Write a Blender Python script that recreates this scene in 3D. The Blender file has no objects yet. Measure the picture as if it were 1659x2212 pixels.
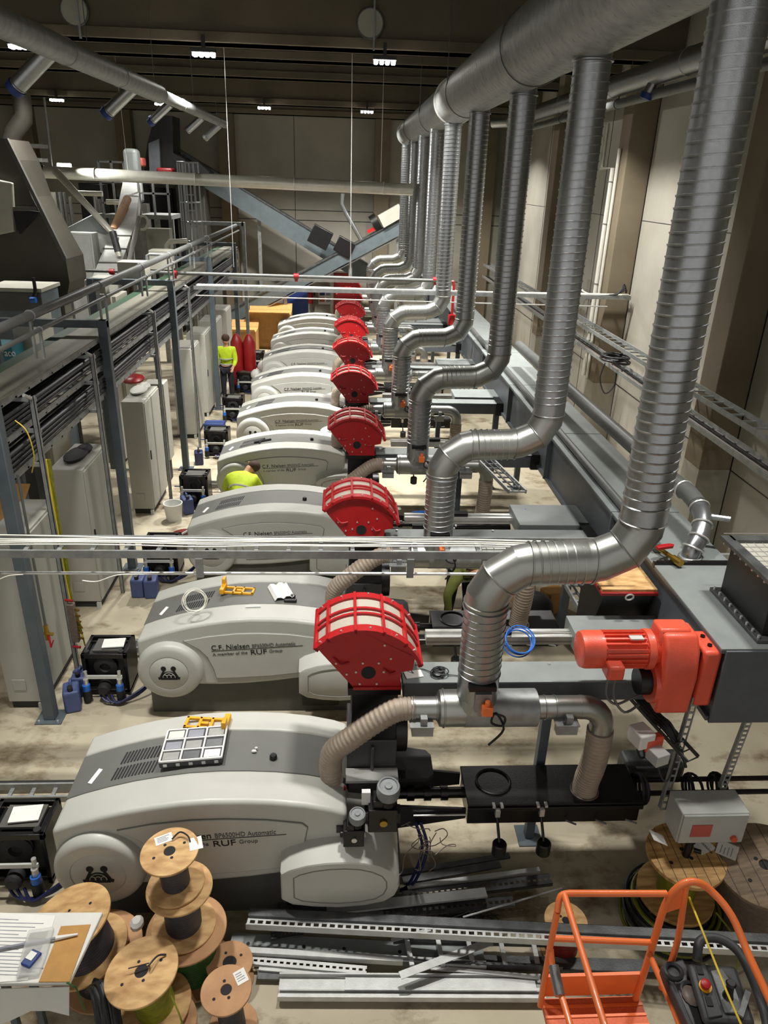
import bpy, bmesh, math, random
from mathutils import Vector, Matrix
random.seed(7)
C = bpy.context.scene.collection
PI = math.pi
V = Vector

# ------------------------------------------------------------------ camera
CAM_Z = 5.5
R3 = Matrix(((0.9983023, 0.00693979, 0.05783033), (-0.04987471, -0.41096759, 0.91028466), (0.03008358, -0.91162354, -0.40992377)))
FPX = 1597.0
LAMP_W = 262

def spot(px, py, x=None, y=None, z=None):
    """the point of the hall seen at this place of the photo, on the given plane"""
    d = R3 @ V(((px - 829.5) / FPX, (py - 1106) / FPX, 1))
    t = (z - CAM_Z) / d.z if z is not None else (y / d.y if y is not None else x / d.x)
    return V((0, 0, CAM_Z)) + d * t

cam_d = bpy.data.cameras.new('camera')
cam = bpy.data.objects.new('camera', cam_d)
C.objects.link(cam)
right, down, fwd = [V(R3.col[i]) for i in range(3)]
m = Matrix((right, -down, -fwd)).transposed().to_4x4()
m.translation = V((0, 0, CAM_Z))
cam.matrix_world = m
cam_d.sensor_fit = 'VERTICAL'
cam_d.sensor_height = 36
cam_d.lens = 36 * FPX / 2212
cam_d.clip_start = 0.05
bpy.context.scene.camera = cam

# ------------------------------------------------------------------ materials
def lin(c):
    return tuple(((v / 255) / 12.92 if v / 255 <= 0.04045 else ((v / 255 + 0.055) / 1.055) ** 2.4) for v in c)

MATS = {}
def mat(name, rgb, rough=0.5, metal=0.0, var=0.12, scale=6.0, bump=0.0, bscale=60.0, emit=0, rgb2=None, alpha=None, stretch=None, trans=0, coat=0):
    mt = bpy.data.materials.new(name)
    mt.use_nodes = True
    nt = mt.node_tree
    b = nt.nodes['Principled BSDF']
    c1 = lin(rgb)
    c2 = lin(rgb2) if rgb2 else tuple(v * (1 - var * 2) for v in c1)
    tc = nt.nodes.new('ShaderNodeTexCoord')
    mp = nt.nodes.new('ShaderNodeMapping')
    nt.links.new(tc.outputs['Object'], mp.inputs['Vector'])
    if stretch:
        mp.inputs['Scale'].default_value = stretch
    nz = nt.nodes.new('ShaderNodeTexNoise')
    nz.inputs['Scale'].default_value = scale
    nz.inputs['Detail'].default_value = 6
    nt.links.new(mp.outputs[0], nz.inputs['Vector'])
    cr = nt.nodes.new('ShaderNodeValToRGB')
    cr.color_ramp.elements[0].position = 0.3
    cr.color_ramp.elements[1].position = 0.65
    cr.color_ramp.elements[0].color = c2 + (1,)
    cr.color_ramp.elements[1].color = c1 + (1,)
    nt.links.new(nz.outputs['Fac'], cr.inputs['Fac'])
    nt.links.new(cr.outputs['Color'], b.inputs['Base Color'])
    b.inputs['Roughness'].default_value = rough
    b.inputs['Metallic'].default_value = metal
    if coat:
        b.inputs['Coat Weight'].default_value = coat
    if trans:
        b.inputs['Transmission Weight'].default_value = trans
    if emit:
        b.inputs['Emission Color'].default_value = c1 + (1,)
        b.inputs['Emission Strength'].default_value = emit
    if bump:
        n2 = nt.nodes.new('ShaderNodeTexNoise')
        n2.inputs['Scale'].default_value = bscale
        nt.links.new(mp.outputs[0], n2.inputs['Vector'])
        bp = nt.nodes.new('ShaderNodeBump')
        bp.inputs['Strength'].default_value = bump
        bp.inputs['Distance'].default_value = 0.01
        nt.links.new(n2.outputs['Fac'], bp.inputs['Height'])
        nt.links.new(bp.outputs['Normal'], b.inputs['Normal'])
    if alpha is not None:
        b.inputs['Alpha'].default_value = alpha
    MATS[name] = mt
    return mt

mat('cover_white', (184, 184, 177), 0.42, 0, 0.03, 4, 0.05, 300, coat=0.1)
mat('cover_grey', (104, 105, 101), 0.5, 0, 0.04, 4, 0.06, 300)
mat('base_grey', (84, 83, 78), 0.6, 0, 0.08)
mat('groove', (120, 119, 113), 0.6, 0, 0.02)
mat('head_grey', (76, 76, 78), 0.45, 0.2, 0.1)
mat('plate_grey', (206, 207, 202), 0.45, 0.2, 0.08)
mat('red_paint', (168, 16, 22), 0.45, 0, 0.06, 5, coat=0.2)
mat('motor_red', (228, 88, 62), 0.4, 0, 0.08, 5, 0.15, 120, coat=0.15)
mat('galv', (172, 175, 177), 0.29, 0.9, 0.06, 30, 0.12, 240)
mat('galv_smooth', (168, 169, 165), 0.36, 0.9, 0.05, 5, 0.03, 60)
mat('galv_dull', (158, 161, 160), 0.48, 0.55, 0.14, 10, 0.08, 140)
mat('flex', (160, 146, 130), 0.55, 0.15, 0.08, 20, 0.2, 160)
mat('black', (18, 18, 19), 0.4, 0, 0.2, 8)
mat('black_steel', (24, 23, 22), 0.33, 0.2, 0.25, 8, 0.06, 90)
mat('rubber', (28, 28, 30), 0.7, 0, 0.2, 8)
mat('zinc', (196, 198, 196), 0.38, 0.35, 0.1, 10, 0.05, 90)
mat('dark_steel', (98, 100, 100), 0.42, 0.5, 0.25, 8, 0.1, 80)
mat('bright_steel', (212, 212, 208), 0.3, 0.6, 0.08, 12)
mat('post_paint', (86, 96, 102), 0.5, 0.1, 0.1, 5)
mat('trough_grey', (92, 97, 102), 0.45, 0.2, 0.1, 5, 0.05, 90)
mat('trough_lid', (134, 140, 138), 0.5, 0.1, 0.08, 4, 0.05, 90)
mat('cabinet', (170, 169, 159), 0.5, 0, 0.04, 3, 0.03, 200)
mat('plinth', (44, 44, 42), 0.7)
mat('wood', (206, 166, 104), 0.65, 0, 0.16, 5, 0.15, 60, rgb2=(160, 118, 66), stretch=(1, 7, 1))
mat('plywood', (212, 174, 120), 0.65, 0, 0.1, 7, 0.15, 50, rgb2=(164, 122, 74), stretch=(1, 2.5, 1))
mat('hardboard', (190, 146, 104), 0.7, 0, 0.1, 6, 0.1, 80, rgb2=(168, 124, 86))
mat('old_wood', (142, 122, 98), 0.75, 0, 0.2, 5, 0.2, 60, rgb2=(108, 92, 74), stretch=(1, 8, 1))
mat('cable_black', (40, 41, 44), 0.5, 0, 0.25, 30)
mat('cable_slate', (62, 62, 70), 0.5, 0, 0.2, 30)
mat('cable_green', (38, 92, 36), 0.45, 0, 0.2, 30)
mat('cable_olive', (128, 130, 28), 0.45, 0, 0.2, 20)
mat('cable_red', (120, 24, 22), 0.45, 0, 0.2, 30)
mat('cable_taupe', (112, 98, 88), 0.5, 0, 0.2, 30)
mat('cable_white', (228, 226, 214), 0.4, 0, 0.08)
mat('hose_blue', (32, 38, 84), 0.35, 0, 0.15)
mat('blue_bright', (36, 104, 196), 0.4)
mat('cap_blue', (36, 62, 128), 0.5)
mat('jug_blue', (72, 86, 132), 0.5, 0, 0.12)
mat('paper', (232, 231, 225), 0.7, 0, 0.03, 8, 0.1, 20)
mat('print_grey', (150, 152, 162), 0.8)
mat('cardboard', (186, 140, 78), 0.8, 0, 0.08, 10, 0.1, 80)
mat('film', (214, 213, 206), 0.4, 0, 0.05, 5, 0.35, 14)
mat('orange', (243, 122, 60), 0.38, 0, 0.07, 5, coat=0.2)
mat('orange_mesh', (226, 108, 62), 0.55, 0, 0.1, 90)
mat('panel_plastic', (58, 60, 62), 0.55, 0, 0.1, 12, 0.1, 200)
mat('yellow', (238, 172, 16), 0.4)
mat('yellow_line', (226, 196, 60), 0.5)
mat('knob_grey', (124, 128, 128), 0.5, 0, 0.1, 20, 0.15, 100)
mat('guard_mesh', (188, 180, 166), 0.55, 0.2, 0.16, 240)
mat('ink', (22, 22, 24), 0.75)
mat('ink_soft', (92, 92, 92), 0.6)
mat('white_plastic', (222, 222, 218), 0.45, 0, 0.04)
mat('box_grey', (186, 188, 184), 0.45, 0.05, 0.06, 6, 0.05, 60)
mat('label_red', (196, 92, 80), 0.6)
mat('brass', (176, 142, 62), 0.3, 0.9)
mat('vest', (190, 214, 30), 0.7, 0, 0.1, 9, 0.2, 30)
mat('vest_shaded', (112, 116, 52), 0.8, 0, 0.15, 9)  # yellow-green jacket cloth darkened to hold the shade behind the duct
mat('reflective', (190, 192, 186), 0.4, 0.3)
mat('navy', (28, 30, 40), 0.8, 0, 0.2, 12, 0.2, 40)
mat('skin', (196, 146, 118), 0.55, 0, 0.05)
mat('hair', (66, 44, 30), 0.8, 0, 0.2, 40)
mat('boot', (30, 27, 24), 0.7)
mat('ext_red', (150, 24, 26), 0.4)
mat('teal', (18, 110, 124), 0.5)
mat('sheet_brown', (72, 68, 60), 0.6, 0.1, 0.12, 2, 0.1, 10)
mat('pale_panel', (170, 168, 156), 0.6, 0, 0.08, 3)
mat('conv_pale', (186, 188, 184), 0.5, 0.1, 0.08, 5)
mat('conv_blue', (98, 109, 113), 0.5, 0.2, 0.1, 4)
mat('bag_film', (226, 226, 222), 0.3, 0, 0.05, 12, 0.3, 20, alpha=0.35)
mat('glass_clear', (200, 204, 206), 0.15, 0, 0.05, trans=0.7)
mat('lamp_case', (60, 60, 58), 0.5, 0.3)
mat('led', (255, 250, 238), 0.5, 0, 0.0, emit=28)
mat('pipe_white', (232, 230, 218), 0.3, 0.35, 0.05, 8)
mat('pipe_grey', (104, 106, 104), 0.45, 0.3, 0.1, 6)
mat('green_tray', (44, 74, 52), 0.5, 0, 0.15, 8)
mat('lid_beige', (124, 122, 110), 0.5, 0.3, 0.08, 4)
mat('warn', (210, 178, 30), 0.6)

# concrete surfaces
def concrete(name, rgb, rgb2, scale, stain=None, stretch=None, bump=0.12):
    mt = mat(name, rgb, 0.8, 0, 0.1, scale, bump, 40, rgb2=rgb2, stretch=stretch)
    nt = mt.node_tree
    b = nt.nodes['Principled BSDF']
    cr = [n for n in nt.nodes if n.type == 'VALTORGB'][0]
    tc = [n for n in nt.nodes if n.type == 'TEX_COORD'][0]
    if stain:
        n2 = nt.nodes.new('ShaderNodeTexNoise')
        n2.inputs['Scale'].default_value = stain[1]
        n2.inputs['Detail'].default_value = 10
        n2.inputs['Roughness'].default_value = 0.65
        mp = nt.nodes.new('ShaderNodeMapping')
        mp.inputs['Scale'].default_value = stain[2]
        nt.links.new(tc.outputs['Object'], mp.inputs['Vector'])
        nt.links.new(mp.outputs[0], n2.inputs['Vector'])
        r2 = nt.nodes.new('ShaderNodeValToRGB')
        r2.color_ramp.elements[0].position = stain[3]
        r2.color_ramp.elements[1].position = stain[4]
        mx = nt.nodes.new('ShaderNodeMix')
        mx.data_type = 'RGBA'
        nt.links.new(n2.outputs['Fac'], r2.inputs['Fac'])
        nt.links.new(r2.outputs['Color'], mx.inputs[0])
        nt.links.new(cr.outputs['Color'], mx.inputs[6])
        mx.inputs[7].default_value = lin(stain[0]) + (1,)
        nt.links.new(mx.outputs[2], b.inputs['Base Color'])
    return mt
concrete('floor_concrete', (184, 175, 152), (162, 152, 129), 1.3, ((112, 94, 68), 1.6, (1, 1.6, 1), 0.52, 0.68))
concrete('wall_concrete', (166, 162, 150), (150, 146, 133), 0.8)
concrete('column_concrete', (124, 113, 93), (108, 97, 79), 1.0)
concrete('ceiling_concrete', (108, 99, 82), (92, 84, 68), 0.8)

# ------------------------------------------------------------------ mesh builder
class MB:
    def __init__(s):
        s.v = []; s.f = []
    def add(s, vs, fs, mtx=None):
        o = len(s.v)
        s.v += [(mtx @ V(p)) if mtx else V(p) for p in vs]
        s.f += [tuple(i + o for i in f) for f in fs]
        return s
    def box(s, x0, x1, y0, y1, z0, z1, mtx=None):
        vs = [(x, y, z) for z in (z0, z1) for y in (y0, y1) for x in (x0, x1)]
        return s.add(vs, [(0, 2, 3, 1), (4, 5, 7, 6), (0, 1, 5, 4), (2, 6, 7, 3), (0, 4, 6, 2), (1, 3, 7, 5)], mtx)
    def cbox(s, c, d, rz=0, mtx=None):
        m4 = Matrix.Translation(c) @ (mtx or Matrix.Rotation(rz, 4, 'Z'))
        return s.box(-d[0] / 2, d[0] / 2, -d[1] / 2, d[1] / 2, -d[2] / 2, d[2] / 2, m4)
    def beam(s, p, q, w, h, up=(0, 0, 1)):
        """box running from p to q, w wide, h high"""
        p, q = V(p), V(q)
        d = q - p; L = d.length; d.normalize()
        u = V(up)
        if abs(d.dot(u)) > 0.98: u = V((0, 1, 0))
        sd = d.cross(u).normalized(); u = sd.cross(d)
        m4 = Matrix((d, sd, u)).transposed().to_4x4(); m4.translation = p
        return s.box(0, L, -w / 2, w / 2, -h / 2, h / 2, m4)
    def prism(s, poly, axis, a, b, mtx=None):
        """polygon in the two other axes, extruded along axis from a to b"""
        n = len(poly)
        def mk(p, t):
            if axis == 'y': return (p[0], t, p[1])
            if axis == 'x': return (t, p[0], p[1])
            return (p[0], p[1], t)
        vs = [mk(p, a) for p in poly] + [mk(p, b) for p in poly]
        fs = [tuple(range(n)), tuple(range(2 * n - 1, n - 1, -1))] + [(i, n + i, n + (i + 1) % n, (i + 1) % n) for i in range(n)]
        return s.add(vs, fs, mtx)
    def loft(s, rings, cap=True, closed=True):
        n = len(rings[0]); o = len(s.v)
        for r in rings: s.v += [V(p) for p in r]
        for k in range(len(rings) - 1):
            for i in range(n if closed else n - 1):
                j = (i + 1) % n
                s.f.append((o + k * n + i, o + k * n + j, o + (k + 1) * n + j, o + (k + 1) * n + i))
        if cap:
            s.f.append(tuple(o + i for i in range(n - 1, -1, -1)))
            s.f.append(tuple(o + (len(rings) - 1) * n + i for i in range(n)))
        return s
    def lathe(s, prof, org=(0, 0, 0), axis=(0, 0, 1), seg=24, cap=True):
        """profile of (radius, height) turned about axis through org"""
        ax = V(axis).normalized()
        a = V((1, 0, 0)) if abs(ax.x) < 0.9 else V((0, 1, 0))
        e1 = (a - ax * a.dot(ax)).normalized(); e2 = ax.cross(e1)
        org = V(org)
        rings = [[org + ax * h + (e1 * math.cos(t) + e2 * math.sin(t)) * max(r, 1e-4) for t in [2 * PI * i / seg for i in range(seg)]] for r, h in prof]
        return s.loft(rings, cap)
    def cyl(s, p, q, r, r2=None, seg=16):
        p, q = V(p), V(q)
        return s.lathe([(r, 0), (r if r2 is None else r2, (q - p).length)], p, q - p, seg)
    def tube(s, path, r, seg=8, closed=False):
        P = [V(p) for p in path]; n = len(P); rings = []
        u = None
        for i in range(n):
            if closed: t = P[(i + 1) % n] - P[i - 1]
            else: t = P[min(i + 1, n - 1)] - P[max(i - 1, 0)]
            t.normalize()
            if u is None:
                u = V((0, 0, 1)) if abs(t.z) < 0.9 else V((1, 0, 0))
            u = (u - t * u.dot(t)).normalized(); w = t.cross(u)
            rr = r[i] if isinstance(r, (list, tuple)) else r
            rings.append([P[i] + (u * math.cos(a) + w * math.sin(a)) * rr for a in [2 * PI * k / seg for k in range(seg)]])
        if closed: rings.append(rings[0]); return s.loft(rings, cap=False)
        return s.loft(rings)
    def ring(s, c, R, r, axis=(0, 0, 1), seg=24, rs=6):
        ax = V(axis).normalized(); a = V((1, 0, 0)) if abs(ax.x) < 0.9 else V((0, 1, 0))
        e1 = (a - ax * a.dot(ax)).normalized(); e2 = ax.cross(e1)
        return s.tube([V(c) + (e1 * math.cos(t) + e2 * math.sin(t)) * R for t in [2 * PI * i / seg for i in range(seg)]], r, rs, True)
    def ball(s, c, r, seg=12):
        n = max(4, seg // 2)
        rr = r if isinstance(r, (list, tuple)) else (r, r, r)
        rings = [[V(c) + V((rr[0] * math.sin(PI * k / n) * math.cos(t), rr[1] * math.sin(PI * k / n) * math.sin(t), -rr[2] * math.cos(PI * k / n))) for t in [2 * PI * i / seg for i in range(seg)]] for k in range(1, n)]
        return s.loft(rings)
    def disc_ring(s, c, r0, r1, h, axis=(0, 0, 1), seg=32):
        """flat ring (a flange with a hole)"""
        ax = V(axis).normalized(); a = V((1, 0, 0)) if abs(ax.x) < 0.9 else V((0, 1, 0))
        e1 = (a - ax * a.dot(ax)).normalized(); e2 = ax.cross(e1); c = V(c)
        mk = lambda r, hh: [c + ax * hh + (e1 * math.cos(t) + e2 * math.sin(t)) * r for t in [2 * PI * i / seg for i in range(seg)]]
        return s.loft([mk(r0, 0), mk(r1, 0), mk(r1, h), mk(r0, h), mk(r0, 0)], cap=False)
    def build(s, name, m, parent=None, bevel=0, smooth=True, angle=35, label=None, kind=None, origin=None, segs=2):
        me = bpy.data.meshes.new(name)
        if origin is None:
            xs = [p.x for p in s.v]; ys = [p.y for p in s.v]; zs = [p.z for p in s.v]
            origin = V(((min(xs) + max(xs)) / 2, (min(ys) + max(ys)) / 2, min(zs)))
        me.from_pydata([tuple(p - origin) for p in s.v], [], s.f)
        bm = bmesh.new(); bm.from_mesh(me)
        bmesh.ops.recalc_face_normals(bm, faces=bm.faces)
        bm.to_mesh(me); bm.free()
        if smooth:
            me.polygons.foreach_set('use_smooth', [True] * len(me.polygons))
            me.set_sharp_from_angle(angle=math.radians(angle))
        me.materials.append(MATS[m] if isinstance(m, str) else m)
        o = bpy.data.objects.new(name, me)
        C.objects.link(o)
        o['_w'] = tuple(origin)
        if parent:
            o.parent = parent
            o.location = origin - V(parent['_w'])
        else:
            o.location = origin
        if bevel:
            b = o.modifiers.new('bevel', 'BEVEL'); b.width = bevel; b.segments = segs; b.limit_method = 'ANGLE'; b.angle_limit = math.radians(40)
        if label: o['label'] = label
        if kind: o['kind'] = kind
        return o

def thing(name, label, cat, loc=(0, 0, 0), group=None):
    o = bpy.data.objects.new(name, None)
    C.objects.link(o)
    o.empty_display_size = 0.1
    o.location = loc
    o['_w'] = tuple(loc)
    o['label'] = label; o['category'] = cat
    if group: o['group'] = group
    return o

def tag(o, label, cat, group=None):
    o['label'] = label; o['category'] = cat
    if group: o['group'] = group
    return o

def dup(root, loc=None, label=None, rotz=None, group=None):
    r = root.copy(); C.objects.link(r)
    if loc is not None: r.location = loc; r['_w'] = tuple(loc)
    if rotz is not None: r.rotation_euler = (0, 0, rotz)
    if label: r['label'] = label
    if group: r['group'] = group
    for ch in list(root.children):
        c = ch.copy(); C.objects.link(c); c.parent = r
        for g in ch.children:
            d = g.copy(); C.objects.link(d); d.parent = c
    return r

def arc(c, r, a0, a1, n):
    return [(c[0] + r * math.cos(math.radians(a0 + (a1 - a0) * i / n)), c[1] + r * math.sin(math.radians(a0 + (a1 - a0) * i / n))) for i in range(n + 1)]

def smooth_path(pts, n=6):
    P = [V(p) for p in pts]; out = []
    for i in range(len(P) - 1):
        p0, p1, p2, p3 = P[max(i - 1, 0)], P[i], P[i + 1], P[min(i + 2, len(P) - 1)]
        for k in range(n):
            t = k / n
            out.append(0.5 * ((2 * p1) + (p2 - p0) * t + (2 * p0 - 5 * p1 + 4 * p2 - p3) * t * t + (3 * p1 - p0 - 3 * p2 + p3) * t ** 3))
    out.append(P[-1]); return out

def lettering(txt, name, m, parent, world, size, rot=(PI / 2, 0, 0), depth=0.002, xscale=1.0):
    cu = bpy.data.curves.new(name, 'FONT'); cu.body = txt; cu.size = size; cu.extrude = depth
    t = bpy.data.objects.new(name + '_tmp', cu); C.objects.link(t)
    bpy.context.view_layer.update()
    me = bpy.data.meshes.new_from_object(t.evaluated_get(bpy.context.evaluated_depsgraph_get()))
    bpy.data.objects.remove(t)
    me.name = name
    me.materials.clear(); me.materials.append(MATS[m])
    o = bpy.data.objects.new(name, me); C.objects.link(o)
    o['_w'] = tuple(world)
    o.rotation_euler = rot; o.scale = (xscale, 1, 1)
    if parent:
        o.parent = parent; o.location = V(world) - V(parent['_w'])
    else: o.location = world
    return o

def struct(o, kind='structure'):
    o['kind'] = kind
    return o

# ------------------------------------------------------------------ hall shell
struct(MB().box(-13, 6.3, -3, 30.3, -0.3, 0).build('floor', 'floor_concrete', smooth=False))
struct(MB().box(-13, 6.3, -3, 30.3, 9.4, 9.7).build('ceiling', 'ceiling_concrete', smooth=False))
struct(MB().box(6.0, 6.3, -3, 30, 0, 9.4).build('wall_right', 'wall_concrete', smooth=False))
struct(MB().box(-13, 6.0, 30, 30.3, 0, 9.4).build('wall_back', 'wall_concrete', smooth=False))
struct(MB().box(-13.3, -13, -3, 30.3, 0, 9.4).build('wall_left', 'wall_concrete', smooth=False))
for k, y in enumerate((5.1, 10.4, 15.7, 21.0, 26.3)):
    struct(MB().box(5.5, 6.0, y, y + 0.55, 1.57, 9.4).build('trim_%d' % (k + 1), 'column_concrete', smooth=False, bevel=0.015))
    struct(MB().box(5.5, 6.0, y, y + 0.55, 0, 1.57).build('trim_%d' % (k + 11), 'wall_concrete', smooth=False))
# panel joints on the right wall: recessed dark strips
k = 21
for y in (5.1, 10.4, 15.7, 21.0, 26.3):
    struct(MB().box(5.992, 6.004, y - 0.02, y, 0, 9.4).build('trim_%d' % k, 'black', smooth=False)); k += 1
    struct(MB().box(5.992, 6.004, y - 2.7, y - 2.685, 0, 9.4).build('trim_%d' % k, 'plinth', smooth=False)); k += 1
struct(MB().box(5.994, 6.004, -3, 30, 1.56, 1.575).build('trim_%d' % k, 'black', smooth=False)); k += 1
struct(MB().box(5.994, 6.004, -3, 30, 4.9, 4.91).build('trim_%d' % k, 'plinth', smooth=False)); k += 1
# back wall columns and panel joints
for x in (-11.4, -8.0, -4.45, 1.12, 5.0):
    struct(MB().box(x, x + 0.55, 29.55, 30, 0, 9.4).build('trim_%d' % k, 'column_concrete', smooth=False)); k += 1
for z in (1.9, 4.0, 4.35):
    struct(MB().box(-13, 6, 29.992, 30.0, z, z + 0.025).build('trim_%d' % k, 'plinth', smooth=False)); k += 1
struct(MB().box(-1.8, -1.78, 29.992, 30.0, 0, 9.4).build('trim_%d' % k, 'plinth', smooth=False)); k += 1
# ceiling beams: deep concrete beams across the hall, two with round openings
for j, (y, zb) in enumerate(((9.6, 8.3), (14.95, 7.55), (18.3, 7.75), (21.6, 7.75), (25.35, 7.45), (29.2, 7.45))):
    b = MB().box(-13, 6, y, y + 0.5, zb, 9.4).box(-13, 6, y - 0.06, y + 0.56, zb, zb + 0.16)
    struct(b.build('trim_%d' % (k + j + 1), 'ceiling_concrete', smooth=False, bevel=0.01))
for j, px in enumerate((160, 800)):  # pale discs stand in for light through round beam openings
    p = spot(px, 22 if j == 0 else 50, y=14.85)
    o = thing('opening_infill', ('round pale disc filling the ceiling beam opening above the left duct', 'round pale disc filling the ceiling beam opening beside the big duct')[j], 'infill', p)
    MB().cyl((p.x, 14.93, p.z), (p.x, 14.84, p.z), 0.21, seg=28).build('infill_disc', 'pale_panel', o)
    MB().ring((p.x, 14.86, p.z), 0.22, 0.018, (0, 1, 0), 28).build('rim', 'dark_steel', o)
    MB().box(p.x + 0.05, p.x + 0.08, 14.80, 14.84, p.z - 0.4, p.z + 0.4).build('conduit', 'galv_dull', o)
# ------------------------------------------------------------------ briquetting presses
FS = [4.17, 6.67, 9.42, 12.10, 14.69, 17.25, 19.84, 22.40, 25.10]

def fit(o, w):
    d = o.data; xs = [v.co.x for v in d.vertices]
    o.scale = (w / max(1e-6, max(xs) - min(xs)), 1, 1)
    return o

def make_press(F):
    r = thing('briquetting_press', '-', 'press', (-0.85, F, 0))
    # plinth
    b = MB().prism([(-2.08, 0), (0.5, 0), (0.5, 0.5), (0.3, 0.62), (-2.0, 0.62), (-2.08, 0.55)], 'y', F + 0.06, F + 0.98)
    b.build('base', 'base_grey', r, bevel=0.012)
    p = MB().box(-0.42, -0.02, F + 0.02, F + 0.08, 0.1, 0.24).build('forklift_pocket', 'black', r, bevel=0.008)
    # arched covers
    top = [(-2.15, 0.985), (-2.0, 1.045), (-1.8, 1.11), (-1.6, 1.165), (-1.4, 1.205), (-1.17, 1.24), (-0.95, 1.255), (-0.7, 1.252), (-0.5, 1.24), (-0.25, 1.205), (-0.05, 1.155), (0.06, 1.11)]
    low = [(0.06, 0.62), (-0.2, 0.53), (-0.43, 0.49), (-0.7, 0.45), (-1.0, 0.42), (-1.3, 0.405), (-1.6, 0.41), (-1.85, 0.45), (-2.05, 0.55), (-2.15, 0.68)]
    MB().prism(top + low, 'y', F, F + 0.33).build('side_cover', 'cover_white', r, bevel=0.035, segs=4)
    MB().prism([(x, z - 0.012) for x, z in top] + low, 'y', F + 0.331, F + 0.79).build('middle_cover', 'cover_grey', r, bevel=0.004)
    MB().prism(top + low, 'y', F + 0.791, F + 1.03).build('side_cover', 'cover_white', r, bevel=0.02, segs=3)
    # raised panel on the near cover, inside a groove
    pt = [(-1.66, 0.99), (-1.4, 1.045), (-1.1, 1.08), (-0.85, 1.085), (-0.55, 1.07), (-0.28, 1.03), (-0.24, 0.99), (-0.3, 0.62), (-0.42, 0.575), (-0.75, 0.535), (-1.1, 0.512), (-1.34, 0.505), (-1.36, 0.62), (-1.42, 0.78), (-1.5, 0.88)]
    g = MB().prism(pt, 'y', F - 0.014, F + 0.002).build('raised_panel', 'cover_white', r, bevel=0.012, segs=3)
    MB().tube([(x, F - 0.0025, z) for x, z in pt], 0.007, 5, True).build('groove', 'groove', r)
    # flywheel cover
    R = 0.335
    c = (-1.82, F, 0.63)
    d = MB().lathe([(R + 0.015, 0), (R + 0.01, 0.03), (R, 0.06), (R - 0.02, 0.082), (R - 0.05, 0.092), (0.21, 0.094), (0.205, 0.088), (0.2, 0.094), (0.0, 0.096)], c, (0, -1, 0), 48).build('flywheel_cover', 'cover_white', r, angle=50)
    ey = F - 0.096
    def esc(e): e.v = [V((c[0] + (p.x - c[0]) * 0.84, p.y, c[2] + (p.z - c[2]) * 0.9)) for p in e.v]
    e = MB()
    for sx in (-1, 1):
        e.cyl((c[0] + sx * 0.062, ey + 0.002, c[2] + 0.075), (c[0] + sx * 0.062, ey - 0.003, c[2] + 0.075), 0.033, seg=14)
        e.prism([(c[0] + sx * 0.05, c[2] + 0.04), (c[0] + sx * 0.075, c[2] + 0.045), (c[0] + sx * 0.12, c[2] - 0.045), (c[0] + sx * 0.14, c[2] - 0.05), (c[0] + sx * 0.13, c[2] - 0.085), (c[0] + sx * 0.09, c[2] - 0.07)], 'y', ey + 0.002, ey - 0.003)
    e.prism([(c[0] - 0.105, c[2] - 0.065)] + [(c[0] + 0.1 * math.cos(t), c[2] - 0.06 + 0.095 * math.sin(t)) for t in [PI - PI * i / 14 for i in range(15)]] + [(c[0] + 0.105, c[2] - 0.065), (c[0] + 0.105, c[2] - 0.085), (c[0] - 0.105, c[2] - 0.085)], 'y', ey + 0.002, ey - 0.003)
    esc(e); e.build('emblem', 'ink', d, smooth=False)
    e = MB()
    for q in (-0.05, 0, 0.05):
        e.tube([(c[0] + q + 0.028 * math.cos(t), ey - 0.004, c[2] - 0.05 + 0.04 * math.sin(t)) for t in [PI * i / 8 for i in range(9)]], 0.0035, 5)
    e.tube([(c[0] + 0.075 * math.cos(t), ey - 0.004, c[2] - 0.05 + 0.07 * math.sin(t)) for t in [PI * i / 12 for i in range(13)]], 0.003, 5)
    esc(e); e.build('emblem_line', 'cover_white', d)
    # lettering on the panel
    ty = F - 0.0155; rot = (PI / 2, -0.07, 0)
    zz = lambda x: 0.862 + 0.07 * (x + 1.37)
    for txt, x, dz, sz, w, mm in (('C.F. Nielsen', -1.37, 0.012, 0.085, 0.40, 'ink'), ('BP6500HD Automatic', -0.94, 0.012, 0.066, 0.46, 'ink_soft'),
                                  ('A member of the', -1.36, -0.062, 0.055, 0.37, 'ink_soft'), ('RUF', -0.96, -0.075, 0.085, 0.17, 'ink'), ('Group', -0.76, -0.062, 0.055, 0.14, 'ink_soft')):
        fit(lettering(txt, 'lettering', mm, r, (x, ty, zz(x) + dz), sz, rot), w)
    MB().beam((-1.37, ty, 0.862), (-0.4, ty, zz(-0.4)), 0.003, 0.005).build('underline', 'ink', r)
    # vents, knob and sticker on the grey cover
    def topz(x):
        for (x0, z0), (x1, z1) in zip(top, top[1:]):
            if x0 <= x <= x1: return z0 + (z1 - z0) * (x - x0) / (x1 - x0) - 0.012
        return 1.0
    v = MB()
    for row in (0, 1):
        for i in range(13):
            x = -1.80 + i * 0.027 + row * 0.03
            y0 = F + 0.39 + (1 - row) * 0.0 + row * 0.17
            v.beam((x, y0, topz(x) + 0.001), (x + 0.02, y0 + 0.13, topz(x + 0.02) + 0.001), 0.014, 0.006)
    v.build('vent_slots', 'ink', r, smooth=False)
    x = -0.53
    MB().lathe([(0.03, -0.005), (0.03, 0.03), (0.024, 0.04), (0, 0.042)], (x, F + 0.47, topz(x)), (0, 0, 1), 14).build('knob', 'black', r)
    MB().beam((-1.98, F + 0.42, topz(-1.98) + 0.001), (-1.93, F + 0.56, topz(-1.93) + 0.001), 0.05, 0.004).build('sticker', 'paper', r)
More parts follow.
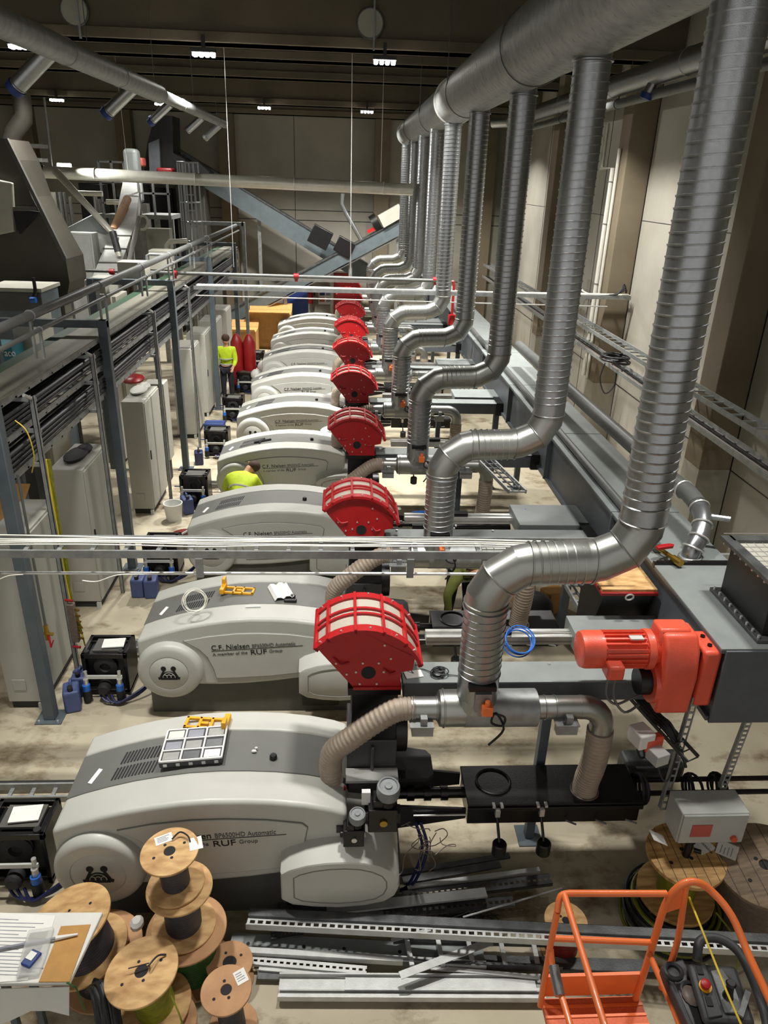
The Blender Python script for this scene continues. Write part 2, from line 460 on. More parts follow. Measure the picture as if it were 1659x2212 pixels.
    # pod in front of the die head
    fr = [(-0.44, 0.42), (-0.44, 0.70)] + [(-0.44 + 0.06 * 1, 0.745), (-0.25, 0.79), (-0.1, 0.815), (0.05, 0.82), (0.2, 0.805), (0.32, 0.765), (0.42, 0.70), (0.465, 0.62), (0.47, 0.53), (0.44, 0.44), (0.36, 0.375), (0.2, 0.335), (0.0, 0.32), (-0.2, 0.335), (-0.36, 0.365)]
    bk = [(-0.44, 0.50), (-0.44, 0.88), (-0.38, 0.93), (-0.25, 0.985), (-0.1, 1.01), (0.05, 1.02), (0.2, 1.0), (0.32, 0.955), (0.42, 0.88), (0.465, 0.78), (0.47, 0.65), (0.44, 0.54), (0.36, 0.46), (0.2, 0.42), (0.0, 0.4), (-0.2, 0.42), (-0.36, 0.45)]
    lerp = lambda t: [(a[0] + (b_[0] - a[0]) * t, F - 0.16 + 0.50 * t, a[1] + (b_[1] - a[1]) * t) for a, b_ in zip(fr, bk)]
    shr = lambda q, y: [(0.015 + (x - 0.015) * q, y, 0.57 + (z - 0.57) * q) for x, z in fr]
    pod = MB().loft([shr(0.93, F - 0.185), shr(0.975, F - 0.178), lerp(0.0), lerp(0.5), lerp(1.0)]).build('pod_cover', 'cover_white', r, angle=30)
    ins = [(0.015 + (x - 0.015) * 0.78, 0.565 + (z - 0.57) * 0.74) for x, z in fr]
    MB().tube([(x, F - 0.184, z) for x, z in ins], 0.006, 5, True).build('groove', 'groove', pod)
    # die head
    MB().box(0.07, 0.47, F + 0.32, F + 0.95, 0.5, 1.12).build('die_head', 'head_grey', r, bevel=0.012)
    MB().box(0.05, 0.47, F + 0.30, F + 0.44, 1.12, 1.15).build('head_plate', 'plate_grey', r, bevel=0.004)
    MB().box(0.06, 0.46, F + 0.45, F + 0.92, 1.12, 1.42).box(0.25, 0.275, F + 0.40, F + 0.45, 1.15, 1.38).build('upper_block', 'head_grey', r, bevel=0.008)
    MB().box(0.09, 0.45, F + 0.46, F + 0.92, 1.42, 1.90).box(0.06, 0.47, F + 0.43, F + 0.95, 1.88, 1.945).cyl((0.42, F + 0.7, 1.35), (0.55, F + 0.7, 1.35), 0.2, seg=20).build('feed_neck', 'black', r, bevel=0.006)
    MB().cyl((-0.06, F + 0.33, 1.0), (-0.06, F + 0.33, 1.16), 0.085, seg=18).build('suction_collar', 'black', r)
    MB().cyl((-0.0, F + 0.26, 0.98), (0.03, F + 0.26, 1.12), 0.03, seg=12).build('sensor', 'ext_red', r)
    # output side
    o = MB().cyl((0.47, F + 0.45, 0.86), (1.04, F + 0.45, 0.86), 0.045, seg=16)
    for x in (0.56, 0.7, 0.84): o.cyl((x, F + 0.45, 0.86), (x + 0.06, F + 0.45, 0.86), 0.062, seg=16)
    o.build('die_holder', 'black_steel', r)
    MB().prism([(0.47, 0.72), (1.03, 0.78), (1.03, 0.9), (0.47, 0.98)], 'y', F + 0.62, F + 0.64).build('clamp_plate', 'black', r)
    MB().prism([(0.47, 0.66), (1.03, 0.76), (1.03, 0.86), (0.47, 0.9)], 'y', F + 0.27, F + 0.29).build('clamp_plate', 'black', r)
    MB().cyl((0.6, F + 0.67, 0.84), (1.03, F + 0.67, 0.84), 0.008, seg=8).cyl((0.6, F + 0.25, 0.82), (1.03, F + 0.25, 0.82), 0.008, seg=8).build('tie_rod', 'bright_steel', r)
    MB().prism([(0.47, F + 0.45), (0.73, F + 0.45), (0.78, F + 0.5), (0.78, F + 0.72), (0.74, F + 0.78), (0.47, F + 0.84)], 'z', 0.98, 1.02).build('head_flap', 'rubber', r)
    return r

def make_guard(r, F):
    """red fan-shaped guard with mesh windows above the die head"""
    cx, cz, rr = 0.17, 2.02, 0.46
    y0, y1 = F + 0.40, F + 0.95
    sect = lambda r0, r1, a0, a1, n=16: arc((cx, cz), r1, a0, a1, n) + arc((cx, cz), r0, a1, a0, n)
    gb = MB()
    for a, b in ((y0, y0 + 0.085), (y0 + 0.235, y0 + 0.26), (y0 + 0.31, y0 + 0.335), (y1 - 0.075, y1)):
        gb.prism(sect(rr - 0.015, rr + 0.012, 140, 18), 'y', a, b)
    for an in (139, 124, 97, 71, 47, 20):
        gb.prism(sect(rr - 0.02, rr + 0.022, an + 1.2, an - 1.2, 1), 'y', y0, y1)
    g = gb.build('guard', 'red_paint', r, angle=30)
    outline = [(0.115, 1.945), (0.455, 1.945), (0.457, 2.09), (0.545, 2.11), (0.56, 2.24)] + arc((cx, cz), rr - 0.012, 27, 138, 18) + [(-0.135, 2.27)]
    fp = MB().prism(outline, 'y', y0 + 0.035, y0 + 0.05).build('front_plate', 'red_paint', g, smooth=False)
    MB().prism(outline, 'y', y1 - 0.04, y1 - 0.025).build('back_plate', 'red_paint', g, smooth=False)
    q = MB()
    for pa, pb in (((0.115, 1.945), (-0.135, 2.27)), ((0.455, 1.945), (0.457, 2.09)), ((-0.135, 2.27), (-0.175, 2.33)), ((0.545, 2.11), (0.56, 2.24))):
        q.beam((pa[0], (y0 + y1) / 2, pa[1]), (pb[0], (y0 + y1) / 2, pb[1]), y1 - y0 - 0.08, 0.012, up=(pb[1] - pa[1], 0, pa[0] - pb[0]))
    q.box(0.10, 0.47, y0 + 0.02, y1, 1.94, 1.965)
    q.build('side_plate', 'red_paint', g, smooth=False)
    w = MB()
    for a, b in ((y0 + 0.09, y0 + 0.235), (y0 + 0.26, y0 + 0.31), (y0 + 0.335, y1 - 0.075)):
        for a0, a1 in ((138, 125.3), (122.7, 98.3), (95.7, 72.3), (69.7, 48.3), (45.7, 21)):
            w.prism(sect(rr - 0.014, rr - 0.008, a0, a1, 5), 'y', a, b)
    w.build('mesh_window', 'guard_mesh', g, angle=20)
    MB().cyl((0.215, y0 + 0.036, 2.09), (0.215, y0 + 0.03, 2.09), 0.055, seg=20).build('shaft_hole', 'ink', g)
    for x, z in ((0.15, 1.99), (0.28, 1.99), (0.12, 2.1), (0.33, 2.1), (0.17, 2.18), (0.29, 2.18), (0.38, 2.22), (0.33, 2.34), (0.05, 2.08), (-0.03, 2.18)):
        MB().cyl((x, y0 + 0.036, z), (x, y0 + 0.026, z), 0.009, seg=8).build('bolt', 'bright_steel', g)
    for an in (132, 110, 84, 59, 36):
        for yy in (y0 + 0.03, y1 - 0.03):
            d = V((math.cos(math.radians(an)), 0, math.sin(math.radians(an))))
            MB().cyl(V((cx, yy, cz)) + d * (rr + 0.01), V((cx, yy, cz)) + d * (rr + 0.024), 0.008, seg=8).build('bolt', 'bright_steel', g)
    h = MB()
    h.tube(smooth_path([(-0.05, y0 + 0.03, 2.23), (0.0, y0 + 0.015, 2.18), (0.07, y0 + 0.03, 2.185)], 4), 0.009, 6)
    h.build('lug', 'red_paint', g); h = MB()
    h.tube(smooth_path([(0.33, y0 + 0.03, 2.13), (0.37, y0 + 0.015, 2.09), (0.42, y0 + 0.03, 2.095)], 4), 0.009, 6)
    h.build('lug', 'red_paint', g)
    return g

press = make_press(FS[0])
make_guard(press, FS[0])
LAB = ['pale grey briquetting press nearest the viewer, parts organizer lying on its grey cover',
       'second briquetting press from the front, yellow bracket and white paper on its top',
       'third briquetting press, just beyond the cable ladder, worker in yellow-green bent behind it',
       'fourth briquetting press from the front, behind the worker in yellow-green',
       'fifth briquetting press from the front in the row of red-guarded presses',
       'sixth briquetting press from the front in the row of red-guarded presses',
       'seventh briquetting press from the front, third from the far end',
       'eighth briquetting press from the front, second from the far end',
       'farthest briquetting press, at the end of the row near the back wall']
press['label'] = LAB[0]; press['group'] = 'briquetting presses in a row down the hall'
def dup_deep(root, loc, label):
    return dup(root, loc, label)
for F, l in zip(FS[1:], LAB[1:]):
    dup(press, (-0.85, F, 0), l)

# the two adjusting valves on the near press
F = FS[0]
for x, y, z, s, nm in ((0.335, F - 0.0, 1.0, 1.0, 'wide'), (0.115, F - 0.06, 0.9, 0.72, 'narrow')):
    b = MB().box(x - 0.115 * s, x + 0.105 * s, y - 0.06 * s, y + 0.12 * s, z - 0.02, z + 0.2 * s).cyl((x - 0.1 * s, y, z + 0.1 * s), (x - 0.15 * s, y, z + 0.1 * s), 0.035 * s)
    b.cyl((x + 0.03 * s, y, z + 0.2 * s), (x + 0.03 * s, y + 0.02, z + 0.3 * s), 0.06 * s).box(x - 0.08 * s, x - 0.0 * s, y - 0.04, y + 0.08, z + 0.2 * s, z + 0.27 * s)
    vb = b.build('valve_body', 'black_steel', press, bevel=0.006)
    kz = z + 0.3 * s
    kp = [(0.06 * s, 0)] + [(0.085 * s, 0.005), (0.088 * s, 0.02), (0.088 * s, 0.09 * s), (0.082 * s, 0.105 * s), (0.068 * s, 0.108 * s), (0.064 * s, 0.098 * s), (0.03 * s, 0.096 * s), (0.026 * s, 0.108 * s), (0.0, 0.11 * s)]
    MB().lathe(kp, (x + 0.03 * s, y, kz), (0, -0.15, 1), 24).build('valve_knob', 'knob_grey', vb)
    MB().cyl((x + 0.0, y - 0.06 * s, z + 0.08 * s), (x + 0.0, y - 0.075 * s, z + 0.08 * s), 0.03 * s, seg=10).build('plug', 'brass' if s == 1 else 'bright_steel', vb)
MB().box(0.17, 0.235, F + 0.02, F + 0.06, 1.18, 1.3).build('tag', 'white_plastic', press)
MB().box(-0.02, 0.2, F - 0.01, F + 0.05, 0.93, 1.0).box(0.2, 0.48, F + 0.1, F + 0.2, 0.9, 1.0).build('valve_bracket', 'black', press)

# ------------------------------------------------------------------ things lying on the presses
ORG = thing('parts_organizer', 'clear-lidded compartment case of screws on the near press', 'case', (-1.17, F + 0.58, 1.237))
o0 = V((-1.17, F + 0.58, 1.237))
Mo = Matrix.Translation(o0) @ Matrix.Rotation(-0.07, 4, 'Y') @ Matrix.Rotation(0.02, 4, 'Z')
MB().box(-0.25, 0.25, -0.19, 0.19, 0, 0.055, Mo).build('case', 'panel_plastic', ORG, bevel=0.01)
w = MB()
for x in (-0.25, -0.09, 0.075, 0.235): w.box(x, x + 0.015, -0.19, 0.19, 0.05, 0.066, Mo)
for y in (-0.19, -0.07, 0.06, 0.175): w.box(-0.25, 0.25, y, y + 0.015, 0.05, 0.066, Mo)
w.build('divider_frame', 'white_plastic', ORG, bevel=0.003)
ci = 0
for i, x in enumerate((-0.235, -0.075, 0.09)):
    for j, y in enumerate((-0.175, -0.055, 0.075)):
        MB().box(x + 0.01, x + 0.135, y + 0.008, y + 0.092, 0.05, 0.06, Mo).build('fastener_tray', ('bright_steel', 'paper', 'print_grey', 'galv', 'film')[(i * 3 + j * 2) % 5], ORG)
l = MB()
for x in (-0.2, -0.1, 0.0, 0.1, 0.2): l.box(x - 0.015, x + 0.015, -0.196, -0.19, 0.015, 0.04, Mo)
l.build('latch', 'bright_steel', ORG)

def yellow_bracket(c, rz, label, flat=True):
    t = thing('plastic_bracket', label, 'bracket', c)
    Mx = Matrix.Translation(c) @ Matrix.Rotation(rz, 4, 'Z') @ Matrix.Scale(1.25, 4)
    b = MB().box(-0.14, 0.14, -0.055, -0.035, 0, 0.02, Mx).box(-0.14, 0.14, 0.035, 0.055, 0, 0.02, Mx)
    for x in (-0.14, -0.05, 0.03, 0.12): b.box(x, x + 0.02, -0.055, 0.055, 0, 0.02, Mx)
    b.box(-0.02, 0.03, -0.012, 0.012, 0, 0.02, Mx)
    b.build('frame', 'yellow', t, bevel=0.004)
    MB().box(-0.16, -0.12, -0.07, 0.06, 0, 0.05, Mx).box(-0.16, -0.13, 0.03, 0.09, 0.02, 0.1, Mx).build('hook_end', 'yellow', t, bevel=0.006)
    return t
yellow_bracket((-1.14, FS[1] + 0.6, 1.235), -0.12, 'yellow plastic bracket on the second press, left of the white paper')
yellow_bracket((-1.13, FS[0] + 0.86, 1.25), PI - 0.1, 'yellow plastic bracket behind the parts organizer on the near press')
t = thing('folded_paper', 'curled white paper sheets on the grey cover of the second press', 'paper', (-0.66, FS[1] + 0.56, 1.24))
pts = [(-0.12, 0.0), (-0.09, 0.035), (-0.05, 0.03), (-0.02, 0.01), (0.01, 0.035), (0.05, 0.03), (0.075, 0.008), (0.1, 0.02)]
q = MB()
for (xa, za), (xb, zb) in zip(pts, pts[1:]):
    q.prism([(xa, za), (xb, zb), (xb, zb + 0.006), (xa, za + 0.006)], 'y', -0.16, 0.16, Matrix.Translation((-0.66, FS[1] + 0.56, 1.246)) @ Matrix.Rotation(0.35, 4, 'Z'))
q.build('sheet', 'paper', t)
o = MB().box(-0.62, -0.48, FS[1] + 0.36, FS[1] + 0.4, 1.235, 1.265).build('tool', 'black', bevel=0.008); tag(o, 'short black tool at the lower end of the curled white paper', 'tool')
o = MB().ball((-0.69, FS[0] + 0.53, 1.255), (0.022, 0.014, 0.012)).ball((-0.675, FS[0] + 0.56, 1.26), (0.014, 0.01, 0.01)).build('plastic_scrap', 'white_plastic'); tag(o, 'tiny white plastic scrap on the grey cover of the near press', 'scrap')
o = MB().beam((-1.02, FS[1] + 0.23, 1.265), (-0.86, FS[1] + 0.235, 1.267), 0.02, 0.006).build('white_marker', 'white_plastic'); tag(o, 'thin white marker on the front cover of the second press', 'marker')
# cable coil hanging over the second press
b = MB()
cc = V((-1.52, FS[1] + 0.1, 1.42))
for k in range(5):
    b.ring(cc + V((random.uniform(-.015, .015), random.uniform(-.02, .02), random.uniform(-.01, .01))), 0.115 + random.uniform(-.008, .008), 0.004, (0.15 + random.uniform(-.1, .1), -0.8, 0.55), 28, 5)
o = b.build('cable_coil', 'cable_white'); tag(o, 'white cable coil hanging from the front cable ladder over the second press', 'cable coil')

# dark debris on presses four
o = MB().beam((-1.55, FS[3] + 0.45, 1.185), (-1.25, FS[3] + 0.5, 1.23), 0.05, 0.02).beam((-1.45, FS[3] + 0.38, 1.2), (-1.38, FS[3] + 0.6, 1.21), 0.03, 0.02).build('tool', 'black'); tag(o, 'dark hand tool lying on the grey cover of the fourth press', 'tool')
# ------------------------------------------------------------------ suction ducts: one riser per press
def helix(b, c, r, z0, z1, pitch, rr, seg=20):
    n = int((z1 - z0) / pitch * seg)
    b.tube([(c[0] + r * math.cos(2 * PI * i / seg), c[1] + r * math.sin(2 * PI * i / seg), z0 + (z1 - z0) * i / n) for i in range(n + 1)], rr, 4)

def helix_x(b, c, r, x0, x1, pitch, rr, seg=20):
    n = int((x1 - x0) / pitch * seg)
    b.tube([(x0 + (x1 - x0) * i / n, c[0] + r * math.cos(2 * PI * i / seg), c[1] + r * math.sin(2 * PI * i / seg)) for i in range(n + 1)], rr, 4)

def mitre(p, bends, q):
    return [V(p)] + [V(b) for b in bends] + [V(q)]

def make_riser(F):
    y = F + 0.3; R = 0.153
    xl, xu = 1.03, 2.05
    r = thing('exhaust_duct', '-', 'duct', (xl, y, 1.8))
    # lower leg
    b = MB().cyl((xl, y, 1.9), (xl, y, 2.78), R, seg=28)
    helix(b, (xl, y), R + 0.001, 2.22, 2.72, 0.055, 0.0045)
    b.ring((xl, y, 2.2), R + 0.002, 0.006, seg=28); b.ring((xl, y, 2.76), R + 0.004, 0.009, seg=28)
    leg = b.build('lower_leg', 'galv', r, angle=30)
    MB().box(xl - 0.1, xl + 0.1, y - R - 0.03, y - R + 0.03, 2.15, 2.19).build('damper_slot', 'black', leg)
    MB().box(xl - 0.05, xl + 0.07, y - R - 0.035, y - R + 0.02, 1.97, 2.13).build('damper_plate', 'galv_dull', leg)
    a = MB().box(xl - 0.005, xl + 0.075, y - R - 0.1, y - R - 0.03, 1.98, 2.06).cyl((xl + 0.035, y - R - 0.07, 2.06), (xl + 0.035, y - R - 0.07, 2.1), 0.02, seg=10).build('damper_actuator', 'orange', leg, bevel=0.006)
    MB().tube(smooth_path([(xl + 0.06, y - R - 0.08, 2.0), (xl + 0.16, y - R - 0.1, 1.98), (xl + 0.15, y - R - 0.1, 1.9), (xl + 0.07, y - R - 0.1, 1.93), (xl + 0.1, y - R - 0.08, 2.0), (xl + 0.17, y - R - 0.08, 1.85), (xl + 0.08, y - R - 0.05, 1.68)], 5), 0.009, 6).build('actuator_cable', 'rubber', leg)
    # lower elbow, crossing run, upper elbow
    zh = 3.10
    pl = [(xl, y, 2.78), (xl, y, 2.84), (xl + 0.075, y, 2.985), (xl + 0.22, y, zh - 0.015), (xl + 0.30, y, zh)]
    e = MB().tube(pl, R, 28)
    def seam(b, p, d): b.ring(p, R + 0.003, 0.0065, d, 28)
    seam(e, (xl, y, 2.80), (0, 0, 1)); seam(e, (xl + 0.075, y, 2.985), (0.7, 0, 0.8)); seam(e, (xl + 0.27, y, zh), (1, 0, 0))
    e.build('lower_elbow', 'galv_smooth', r, angle=16)
    b = MB().cyl((xl + 0.28, y, zh), (xu - 0.33, y, zh + 0.02), R, seg=28)
    helix_x(b, (y, zh + 0.01), R + 0.001, xl + 0.30, xu - 0.35, 0.06, 0.0055)
    b.build('crossing_run', 'galv_smooth', r, angle=30)
    pu = [(xu - 0.34, y, zh + 0.02), (xu - 0.26, y, zh + 0.035), (xu - 0.09, y, zh + 0.12), (xu, y, zh + 0.29), (xu, y, zh + 0.36)]
    e = MB().tube(pu, R, 28)
    seam(e, (xu - 0.31, y, zh + 0.02), (1, 0, 0)); seam(e, (xu - 0.09, y, zh + 0.12), (0.8, 0, 0.7)); seam(e, (xu, y, zh + 0.34), (0, 0, 1))
    e.build('upper_elbow', 'galv_smooth', r, angle=16)
    b = MB().cyl((xu, y, zh + 0.34), (xu, y, 6.56), R, seg=28)
    helix(b, (xu, y), R + 0.001, zh + 0.42, 6.42, 0.066, 0.0075)
    b.ring((xu, y, 6.44), R + 0.006, 0.012, seg=28)
    b.build('upper_leg', 'galv', r, angle=30)
    # tee, silencer, elbow and the two flexible ends
    zt = 1.86
    b = MB().cyl((0.53, y, zt), (0.76, y, zt), 0.088, seg=24)
    b.ring((0.56, y, zt), 0.09, 0.006, (1, 0, 0), 24); b.ring((0.73, y, zt), 0.09, 0.006, (1, 0, 0), 24)
    b.build('inlet_pipe', 'galv_smooth', r)
    b = MB().lathe([(0.09, 0.73), (0.135, 0.75), (0.14, 0.77), (0.14, 1.0)], (0, y, zt), (1, 0, 0), 28)
    b.ring((0.78, y, zt), 0.142, 0.007, (1, 0, 0), 28)
    b.loft([[(xl + R * math.cos(t), y + R * math.sin(t), 2.0) for t in [2 * PI * i / 24 for i in range(24)]], [(xl - 0.06 + 0.17 * math.cos(t), y + 0.135 * math.sin(t), zt - 0.02) for t in [2 * PI * i / 24 for i in range(24)]]])
    b.build('tee_saddle', 'galv_smooth', r, angle=40)
    b = MB().lathe([(0.1, 0.93), (0.143, 0.94), (0.143, 1.49), (0.1, 1.505)], (0, y, zt), (1, 0, 0), 28)
    b.build('silencer', 'galv_dull', r, angle=40)
    b = MB().cyl((1.48, y, zt), (1.83, y, zt), 0.09, seg=24)
    b.tube([(1.83, y, zt)] + [(1.86 + 0.17 * math.sin(t), y, zt - 0.17 + 0.17 * math.cos(t)) for t in [PI / 2 * i / 6 for i in range(7)]] + [(2.03, y, zt - 0.24)], 0.092, 24)
    for x in (1.56, 1.64): b.ring((x, y, zt), 0.091, 0.006, (1, 0, 0), 24)
    b.build('outlet_elbow', 'galv_smooth', r, angle=30)
    def hose(pts, rad, nm):
        P = smooth_path(pts, 22); rr = [rad + (0.0035, 0.0, -0.0035, 0.0)[i % 4] for i in range(len(P))]
        return MB().tube(P, rr, 20).build(nm, 'flex', r, angle=80)
    hose([(2.03, y, zt - 0.22), (2.035, y, 1.45), (2.03, y + 0.02, 1.25), (2.02, y + 0.05, 1.08), (2.02, y + 0.06, 0.95)], 0.1, 'flexible_hose')
    hose([(0.56, y, zt), (0.42, y - 0.01, zt - 0.01), (0.25, y - 0.02, zt - 0.12), (0.08, y - 0.02, zt - 0.27), (-0.04, y, zt - 0.40), (-0.07, y + 0.02, zt - 0.55), (-0.06, y + 0.03, 1.14)], 0.088, 'flexible_hose')
    for x in (0.62, 1.72):
        MB().box(x - 0.08, x + 0.08, y - 0.13, y - 0.06, zt - 0.16, zt - 0.06).box(x - 0.1, x + 0.08, y - 0.16, y - 0.05, zt - 0.06, zt - 0.05).box(x - 0.02, x + 0.03, y - 0.14, y - 0.05, zt - 0.05, zt + 0.01).build('pipe_bracket', 'galv_dull', r)
    return r
RX = [0.0, -0.01, 0.03, -0.03, -0.07, -0.08, -0.09, -0.1, -0.1]
riser = make_riser(FS[0])
riser['group'] = 'exhaust ducts rising from the presses'
RL = ['nearest silver exhaust duct, rising through the right foreground', 'second silver exhaust duct from the viewer with crank to the left',
      'third silver exhaust duct from the viewer', 'fourth silver exhaust duct from the viewer', 'fifth silver exhaust duct, in front of the red pipe fittings',
      'sixth silver exhaust duct, darker and just behind the fifth', 'seventh exhaust duct, third from the far end of the row', 'eighth exhaust duct, second from the far end', 'farthest exhaust duct at the end of the overhead main duct']
riser['label'] = RL[0]
for k in range(1, 9):
    dup(riser, (1.03 + RX[k], FS[k] + 0.3, 1.8), RL[k])

# main duct overhead
hx = 1.99; HR = 0.375; hz = 6.45 + HR
t = thing('main_duct', 'large silver main duct running overhead into the hall', 'duct', (hx, 12, 6.45))
for y0, y1, R, nm in ((-1.0, 8.0, HR, 'duct_section'), (8.0, 15.0, HR - 0.004, 'duct_section'), (15.0, 25.45, HR - 0.03, 'duct_section')):
    b = MB().cyl((hx, y0, hz), (hx, y1, hz), R, seg=40)
    yy = y0 + 0.15
    n = int((y1 - y0) / 0.16 * 20)
    b.tube([(hx + R * math.cos(2 * PI * i / 20), y0 + (y1 - y0) * i / n, hz + R * math.sin(2 * PI * i / 20)) for i in range(n + 1)], 0.003, 4)
    b.build(nm, 'galv_dull', t, angle=30)
b = MB().ring((hx, 15.0, hz), HR + 0.0, 0.02, (0, 1, 0), 40).build('collar', 'bright_steel', t)
MB().ring((hx, 25.45, hz), HR - 0.028, 0.02, (0, 1, 0), 40).build('end_collar', 'bright_steel', t)
for k, y in enumerate((2.5, 8.9, 13.4, 18.0, 22.5)):
    b = MB()
    for sx in (-1, 1): b.cyl((hx + sx * 0.36, y, hz), (hx + sx * 0.36, y, 9.4), 0.006, seg=6)
    b.ring((hx, y, hz), HR + 0.006, 0.006, (0, 1, 0), 32)
    b.build('hanger', 'dark_steel', t)

# branch duct on the left, below the ceiling
lx, lz = -2.86, 6.6
t = thing('branch_duct', 'silver ventilation duct with blue-capped stubs, upper left under the ceiling', 'duct', (lx, 12, lz - 0.15))
b = MB().cyl((lx, 3.5, lz), (lx, 13.3, lz), 0.125, seg=28)
for y in (5.0, 7.0, 9.0, 11.0, 13.25): b.ring((lx, y, lz), 0.127, 0.006, (0, 1, 0), 24)
b.build('duct_section', 'galv_dull', t, angle=30)
b = MB().lathe([(0.125, 13.3), (0.09, 13.5), (0.09, 20.2), (0.02, 20.22)], (lx, 0, lz), (0, 1, 0), 28)
for y in (15, 17, 19): b.ring((lx, y, lz), 0.092, 0.005, (0, 1, 0), 24)
b.build('duct_section', 'galv_dull', t, angle=30)
for k, y in enumerate((8.7, 11.9, 14.3, 17.4, 19.8)):
    L = 0.5 if k < 2 else 0.42
    d = V((-0.72, 0.15, -0.55)).normalized(); p = V((lx, y, lz)) + d * 0.08; r_ = 0.085 if k < 2 else 0.07
    b = MB().cyl(p, p + d * L, r_, seg=20)
    b.ring(p + d * (L - 0.02), r_ + 0.002, 0.005, d, 20)
    sb = b.build('stub', 'galv', t)
    if k != 3: MB().cyl(p + d * L, p + d * (L + 0.07), r_ + 0.012, r_ + 0.004, seg=20).build('end_cap', 'cap_blue' if k < 3 else 'galv_smooth', sb)
for y in (6.0, 9.8, 13.0, 16.2, 19.0):
    MB().cyl((lx, y, lz + 0.1), (lx, y, 9.4), 0.005, seg=6).build('hanger', 'dark_steel', t)

# duct along the right wall
t = thing('side_duct', 'silver duct with a blue-capped stub, high along the right wall', 'duct', (4.6, 17, 6.9))
b = MB().cyl((4.6, 4, 7.06), (4.6, 22, 7.06), 0.17, seg=28)
for y in (8, 11.2, 14.2, 17.4, 20): b.ring((4.6, y, 7.06), 0.172, 0.007, (0, 1, 0), 24)
b.build('duct_section', 'galv', t, angle=30)
b = MB().tube([(4.6, 22, 7.06), (4.5, 22.5, 7.06), (4.1, 22.8, 7.05)], 0.165, 24).build('end_elbow', 'galv', t)
p = V((4.6, 12.4, 7.0)); d = V((-0.25, 0.1, -0.75)).normalized()
sb = MB().cyl((4.62, 12.3, 7.06), p + d * 0.22, 0.08, seg=20).build('stub', 'galv', t)
MB().cyl(p + d * 0.22, p + d * 0.30, 0.1, 0.09, seg=20).build('end_cap', 'cap_blue', sb)
for y in (9, 13.5, 18):
    MB().cyl((4.6, y, 7.2), (4.6, y, 9.4), 0.006, seg=6).build('hanger', 'dark_steel', t)
t = thing('flat_pipe', 'pale pipe run just below the silver wall duct', 'pipe', (4.62, 15, 6.72))
MB().tube([(4.62, 4, 6.78), (4.62, 22, 6.78), (4.62, 22.3, 6.5)], 0.07, 16).build('pipe', 'pipe_grey', t)
for y in (7, 10.5, 14, 17.5, 21): MB().ring((4.62, y, 6.78), 0.074, 0.01, (0, 1, 0), 16).beam((4.62, y, 6.85), (4.62, y, 6.93), 0.02, 0.01).build('clamp', 'dark_steel', t)

# rain pipes at the wall column
t = thing('drain_pipe', 'white pipe with a crank running down the concrete column by the air conditioner', 'pipe', (5.45, 15.5, 1.6))
MB().tube([(5.42, 16.9, 6.7), (5.42, 16.9, 5.85), (5.46, 16.3, 5.85), (5.46, 16.3, 1.6)], 0.05, 12).build('pipe', 'pipe_white', t)
for z in (2.4, 3.6, 4.8, 5.6): MB().ring((5.46, 16.3, z), 0.055, 0.012, (0, 0, 1), 12).build('clamp', 'galv_dull', t)
o = MB().cyl((5.46, 16.05, 1.6), (5.46, 16.05, 6.2), 0.035, seg=10).build('conduit', 'pipe_white'); tag(o, 'thin pale conduit right of the cranked white drain pipe', 'pipe')
t = thing('air_conditioner', 'white split air conditioner unit on the right wall', 'air conditioner', (5.5, 18.2, 3.1))
MB().box(5.25, 5.6, 17.85, 18.65, 3.1, 3.5).box(5.6, 5.995, 18.0, 18.06, 3.08, 3.12).box(5.6, 5.995, 18.4, 18.46, 3.08, 3.12).build('casing', 'white_plastic', t, bevel=0.02)
b = MB()
for i in range(5):
    for j in range(2): b.box(5.24, 5.252, 17.9 + j * 0.36, 18.2 + j * 0.36, 3.15 + i * 0.065, 3.185 + i * 0.065)
b.build('grille_slots', 'ink', t)
MB().tube(smooth_path([(5.4, 17.85, 3.4), (5.45, 17.5, 3.45), (5.5, 17.2, 3.3), (5.9, 17.1, 3.2)], 5), 0.02, 8).build('hose', 'pipe_white', t)
o = MB().cyl((5.995, 10.9, 4.9), (5.985, 10.9, 4.9), 0.05, seg=14).build('anchor_hole', 'ink'); o['kind'] = 'structure'

# ------------------------------------------------------------------ big bright pipe across the hall and other cross runs
t = thing('insulated_pipe', 'thick bright pipe crossing the whole hall in the background', 'pipe', (-3, 20, 5.2))
b = MB().cyl((-7.3, 20, 5.42), (1.72, 20, 5.29), 0.14, seg=24).build('pipe', 'pipe_white', t)
for x in (-6.0, -3.6, -1.2, 1.0): MB().ring((x, 20, 5.35 - 0.0143 * (x + 2.4)), 0.143, 0.01, (1, 0, 0), 20).build('joint_band', 'bright_steel', t)
MB().tube(smooth_path([(-7.2, 20, 5.42), (-7.5, 20, 5.45), (-7.6, 20.2, 5.6)], 4), 0.15, 16).build('bend', 'black', t)
p, q = spot(120, 370, y=19.3), spot(243, 503, y=18.2)
t = thing('down_pipe', 'slanting pale pipe coming down from the bright cross pipe', 'pipe', q)
MB().tube([p, p.lerp(q, 0.8), q, q + V((0.12, -0.1, -0.5))], [0.09, 0.07, 0.07, 0.07], 14).build('pipe', 'pipe_white', t)
MB().cyl(q + V((0, 0, 0.03)), q + V((0.1, -0.08, -0.4)), 0.078, seg=14).build('sleeve', 'dark_steel', t)
